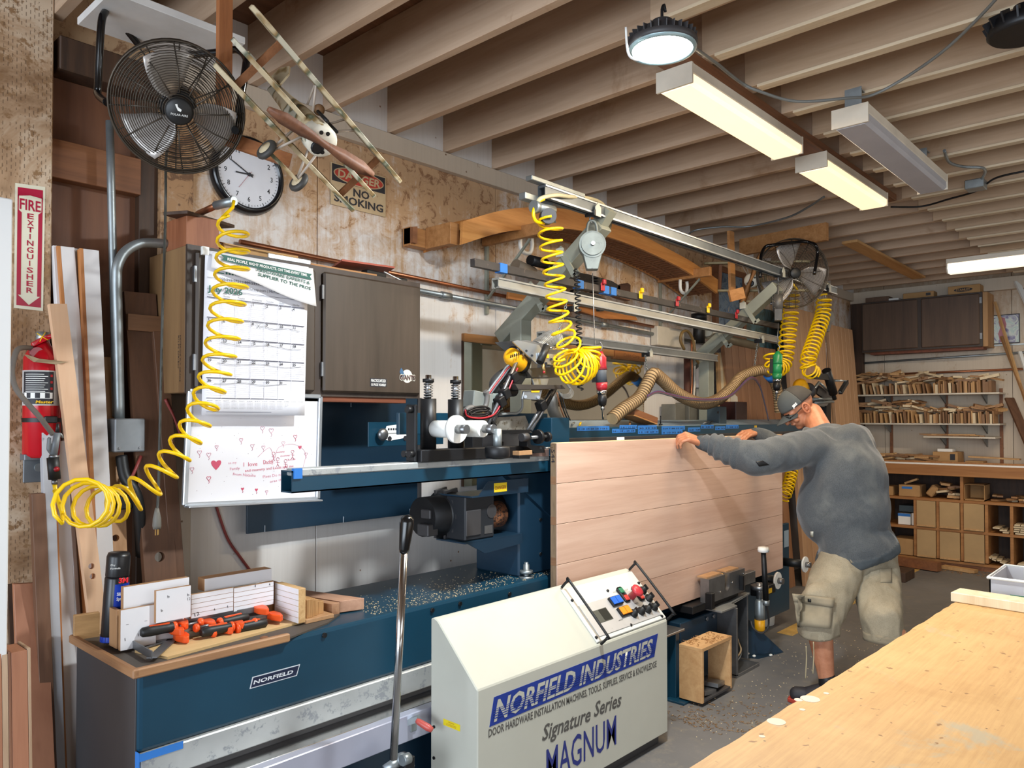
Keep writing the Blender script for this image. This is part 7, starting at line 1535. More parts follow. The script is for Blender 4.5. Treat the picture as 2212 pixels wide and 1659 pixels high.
for i, y_ in enumerate((1.60, 2.10, 2.65)): MB().box(9.155, 9.17, y_ - .015, y_ + .015, 1.02, 1.80).build('shelf_standard', m_brw, label='rusty upright shelf track, ' + ('rightmost', 'middle', 'leftmost')[i] + ' of three', cat='track')
m_off = [wood('off%d' % i, a_, b2, 'z', .8) for i, (a_, b2) in enumerate((('#caa271', '#a67c4c'), ('#a97f55', '#83603d'), ('#e0cfae', '#c4ad88'), ('#8f6a48', '#6e4f35')))]
unit = []
for m_ in m_off:
    o = MB().box(-.5, .5, -.5, .5, -.5, .5).build('tmp', m_, None, org=(0, 0, 0)); unit.append(o.data); bpy.data.objects.remove(o)
def offcut(lb, grp, loc, sz, rot, k=None):
    k = random.randrange(4) if k is None else k
    if 'shelf' in lb and 'short' not in lb or 'heap' in lb:
        t_ = ('tan', 'mid-brown', 'whitish', 'dark')[k] + ' '; w_ = ', ' + ('right', 'middle', 'left')[min(2, max(0, int((loc[1] - 1.6) / .45)))] + ' part'
        lb, grp = t_ + lb + w_, t_ + grp + w_
    o = bpy.data.objects.new('wood_offcut', unit[k]); COL.objects.link(o)
    o.location = loc; o.scale = sz; o.rotation_euler = rot; ORG[o.name] = V(loc); tag(o, lb, 'offcut', grp)
G1 = ('offcut standing upright in the row on the upper far shelf', 'upright offcuts on the upper shelf'); G2 = ('offcut tossed on the pile of the upper far shelf', 'jumbled offcuts on the upper shelf')
G3 = ('offcut standing upright in the row on the lower far shelf', 'upright offcuts on the lower shelf'); G4 = ('offcut tossed on the pile of the lower far shelf', 'jumbled offcuts on the lower shelf')
def pile(zs, ga, gb, y0, y1, jumble_from):
    y = y1
    while y > y0:
        w_ = random.uniform(.012, .03); h_ = random.uniform(.09, .13); le = random.uniform(0, .25) if y > jumble_from else random.uniform(0, .06)
        offcut(*ga, (XB + .06 + random.uniform(0, .03), y, zs + h_ / 2 * math.cos(le) + .5 * w_ * math.sin(le)), (.14, w_ * .9, h_), (-le, 0, random.uniform(-.1, .1))); y -= w_ + .004 + (le * h_ if random.random() < .15 else 0) + (random.uniform(0, .02) if y > jumble_from else 0)
    for i in range(75):
        yy = random.uniform(y0, y1); L_ = random.uniform(.08, .24); hh_ = random.uniform(.0, .11) * (1.0 if yy > jumble_from else .35)
        offcut(*gb, (XB + .08 + random.uniform(-.03, .08), yy, zs + .125 + hh_), (random.uniform(.03, .09), L_, random.uniform(.014, .03)), (random.uniform(-.35, .35), random.uniform(-.2, .2), random.uniform(-.6, .6)))
pile(1.752, G1, G2, 1.62, 2.93, 2.2); pile(1.44, G3, G4, 1.60, 2.93, 2.25)
for i in range(9): offcut('thin slat on the short shelf at the right of the far wall', 'slats on the short shelf', (XB + .1, 1.85 + .04 * i, 1.312 + .006 * (i % 3)), (.05, .28, .01), (0, 0, random.uniform(-.2, .2)))
# bench with pigeonholes
be = thing('work_bench', 'long wooden bench on the far wall with pigeonholes and fibreboard doors below', 'bench', (8.9, 1.2, 0))
m_bench = wood('bench_wood', '#b27d48', '#8d5c30', 'y', .5, .6)
MB().box(8.58, 9.17, -1.2, 3.0, .915, 1.02, .004).build('bench_top', m_bench, be)
m_mdfy = paint('tan_fibreboard', '#b39468', .7, 0, .07, 3)
for y_ in (2.95, 2.62, 2.275, 2.065, 1.850, 1.640, 1.432, 1.22, 1.0, .78, .4, 0, -.4): MB().box(8.62, 9.1, y_ - .014, y_ + .014, .08, .68 if y_ not in (1.850,) else .915, .001).build('divider', m_bench, be)
for z_ in (.06, .372, .668): MB().box(8.615, 9.12, -.4, 2.98, z_ - .014, z_ + .010, .001).build('shelf_board', m_bench, be)
MB().box(9.12, 9.14, -.4, 2.98, .05, .92).build('back_panel', m_dk, be)
MB().box(8.63, 8.65, -.4, 2.98, .0, .05).build('kick_board', m_brw, be)
for y1, y0 in ((2.275, 2.065), (2.065, 1.85), (1.85, 1.64)):
    for z0, z1 in ((.386, .652), (.076, .356)):
        dd_ = MB().box(8.605, 8.622, y0 + .018, y1 - .018, z0, z1, .002).build('door', m_mdfy, be)
        MB().box(8.592, 8.606, y0 + .02, y1 - .02, z0 + .006, z0 + .02, .001).build('pull_strip', m_off[0], dd_)
MB().bar((8.66, 2.6, 1.028), (8.70, 1.0, 1.028), .05, .016).build('white_trim', m_whitep, label='long white moulding lying along the far bench edge', cat='moulding')
MB().bar((8.80, 1.95, 1.026), (8.80, .9, 1.026), .06, .012).build('black_trim', m_black, label='long black strip lying on the far bench behind the white moulding', cat='strip')
MB().box(8.75, 8.79, 1.2, 2.9, 1.02, 1.05, .001).build('bench_strip', m_fir, label='long tan strip of wood on the far bench top', cat='strip')
card('cardboard box with a black square logo standing on the far bench', 8.84, 9.10, 1.93, 2.16, 1.02, 1.145, None, (.1, .3, .35, .85, m_text))
MB().box(8.90, 9.05, 1.99, 2.13, 1.145, 1.175, .002).build('white_box', m_whitep, label='pale flat box on top of the black-logo carton', cat='box')
card('low open carton right of the black-logo carton', 8.82, 9.0, 1.70, 1.86, 1.02, 1.06)
MB().bar((8.95, 1.85, 1.10), (8.90, 1.40, 1.09), .06, .015).build('long_board', m_off[0], label='thin board resting across cartons at the right of the far bench', cat='board')
for i in range(26): offcut('wood scrap in the heap on the far bench', 'scrap heap on the far bench', (8.92 + random.uniform(-.08, .1), random.uniform(2.2, 2.75), 1.035 + random.uniform(0, .07)), (random.uniform(.03, .07), random.uniform(.12, .34), .018), (random.uniform(-.2, .2), 0, random.uniform(-.5, .5)))
card('cardboard box marked with blue tape in the top row of the far bench', 8.66, 8.9, 2.24, 2.44, .68, .80, None, (.35, .85, .65, .85, m_bluetape))
card('open cardboard box in the top row at the left of the far bench', 8.66, 8.86, 2.50, 2.63, .68, .775)
MB().bar((8.75, 2.40, .81), (8.75, 2.28, .86), .06, .02).build('wood_scrap', m_off[0], label='slanting wood scrap on the blue-taped box', cat='offcut')
MB().mbox(M.Translation((8.75, 2.13, .75)) @ M.Rotation(R(35), 4, 'X') @ M.Diagonal((.15, .07, .12, 1)), .01).build('paper_bag', m_card, label='crumpled paper bag in the top row of the far bench', cat='bag')
for i in range(12): offcut('short block stuffed in the top row of the far bench', 'blocks in the top row of the bench', (8.74 + random.uniform(-.05, .1), random.uniform(1.90, 2.05), .70 + .025 * (i % 6)), (.1, random.uniform(.06, .12), .022), (random.uniform(-.3, .3), 0, random.uniform(-.4, .4)))
oc = thing('cardboard_box', 'empty open-fronted carton in the top row of the far bench', 'box', (8.8, 1.73, .68))
for a_ in ((8.66, 8.9, 1.66, 1.665, .68, .84), (8.66, 8.9, 1.83, 1.835, .68, .84), (8.66, 8.9, 1.66, 1.835, .68, .69), (8.66, 8.9, 1.66, 1.835, .835, .84), (8.895, 8.9, 1.66, 1.835, .68, .84)): MB().box(*a_).build('panel', m_card, oc)
for i in range(16): offcut('length of wood lying in the open top row at the right of the far bench', 'lengths in the right top row', (8.80 + random.uniform(-.05, .1), random.uniform(1.25, 1.62), .69 + .02 * (i % 3)), (.16, .05, .016), (0, 0, random.uniform(-.6, .6)))
for i in range(14):
    offcut('pale trim length poking from the open pigeonholes right of the doors', 'trim lengths in the open pigeonholes', (8.76, 1.46 + .022 * (i % 8), (.395 if i < 6 else .085) + .018 * (i // 2 % 4)), (.26, .035, .012), (random.uniform(-.4, .4) * (i >= 6), 0, random.uniform(-.15, .15)), 2)
for i in range(14):
    offcut('pale trim length stacked in the last pigeonholes at the right picture edge', 'trim lengths in the last pigeonholes', (8.72, 1.39 - .05 * (i % 2), .395 + .02 * (i // 2)) if i < 10 else (8.72, 1.38 - .03 * (i % 4), .09 + .02 * (i % 3)), (.2, .045, .014), (0, 0, random.uniform(-.1, .1)), 2)
card('dark blue box with a round speaker in the left bay of the far bench', 8.66, 8.85, 2.29, 2.44, .52, .585, MATS['box_bluegrey'])
q_ = card('white and blue carton under the dark blue box in the far bench', 8.66, 8.85, 2.33, 2.45, .385, .50, m_whitep, (.0, 1, .75, 1, m_bluetape))
card('upright white carton in the left bay of the far bench', 8.66, 8.85, 2.285, 2.32, .385, .51, m_whitep)
card('open brown carton in the lower left bay of the far bench', 8.64, 8.9, 2.30, 2.50, .075, .24)
# poster, sticks, boards at the right
ps = MB().box(9.163, 9.169, 1.43, 1.705, 2.255, 2.555).build('wall_poster', paint('poster_black', '#201c28', .4), label='small torn-edged colour poster on the far wall right of the cabinet', cat='poster')
def poster_mat(key, cs, sc):
    m, nt, b = _new(key); n = noise(nt, coords(nt, (1, 1, 1), False), sc, 4, .6, 1.5)
    k = len(cs); c = ramp(nt, n, [(.3 + .4 * i / (k - 1), hx(c_)) for i, c_ in enumerate(cs)]); nt.links.new(c, b.inputs['Base Color']); b.inputs['Roughness'].default_value = .4; return m
MB().box(9.161, 9.163, 1.44, 1.695, 2.265, 2.545).build('poster_print', poster_mat('poster_print', ('#4a4668', '#8a88a8', '#c8d0c8', '#a8c0c0', '#e0dcc8'), 9), ps)
MB().prism([(9.160, 1.60, 2.53), (9.160, 1.56, 2.52), (9.160, 1.545, 2.45), (9.160, 1.56, 2.38), (9.160, 1.55, 2.27), (9.160, 1.60, 2.27), (9.160, 1.62, 2.36), (9.160, 1.60, 2.42), (9.160, 1.615, 2.48)], (.001, 0, 0)).build('figure_shape', paint('poster_pink', '#b0707a', .5), ps)
MB().box(9.155, 9.17, -1, 1.66, 2.235, 2.25).build('wall_strip', m_galv, label='thin metal conduit along the far wall below the poster', cat='conduit')
MB().cyl((9.14, 3.0, 1.98), (9.14, 1.2, 1.99), .012, n=8).build('copper_pipe', m_cop, label='copper pipe along the far wall above the upper shelf', cat='pipe')
MB().cyl((9.15, 3.0, 2.12), (9.15, 1.2, 2.16), .012, n=8).build('wall_conduit', m_galv, label='grey conduit along the far wall under the brown cabinet', cat='conduit')
def stick(label, a, b, xa, xb, w_, mat):
    p, q = hit(*a, x=xa), hit(*b, x=xb); MB().bar(p, q, w_, .02).build('leaning_stick', mat, label=label, cat='stick')
stick('longest thin tan stick crossing the poster', (2149, 652), (2216, 870), 9.1, 8.9, .02, m_off[0])
stick('second thin stick crossing below the poster', (2163, 727), (2222, 880), 9.1, 8.85, .022, m_off[1])
stick('white stick leaning at the right picture edge', (2196, 608), (2240, 700), 9.1, 8.9, .05, m_whitep)
stick('grey-white stick beside the white one at the right picture edge', (2203, 760), (2235, 860), 9.1, 8.9, .03, m_whitep)
stick('dark board leaning right of the shelves', (2180, 860), (2245, 1010), 9.1, 8.8, .09, m_brz)
stick('pale board leaning right of the shelves', (2198, 900), (2240, 960), 9.1, 8.85, .05, m_off[2])
# ---- things on the main wall beyond the second post
fr1 = MB().box(5.95, 5.99, 3.02, 3.06, 1.95, 2.75, .002).box(6.55, 6.59, 3.02, 3.06, 1.95, 2.75, .002).box(5.95, 6.59, 3.02, 3.06, 2.71, 2.75, .002)
pa = thing('framed_picture', 'wood-framed blue abstract picture on the wall behind the second post', 'picture', (6.3, 3.05, 1.9))
x0, x1 = hit(1553, 640, y=3.02).x, hit(1607, 640, y=3.02).x; z0, z1 = hit(1560, 712, y=3.02).z, hit(1560, 600, y=3.02).z + .05
MB().box(x0, x1, 3.035, 3.05, z0, z1).build('print', poster_mat('abstract_print', ('#1f2c3c', '#3c5670', '#7f93a3', '#4f6f8f', '#b3aaa0'), 7), pa)
for a_ in ((x0 - .05, x0, z0 - .05, z1 + .05), (x1, x1 + .05, z0 - .05, z1 + .05), (x0, x1, z0 - .05, z0), (x0, x1, z1, z1 + .05)): MB().box(a_[0], a_[1], 3.02, 3.058, a_[2], a_[3], .002).build('frame_bar', m_brw, pa)
fr1.bm.free()
pb4 = MB().box(hit(1612, 640, y=3.03).x, hit(1700, 640, y=3.03).x, 3.03, 3.05, 2.1, 2.5).build('wall_art', poster_mat('teal_print', ('#3c3a33', '#4f5c55', '#5f8088', '#7d8a86'), 5), label='teal and brown panel picture behind the leaning door boards', cat='picture')
def planks(label, x0, x1, yb, yt, z1, zr, n, mat):
    """slab of n vertical boards leaning on the wall; zr = top height at x1"""
    t = thing('leaning_door', label, 'door', ((x0 + x1) / 2, yb, 0)); w_ = (x1 - x0) / n
    for i in range(n):
        a_, b2 = x0 + i * w_ + .003, x0 + (i + 1) * w_ - .003; f_ = lambda x: z1 + (zr - z1) * (x - x0) / (x1 - x0)
        MB().prism([(a_, yb, 0), (b2, yb, 0), (b2, yt, f_(b2)), (a_, yt, f_(a_))], (0, .035, 0), .002).build('plank', mat, t)
    MB().prism([(x0 + .01, yb + .02, 0), (x1 - .01, yb + .02, 0), (x1 - .01, yt + .02, z1 - .02), (x0 + .01, yt + .02, z1 - .02)], (0, .014, 0)).build('backing', m_brz, t); return t
m_pl1 = wood('cedar_plank', '#9b6f4f', '#7d5539', 'z', .4, .5); m_pl2 = wood('pale_plank', '#c39c78', '#aa8260', 'z', .4, .5)
planks('dark reddish door slab of vertical boards leaning behind the worker', 5.75, 6.75, 2.76, 2.93, 2.12, 2.12, 8, m_pl1)
planks('tall pale door slab of vertical boards leaning at the far end of the wall', 6.78, 7.75, 2.68, 2.86, 2.52, 2.52, 9, m_pl2)
planks('shorter pale door slab of vertical boards, the furthest one', 7.8, 8.5, 2.66, 2.84, 2.44, 2.44, 6, m_pl2)
# electrics and clutter between the mirror and the second post
YW = 3.0
def onwall(name, label, u0, v0, u1, v1, th, mat, cat, y=3.04, **k):
    p, q = hit(u0, v1, y=y - th), hit(u1, v0, y=y - th); z0 = hit((u0 + u1) / 2, v1, y=y - th).z; z1 = hit((u0 + u1) / 2, v0, y=y - th).z
    return MB().box(p.x, q.x, y - th, y, z0, z1, .003).build(name, mat, label=label, cat=cat, **k)
m_eg = paint('elec_grey', '#76746c', .5, .2)
onwall('electric_panel', 'grey electric cabinet with a small sticker behind the dust hose, right one', 1489, 870, 1520, 935, .12, m_eg, 'cabinet')
onwall('electric_panel', 'grey electric cabinet behind the dust hose, left one', 1459, 873, 1480, 935, .12, m_eg, 'cabinet')
onwall('white_plate', 'white plate beside the right grey electric cabinet', 1518, 840, 1534, 896, .06, m_shw, 'plate')
cpv = MB().cyl(hit(1484, 768, y=2.96), (hit(1484, 768, y=2.96).x, 2.96, .6), .026, n=12).build('vertical_pipe', paint('maroon_pipe', '#553229', .5), label='maroon vertical pipe between the mirror and the second post', cat='pipe')
for i, (u_, c_) in enumerate(((1494, m_cop), (1500, m_shw))): p = hit(u_, 735, y=2.94); MB().tube([p, (p.x, 2.94, 1.75), (p.x - .05, 2.94, 1.5), (p.x - .08, 2.94, 1.3)], .009, 6, smooth=4).build('air_line', c_, label=('copper-coloured' if i == 0 else 'white') + ' air line running down beside the maroon pipe', cat='line')
ft = thing('air_filter', 'black air filter with brass fittings on a wooden mount beside the mirror', 'filter', hit(1510, 712, y=2.95))
p = hit(1510, 720, y=2.93); MB().cyl(p + V((0, 0, -.08)), p + V((0, 0, .10)), .045, n=18).cyl(p + V((0, 0, .10)), p + V((0, 0, .15)), .06, n=18).build('bowl', m_blackp, ft)
MB().cyl(p + V((.08, -.02, .03)), p + V((.12, -.02, .03)), .05, n=16).build('gauge', m_cream, ft)
MB().cyl(p + V((-.35, 0, .05)), p + V((-.05, 0, .05)), .02, n=10).cyl(p + V((.1, 0, 0)), p + V((1.0, 0, -.03)), .035, n=10).build('pipe_run', paint('dull_pipe', '#8d8470', .5, .3), ft)
MB().box(p.x - .5, p.x - .12, 2.99, 3.05, p.z - .12, p.z + .02, .003).build('mount_block', m_shw, ft)
MB().tube([hit(u_, v_, y=2.9) for u_, v_ in ((1478, 755), (1470, 735), (1474, 718), (1486, 716), (1497, 735), (1501, 760), (1506, 780), (1520, 795), (1530, 805))], .011, 8, smooth=5).build('brown_hose', paint('brown_rubber', '#7a6138', .5), label='brown rubber air hose looping beside the second post', cat='hose')
sn = onwall('size_chart', 'white chart with yellow arrows behind the second post', 1503, 770, 1535, 838, .02, m_paper, 'chart')
for k in range(5): p = hit(1519, 778 + k * 13, y=3.018); MB().prism([(p.x - .06, 3.018, p.z + .01), (p.x - .05, 3.018, p.z + .02), (p.x + .06, 3.018, p.z + .01), (p.x + .05, 3.018, p.z - .004), (p.x - .05, 3.018, p.z)], (0, .001, 0)).build('yellow_arrow', m_yel, sn)
for i, (ut, ub, w_, mt, lb) in enumerate(((1550, 1556, .045, m_off[0], 'first'), (1556, 1562, .045, m_off[2], 'second'), (1561, 1568, .045, m_off[0], 'third'), (1567, 1575, .045, m_off[2], 'fourth'), (1577, 1588, .12, m_shw, 'wide white'))):
    p, q = hit(ut, 764, y=2.97), hit(ub, 915, y=2.86); d_ = q - p; e_ = p + d_ * (-p.z / d_.z); MB().bar(p, e_, w_, .02, (0, 1, 0)).build('leaning_moulding', mt, label=lb + ' moulding of the row leaning right of the second post', cat='moulding')
onwall('dark_case', 'tall dark maroon instrument case standing between mouldings and door boards', 1590, 868, 1614, 940, .3, paint('maroon_case', '#3a1c19', .35), 'case')
onwall('wall_art', 'narrow dark frame hanging right of the mouldings', 1583, 785, 1592, 848, .04, m_black, 'frame')
MB().box(5.95, 6.9, 2.99, 3.05, 1.88, 1.93, .002).build('wall_ledge', m_brw, label='brown wooden ledge behind the second post', cat='ledge')
bn_ = MB().box(3.3, 5.0, 2.96, 3.04, .9, .98, .002).build('wall_batten', m_fir, label='wood batten low on the wall behind the door slab', cat='batten')
# stair of wood at the bench foot
MB().bar((8.42, 2.62, .05), (8.30, 1.98, .05), .09, .08).build('floor_timber', m_brw, label='thick brown timber lying on the floor before the far bench', cat='timber')
MB().bar((8.52, 2.0, .02), (8.46, 1.7, .02), .09, .03).build('floor_timber', m_off[0], label='thin pale timber lying on the floor before the far bench', cat='timber')
MB().box(7.55, 7.85, 2.08, 2.3, 0, .09, .004).build('floor_tray', m_dk, label='dark wooden tray of debris on the floor behind the worker', cat='tray')
shavings('wood_shavings', 260, lambda: (8.45 + random.gauss(0, .07), random.uniform(.9, 2.2), 0), m_shav, label='drift of shavings along the foot of the far bench', cat='shavings')
# ================================================================ FOREGROUND TABLE
def table_mat():
    m, nt, b = _new('worn_table'); v = coords(nt, (1, 1, 1), False)
    a = noise(nt, v, 5, 6, .6, .6); c = noise(nt, v, 2.3, 6, .7, .8); d = noise(nt, v, 46, 2, .5); g = noise(nt, coords(nt, (3, 60, 1), False), 2, 4, .7)
    col = ramp(nt, a, [(.3, hx('#b5874f')), (.7, hx('#cda067'))])
    col = mixc(nt, .25, col, ramp(nt, g, [(.35, hx('#a8794a')), (.6, hx('#d3a76e'))]))
    col = mixc(nt, ramp(nt, c, [(.56, B0), (.64, (.75, .75, .75, 1))]), col, hx('#a79c84'))
    vo = N(nt, 'ShaderNodeTexVoronoi'); vo.inputs['Scale'].default_value = 13; nt.links.new(v, vo.inputs['Vector'])
    col = mixc(nt, ramp(nt, vo.outputs['Distance'], [(.035, W1), (.05, B0)]), col, hx('#4b382c'))
    col = mixc(nt, ramp(nt, d, [(.70, B0), (.74, W1)]), col, hx('#8a6138'))
    nt.links.new(col, b.inputs['Base Color']); b.inputs['Roughness'].default_value = .5; bump(nt, b, g, .1, .003); return m
tb_ = thing('work_table', 'large worn tan work table in the right foreground with stains and filler spots', 'table', (1.9, 0, 0))
e0, e1_ = hit(1490, 1659, z=.9), hit(2080, 1290, z=.9)
mtb = MB(); edge = []
for i in range(61):
    t_ = -.5 + 1.5 * i / 60; p = e0.lerp(e1_, t_); edge.append((p.x, p.y + random.uniform(-.0022, .0022), .865))
mtb.prism(edge + [(e1_.x + .02, -.75, .865), (edge[0][0], -.75, .865)], (0, 0, .035)); mtb.build('table_top', table_mat(), tb_)
for x_ in (.45, 2.78):
    for y_ in (.5, -.6): MB().box(x_ - .045, x_ + .045, y_ - .045, y_ + .045, 0, .865, .003).build('leg', m_fir, tb_)
for y_ in (.5, -.6): MB().box(.45, 2.78, y_ - .02, y_ + .02, .76, .865, .002).build('apron', m_fir, tb_)
m_fill = flat('filler', '#d6c0a8')
for u_, v_, r_ in ((1750, 1510, .020), (1677, 1559, .018), (1646, 1591, .006), (1733, 1533, .006), (1725, 1512, .009), (1785, 1498, .006)):
    p = hit(u_, v_, z=.9); MB().cyl(p, p + V((0, 0, .0006)), r_, n=24).build('filler_spot', m_fill, tb_)
s0, s1 = hit(2073, 1288, z=.9), hit(2260, 1322, z=.9)
ws = thing('wood_strip', 'pale strip of wood lying along the far end of the tan table', 'strip', s0.lerp(s1, .5))
MB().bar((2.86, s0.y + .0, .916), (2.83, .25, .916), .09, .03, (0, 0, 1), .002).build('strip_body', m_off[2], ws)
tub = thing('plastic_tub', 'translucent plastic tub with a green label at the right edge beyond the table end', 'tub', (3.1, .45, .9))
MB().box(2.93, 3.35, .25, .62, .80, .845, .002).box(2.95, 3.33, .28, .60, .845, .875, .002).build('board_pile', m_whitep, tub)
x0, y0_, z0 = 2.97, .56, .876
m, nt, b = _new('clear_plastic'); b.inputs['Base Color'].default_value = hx('#dcdbdf'); b.inputs['Roughness'].default_value = .35; b.inputs['Transmission Weight'].default_value = .55; b.inputs['IOR'].default_value = 1.2
for a_ in ((2.97, 3.25, .555, .559, .876, .965), (2.97, 3.25, .15, .154, .876, .965), (2.97, 2.974, .15, .559, .876, .965), (3.246, 3.25, .15, .559, .876, .965), (2.97, 3.25, .15, .559, .876, .88)): MB().box(*a_).build('tub_wall', m, tub)
MB().tube([(2.966, .563, .966), (3.254, .563, .966), (3.254, .146, .966), (2.966, .146, .966)], .005, 6, closed=True).build('rim', m_whitep, tub)
lb_ = MB().box(2.9685, 2.97, .43, .50, .882, .918).build('green_label', flat('label_green', '#1f7a5a'), tub)
text('lettering', [('GRABBER', 0, 0, .011, dict(w=.055, bold=.03))], (2.9685, .493, .903), (0, -1, 0), (0, 0, 1), m_gtape, lb_)
cart = thing('side_stand', 'low wooden stand beyond the table end that carries the tub', 'stand', (3.15, .4, 0))
MB().box(2.93, 3.40, .1, .66, .78, .80, .002).build('stand_top', m_fir, cart)
for x_ in (2.96, 3.36):
    for y_ in (.14, .6): MB().box(x_ - .02, x_ + .02, y_ - .02, y_ + .02, 0, .78, .002).build('leg', m_fir, cart)
# ================================================================ WORKER
from mathutils import noise as mn
def shape(name, parts, voxel, mat, par=None, relax=3, disp=None, **k):
    """one continuous surface round a list of ('c', p0, r0, p1, r1) limbs and ('e', centre, (rx, ry, rz), matrix) masses"""
    m = MB()
    for q in parts:
        if q[0] == 'c':
            _, a, ra, b, rb = q; a, b = V(a), V(b); m.cyl(a, b, ra, rb, 20)
            m.sph(a, ra, n=20); m.sph(b, rb, n=20)
        else:
            _, c, rr, rot = q; mt = M.Translation(c) @ (rot.to_4x4() if rot else M.Identity(4)) @ M.Diagonal((*rr, 1))
            r_ = bmesh.ops.create_uvsphere(m.bm, u_segments=28, v_segments=18, radius=1, matrix=mt)
    me = bpy.data.meshes.new('t'); bmesh.ops.recalc_face_normals(m.bm, faces=m.bm.faces); m.bm.to_mesh(me); m.bm.free()
    o = bpy.data.objects.new('t', me); COL.objects.link(o); md = o.modifiers.new('r', 'REMESH'); md.mode = 'VOXEL'; md.voxel_size = voxel
    dg = bpy.context.evaluated_depsgraph_get(); me2 = bpy.data.meshes.new_from_object(o.evaluated_get(dg)); bpy.data.objects.remove(o)
    mb = MB(); mb.bm.from_mesh(me2); bpy.data.meshes.remove(me2)
    for _ in range(relax): bmesh.ops.smooth_vert(mb.bm, verts=mb.bm.verts, factor=.5, use_axis_x=True, use_axis_y=True, use_axis_z=True)
    if disp:
        mb.bm.normal_update()
        for v in mb.bm.verts: v.co += v.normal * disp(v.co)
    for f in mb.bm.faces: f.smooth = True
    return mb.build(name, mat, par, **k)
from mathutils.bvhtree import BVHTree
def laid(name, o, quad, off, mat, nu=8, nv=4, solid=.003):
    """cloth piece that follows the surface of o; quad = photo corners"""
    og = ORG[o.name] if o.name in ORG else V((0, 0, 0)); bv = BVHTree.FromPolygons([v.co + ORG[o.name] for v in o.data.vertices], [p.vertices for p in o.data.polygons])
    q = [V((a, b, 0)) for a, b in quad]; e = V((0, 0, EYE))
    def f(a, b):
        p = q[0].lerp(q[1], a).lerp(q[3].lerp(q[2], a), b); d = (cf + cr * ((p.x - CX_) / F_) + cu * ((CYP_ - p.y) / F_)).normalized()
        h = bv.ray_cast(e, d); return (h[0] if h[0] else e + d * 4.3) - d * off
    return MB().grid(f, nu, nv).build(name, mat, wk, solid=solid)
def frame3(f, u):
    f = V(f).normalized(); u = V(u); u = (u - f * u.dot(f)).normalized(); r_ = f.cross(u); return f, u, r_
SL_, SR_ = V((4.25, 1.64, 1.335)), V((4.60, 1.57, 1.33)); PEL = V((4.43, 1.45, .80))
HL, HR = hit(1496, 950, y=2.165), hit(1606, 938, y=2.205)
WL, WR = hit(1513, 955, y=2.09), hit(1630, 934, y=2.17)
EL_ = hit(1632, 985, y=1.80); ER_ = V((4.72, 1.93, 1.28))
HIPL, HIPR = V((4.31, 1.50, .74)), V((4.55, 1.43, .74))
KL, KR = hit(1768, 1345, y=1.53), hit(1905, 1335, y=1.27)
AL, AR = hit(1787, 1478, y=1.49), V((KR.x + .05, 1.02, .10))
FV, UV, RV = frame3((-.50, .52, -.69), (0, 0, 1))          # face direction, crown, and RV = face x crown
HC = hit(1724, 880, y=1.84)
wk = thing('person', 'man in grey hooded sweatshirt, khaki cargo shorts and dark cap leaning on the door slab', 'person', (4.4, 1.5, 0))
def skin_mat():
    m, nt, b = _new('skin'); n = noise(nt, coords(nt, (1, 1, 1), False), 16, 4); nt.links.new(ramp(nt, n, [(.35, hx('#a76a4b')), (.65, hx('#bd8262'))]), b.inputs['Base Color'])
    b.inputs['Roughness'].default_value = .5; b.inputs['Subsurface Weight'].default_value = .08; b.inputs['Subsurface Radius'].default_value = (.02, .008, .004); return m
m_skin = skin_mat()
def hand(w, d, n, side, curl, spread=.0, thumb=1., tilt=0):
    """wrist w, finger direction d, back-of-hand normal n, side = direction of the thumb edge"""
    d, n = V(d).normalized(), V(n).normalized(); n = (n - d * n.dot(d)).normalized(); s_ = n.cross(d) * side; P = []
    kn = w + d * .088
    for k in range(4):
        o = (k - 1.5) * .0215; P.append(('c', w + s_ * o * .55 + d * .01, .017, kn + s_ * -o, .0125)) if False else None
        b = kn - s_ * o; P.append(('c', w - s_ * o * .6, .019, b, .0138))
        L_ = (.038, .044, .041, .032)[k]; a_ = 0; p = b; r_ = .0105
        for j, f_ in enumerate((1, .75, .6)):
            a_ += curl[j]; q = (d * math.cos(a_) - n * math.sin(a_) - s_ * (o * spread)).normalized(); e = p + q * (L_ * f_); P.append(('c', p, r_, e, r_ * .9)); p = e; r_ *= .9
    P.append(('e', w + d * .05 - n * .004, (.042, .052, .017), M((s_, d, n)).transposed()))
    t0 = w + d * .02 + s_ * .025; t1 = t0 + (d * .7 + s_ * .65 - n * .25).normalized() * .042; t2 = t1 + (d * .85 + s_ * .15 * thumb - n * .5).normalized() * .034; t3 = t2 + (d * .8 - n * .6).normalized() * .026
    P += [('c', t0, .016, t1, .0125), ('c', t1, .0122, t2, .0108), ('c', t2, .0105, t3, .009)]
    return P
body = [('c', PEL + V((0, 0, .04)), .10, V((4.43, 1.52, 1.05)), .12), ('c', V((4.43, 1.52, 1.05)), .14, V((4.44, 1.60, 1.28)), .12), ('c', SL_, .055, SR_, .055),
        ('c', SL_, .052, EL_, .042), ('c', EL_, .042, WL, .031), ('c', SR_, .052, ER_, .042), ('c', ER_, .042, WR, .027),
        ('c', V((4.44, 1.62, 1.33)), .075, HC - FV * .035 - UV * .085, .062),
        ('c', PEL + V((-.08, .0, -.03)), .085, KL, .062), ('c', PEL + V((.08, -.0, -.03)), .085, KR, .062), ('c', KL, .058, KL.lerp(AL, .3), .060), ('c', KL.lerp(AL, .3), .060, AL, .036), ('c', KR, .058, KR.lerp(AR, .3), .060), ('c', KR.lerp(AR, .3), .060, AR, .036)]
Rm = M((RV, FV, UV)).transposed()      # columns: sideways, forward, up
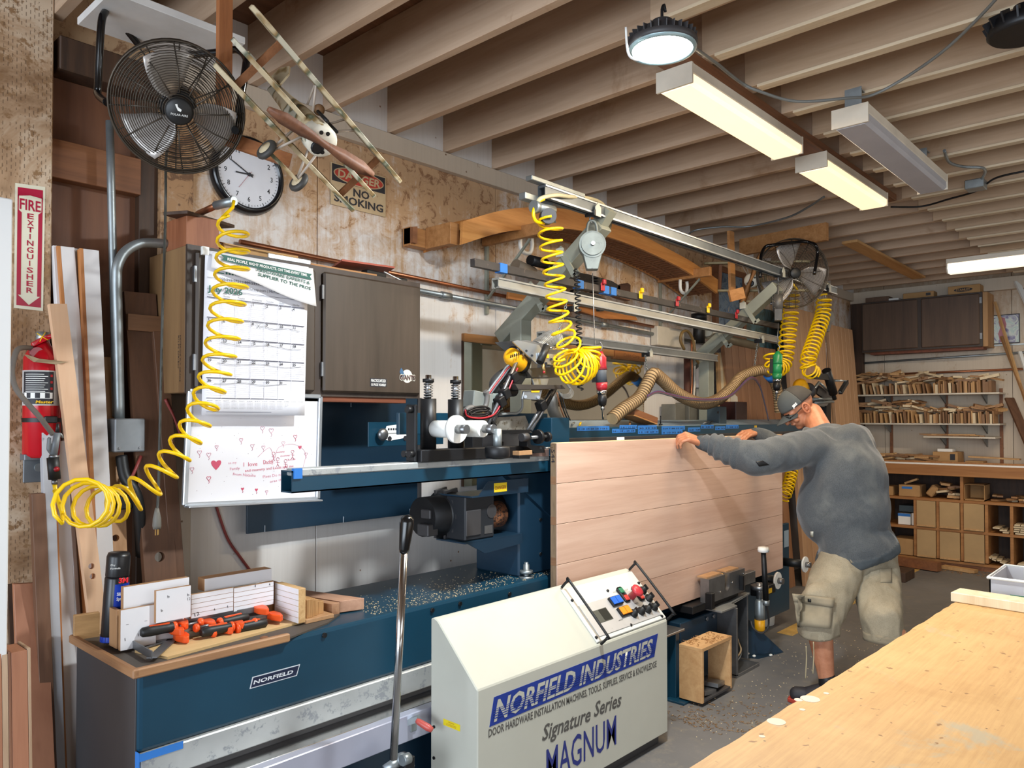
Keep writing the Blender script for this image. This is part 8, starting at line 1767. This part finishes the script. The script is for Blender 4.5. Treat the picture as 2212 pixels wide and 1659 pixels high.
body += [('e', HC - FV * .012 + UV * .03, (.075, .098, .092), Rm), ('e', HC + FV * .035 - UV * .05, (.056, .058, .062), Rm), ('e', HC + FV * .07 - UV * .088, (.026, .022, .02), Rm),
         ('e', HC + FV * .06 + UV * .01, (.055, .035, .03), Rm), ('c', HC + FV * .09 + UV * .006, .009, HC + FV * .112 - UV * .024, .0145)]
for s_ in (-1, 1):
    body += [('e', HC + RV * (s_ * .042) + FV * .072 - UV * .032, (.022, .018, .02), Rm)]
body += [('c', HC + FV * .094 - UV * .052 - RV * .018, .0075, HC + FV * .094 - UV * .052 + RV * .018, .0075)]
dL = (HL - WL).normalized()
body += hand(WL, V((-.78, .50, .34)), (-.35, -.35, .9), -1, (.75, .85, .6), .5)
body += hand(WR, V((-.93, .12, -.08)), (.05, -.3, 1), -1, (.25, .3, .25), .6)
shape('body', body, .0042, m_skin, wk, 3)
# ears, eyes
for s_ in (-1, 1):
    c = HC + RV * (s_ * .079) - UV * .012 - FV * .006
    e_ = MB().tube([c + UV * (.030 * math.cos(q)) * (1 if math.cos(q) > 0 else .95) + FV * (-.018 * math.sin(q) - .004 * math.cos(q)) + RV * (s_ * (.010 + .008 * math.sin(q) * (1 if math.sin(q) > 0 else 0))) for q in [i * math.pi / 8 for i in range(16)]], .0062, 8, closed=True)
    e_.sph(c + RV * s_ * .006 - FV * .002, .017, (.6, .75, 1.15), 12); e_.sph(c - UV * .026 + RV * s_ * .008, .0095, n=10)
    e_.tube([c + UV * .016 + RV * s_ * .014 + FV * .004, c + RV * s_ * .016 - FV * .010 + UV * .006, c + RV * s_ * .014 - FV * .006 - UV * .012], .004, 6, smooth=4)
    e_.build('ear', paint('ear_skin', '#b5704f', .5, 0, .05), wk, kind='stuff')
    MB().sph(HC + RV * (s_ * .031) + FV * .083 - UV * .001, .0125, n=14).build('eye', flat('eye_white', '#e4ddd6', .2), wk)
    MB().bar(HC + RV * (s_ * .014) + FV * .097 + UV * .02, HC + RV * (s_ * .05) + FV * .085 + UV * .02, .006, .007, UV).build('eyebrow', m_black, wk)
gl = MB()
for s_ in (-1, 1):
    gl.tube([HC + RV * (s_ * (.034 + .024 * math.cos(q))) + FV * (.103 - .006 * abs(math.cos(q))) + UV * (.017 * math.sin(q) + .0) for q in [i * math.pi / 8 for i in range(16)]], .0022, 6, closed=True)
    gl.tube([HC + RV * (s_ * .058) + FV * .095 + UV * .004, HC + RV * (s_ * .080) + FV * .06 + UV * .004, HC + RV * (s_ * .085) - FV * .0 + UV * .006, HC + RV * (s_ * .082) - FV * .02 - UV * .006], .0028, 6, smooth=4)
gl.build('glasses', m_black, wk, kind='stuff')
for s_ in (-1, 1): MB().prism([HC + RV * (s_ * (.034 + .023 * math.cos(q))) + FV * .102 + UV * (.016 * math.sin(q)) for q in [i * math.pi / 8 for i in range(16)]], FV * .001).build('lens', paint('tinted_lens', '#24242a', .1), wk)
hr = MB(); hr.grid(lambda a, b: HC - FV * .012 + UV * .03 + (RV * math.cos(a * 6.283) * .0768 + FV * math.sin(a * 6.283) * .1) * math.cos(-.55 + b * .75) + UV * (.094 * math.sin(-.55 + b * .75)), 32, 6)
# cap
m_cap = paint('cap_charcoal', '#3b3733', .85, 0, .12, 8); m_capf = paint('cap_front', '#4c4f4e', .85, 0, .1)
hr.bm.free()
CC = HC - FV * .012 + UV * .026
def capf(a, b, g=0.):
    th = a * 2 * math.pi; el = b * math.pi / 2
    return CC + (RV * math.cos(th) * (.085 + g) + FV * math.sin(th) * (.110 + g)) * math.cos(el) ** .9 + UV * ((.100 + g) * math.sin(el) + .004 - .018 * (1 - b) * (math.sin(th) * -.6 + .2))
def cap_part(name, a0, a1, mat, hole=False):
    m = MB()
    def keep(a, b): return not (hole and b < .42 and abs(((a - .75 + .5) % 1) - .5) < .075 * math.sqrt(max(0, 1 - (b / .42) ** 2)) and b > .13)
    n_ = 48; g_ = {}
    for i in range(n_):
        for j in range(14):
            a = a0 + (a1 - a0) * (i + .5) / n_
            if not keep(a, (j + .5) / 14): continue
            q = []
            for di, dj in ((0, 0), (1, 0), (1, 1), (0, 1)):
                key = (i + di, j + dj)
                if key not in g_: g_[key] = m.bm.verts.new(capf(a0 + (a1 - a0) * key[0] / n_, min(.995, key[1] / 14)))
                q.append(g_[key])
            m.bm.faces.new(q).smooth = True
    return m.build(name, mat, cp_, solid=.003)
cp_ = thing('cap', None, None, HC); cp_.parent = wk; cp_.location = HC - ORG['person']
ORG[cp_.name] = HC
cap_part('mesh_panel', .5, 1.0, m_cap, True); cap_part('front_panel', 0, .5, m_capf)
MB().grid(lambda a, b: CC + (RV * math.sin((a - .5) * 2.0) * (.083 + .004 * b) + FV * (math.cos((a - .5) * 2.0) * (.108 + .075 * b * math.cos((a - .5) * 2.2)))) - UV * (.004 + .012 * b + .030 * ((a - .5) * 2) ** 2), 16, 8).build('visor', m_capf, cp_, solid=.004)
MB().cyl(CC + UV * .103, CC + UV * .109, .007, n=10).build('button', m_cap, cp_)
sd_ = RV if RV.dot(V((0, 0, EYE)) - HC) > 0 else -RV
xd_ = FV if sd_.cross(FV).length else FV
c_ = CC + sd_ * .083 + FV * .045 + UV * .022
text('lettering', [('JBS', -.02, -.006, .014, dict(w=.036, bold=.05))], c_, -FV if (-FV).cross(UV).dot(sd_) > 0 else FV, UV, m_gtape, cp_, .012)
# sweatshirt
def hood_mat():
    m, nt, b = _new('heather_fleece'); v = coords(nt, (1, 1, 1), False)
    f = noise(nt, v, 260, 2, .8); l = noise(nt, v, 4.5, 5, .6, .5)
    c = ramp(nt, f, [(.3, hx('#373a3d')), (.7, hx('#4f5356'))]); c = mixc(nt, ramp(nt, l, [(.52, B0), (.75, (.6, .6, .6, 1))]), c, hx('#6f716e'))
    nt.links.new(c, b.inputs['Base Color']); b.inputs['Roughness'].default_value = .95; b.inputs['Sheen Weight'].default_value = .25; bump(nt, b, f, .2, .002); return m
m_hood = hood_mat()
def foldf(amp, sc, seed=0):
    def f(p):
        q = V((p.x * sc[0] + seed, p.y * sc[1], p.z * sc[2])); a = mn.noise(q) + .5 * mn.noise(q * 2.1); return amp * (1 - 2 * abs(a)) * .8
    return f
C1, C2, C3 = V((4.41, 1.45, .80)), V((4.40, 1.50, 1.00)), V((4.44, 1.57, 1.22))
EX3 = V((.95, -.20, 0)).normalized(); BR = M((EX3, V((.20, .95, .1)).normalized(), V((0, -.1, 1)).normalized())).transposed()
hoodie = [('e', C1, (.225, .20, .14), BR), ('c', C1 - V((.05, -.04, .11)), .165, C1 + V((.05, -.02, -.03)), .16), ('e', C2, (.225, .215, .2), BR), ('e', C3, (.22, .17, .19), BR), ('e', V((4.43, 1.48, 1.17)), (.18, .15, .18), BR), ('e', V((4.40, 1.50, 1.12)), (.225, .19, .27), BR), ('e', V((4.31, 1.60, 1.00)), (.14, .14, .20), None), ('e', V((4.46, 1.50, 1.35)), (.15, .11, .10), BR), ('e', V((4.34, 1.56, 1.22)), (.14, .13, .16), None), ('c', C1 - V((0, 0, .06)) - EX3 * .07, .15, C2 - EX3 * .06, .16), ('c', C1 - V((0, 0, .06)) + EX3 * .07, .15, C2 + EX3 * .06, .16),
          ('c', SL_ + V((.03, -.02, -.02)), .098, SR_ + V((-.03, -.0, -.02)), .098), ('c', SL_, .102, EL_ + V((0, 0, -.016)), .090), ('c', EL_ + V((0, 0, -.016)), .090, WL.lerp(EL_, .28), .062), ('c', WL.lerp(EL_, .28), .058, WL.lerp(EL_, .10), .048),
          ('c', SR_, .095, ER_, .075), ('c', ER_, .075, WR.lerp(ER_, .1), .045),
          ('c', V((4.42, 1.63, 1.41)), .055, V((4.52, 1.61, 1.41)), .055), ('c', V((4.34, 1.60, 1.385)), .062, V((4.56, 1.58, 1.385)), .062), ('e', V((4.45, 1.49, 1.38)), (.13, .085, .085), BR), ('c', V((4.35, 1.46, 1.32)), .05, V((4.53, 1.44, 1.32)), .05), ('c', V((4.38, 1.66, 1.40)), .045, V((4.46, 1.75, 1.415)), .03), ('c', V((4.53, 1.62, 1.40)), .045, V((4.50, 1.76, 1.41)), .03)]
ar_d = (WL - EL_).normalized(); fo = foldf(.010, (7, 7, 4.5), 3); axA = (EL_ - SL_).normalized()
def hd(p):
    t_ = (p - EL_).dot(ar_d) / (WL - EL_).length; r_ = fo(p)
    dist = (p - EL_ - ar_d * ((p - EL_).dot(ar_d))).length
    if .25 < t_ < .92 and dist < .11: r_ += .0055 * math.sin(t_ * 42 + mn.noise(p * 9) * 3)
    return r_
hemz = lambda p: .808 + .34 * (p.x - 4.42) - .1 * (p.y - 1.45)
sw = shape('sweatshirt', hoodie, .009, m_hood, wk, 16, hd)
sw.data.materials.append(paint('rib_grey', '#454b4f', .95, 0, .08, 40))
sorg = ORG[sw.name]
for v in sw.data.vertices:
    p = v.co + sorg; h_ = hemz(p)
    if p.z < h_ - .055: v.co.z = h_ - .055 - sorg.z
    elif p.z < h_: q_ = V((p.x - C1.x, p.y - C1.y, 0)); v.co += q_.normalized() * .004
for f_ in sw.data.polygons:
    if f_.center.z + sorg.z < hemz(f_.center + sorg) : f_.material_index = 1
# ribbed hem and cuffs
shape('cuff', [('c', WL.lerp(EL_, .20), .050, WL.lerp(EL_, .02), .041)], .005, paint('rib_grey', '#4b5154', .95, 0, .08, 40), wk, 2)
shape('cuff', [('c', WR.lerp(ER_, .16), .042, WR.lerp(ER_, .02), .035)], .005, MATS['rib_grey'], wk, 2)
sm = MB(); p0 = C1 + BR @ V((-.20, .10, 0))
sm.tube([C2 + BR @ V(q) for q in ((-.205, .10, .02), (-.222, .05, -.03), (-.212, .06, -.10), (-.19, .11, -.13))], .004, 6, smooth=5); sm.build('pocket_seam', MATS['rib_grey'], wk)
q = hit(1754, 1151, y=1.36); 
# shorts
def short_mat():
    m, nt, b = _new('khaki_twill'); v = coords(nt, (1, 1, 1), False); l = noise(nt, v, 7, 5, .6, .4); f = noise(nt, v, 220, 2)
    c = ramp(nt, l, [(.35, hx('#7d735f')), (.68, hx('#9b907a'))]); c = mixc(nt, .2, c, ramp(nt, f, [(.3, hx('#6c634f')), (.7, hx('#b0a590'))])); nt.links.new(c, b.inputs['Base Color']); b.inputs['Roughness'].default_value = .9; bump(nt, b, l, .4, .02); return m
m_kh = short_mat()
kl2, kr2 = KL + (KL - HIPL).normalized() * .03, KR + (KR - HIPR).normalized() * .03
sh_ = [('e', PEL - V((0, .0, .04)), (.20, .165, .14), BR), ('c', HIPL, .135, KL, .100), ('c', HIPR, .135, KR, .097), ('c', KL, .100, V((KL.x + .01, KL.y, .38)), .10), ('c', KR, .097, V((KR.x, KR.y - .01, .38)), .095), ('e', HIPL.lerp(KL, .72) + V((-.055, .02, 0)), (.07, .085, .11), None)]
ff_ = foldf(.011, (8, 8, 5), 9)
cs = shape('cargo_shorts', sh_, .009, m_kh, wk, 4, ff_); so_ = ORG[cs.name]
for v in cs.data.vertices:
    z_ = .372 + .012 * math.sin((v.co.x + so_.x) * 30)
    if v.co.z + so_.z < z_: v.co.z = z_ - so_.z
    p = v.co + so_; e_ = p.z - hemz(p) + .045
    if e_ > 0: q_ = V((PEL.x - p.x, PEL.y - p.y, 0)); v.co += q_ * min(.16, e_ * 1.2)
m_kh2 = paint('khaki_pocket', '#8a7f6a', .9, 0, .1, 12)
for kk in (V((KL.x + .01, KL.y, 0)), V((KR.x, KR.y - .01, 0))):
    MB().grid(lambda a, b: kk + V((math.cos(a * 6.2832) * .101, math.sin(a * 6.2832) * .101, .366 + .042 * b + .010 * math.sin((kk.x + math.cos(a * 6.2832) * .101) * 30))), 28, 3).build('leg_hem', m_kh2, wk, solid=.004)
laid('cargo_pocket', cs, ((1714, 1292), (1798, 1306), (1792, 1358), (1722, 1352)), .012, m_kh2, 10, 6, .008)
laid('pocket_flap', cs, ((1711, 1282), (1803, 1293), (1800, 1312), (1714, 1298)), .024, m_kh2, 10, 3, .005)
laid('pocket_flap', cs, ((1832, 1199), (1893, 1190), (1886, 1212), (1838, 1216)), .004, m_kh2, 8, 3, .005)
laid('back_pocket', cs, ((1900, 1230), (1926, 1228), (1926, 1258), (1902, 1258)), .003, m_kh2, 6, 4, .003)
bt = laid('snap_button', cs, ((1745, 1293), (1752, 1294), (1752, 1301), (1745, 1300)), .034, m_black, 2, 2, .003)
laid('paint_stain', sw, ((1632, 997), (1648, 995), (1662, 1004), (1640, 1008)), .002, m_black, 6, 3, .0005)
laid('hem_tag', sw, ((1751, 1148), (1757, 1148), (1757, 1160), (1751, 1160)), .004, m_cream, 2, 2, .001)
for u_ in (1741, 1757):
    a = hit(u_, 1372, y=1.50); a.z = .37; MB().tube([a, a + V((.004, 0, -.06)), a + V((-.004, 0, -.12)), a + V((.002, .004, -.16))], .0028, 6, smooth=4).build('leg_drawcord', paint('cord_tan', '#a99c7c', .8), wk)
# shoes
def shoe(an, fd, nm):
    fd = V(fd).normalized(); sd2 = V((fd.y, -fd.x, 0)); g0 = V((an.x, an.y, 0))
    shape('sock', [('c', g0 + V((0, 0, .07)), .042, g0 + V((0, 0, .15)), .043)], .006, m_black, wk, 1)
    shape('shoe', [('c', g0 + V((0, 0, .055)) - fd * .03, .045, g0 + V((0, 0, .045)) + fd * .15, .038), ('c', g0 + V((0, 0, .09)), .045, g0 + V((0, 0, .055)) + fd * .08, .042)], .006, paint('shoe_black', '#28262a', .6), wk, 2)
    MB().prism([g0 + sd2 * a_ + fd * b2 for a_, b2 in ((-.035, -.07), (.035, -.07), (.045, .06), (.045, .14), (.02, .195), (-.02, .195), (-.045, .14), (-.04, .06))], (0, 0, .022), .004).build('sole', paint('sole_red', '#a83a2c', .5), wk)
shoe(AL, (-.2, .98, 0), 'left'); shoe(AR, (.1, 1, 0), 'right')
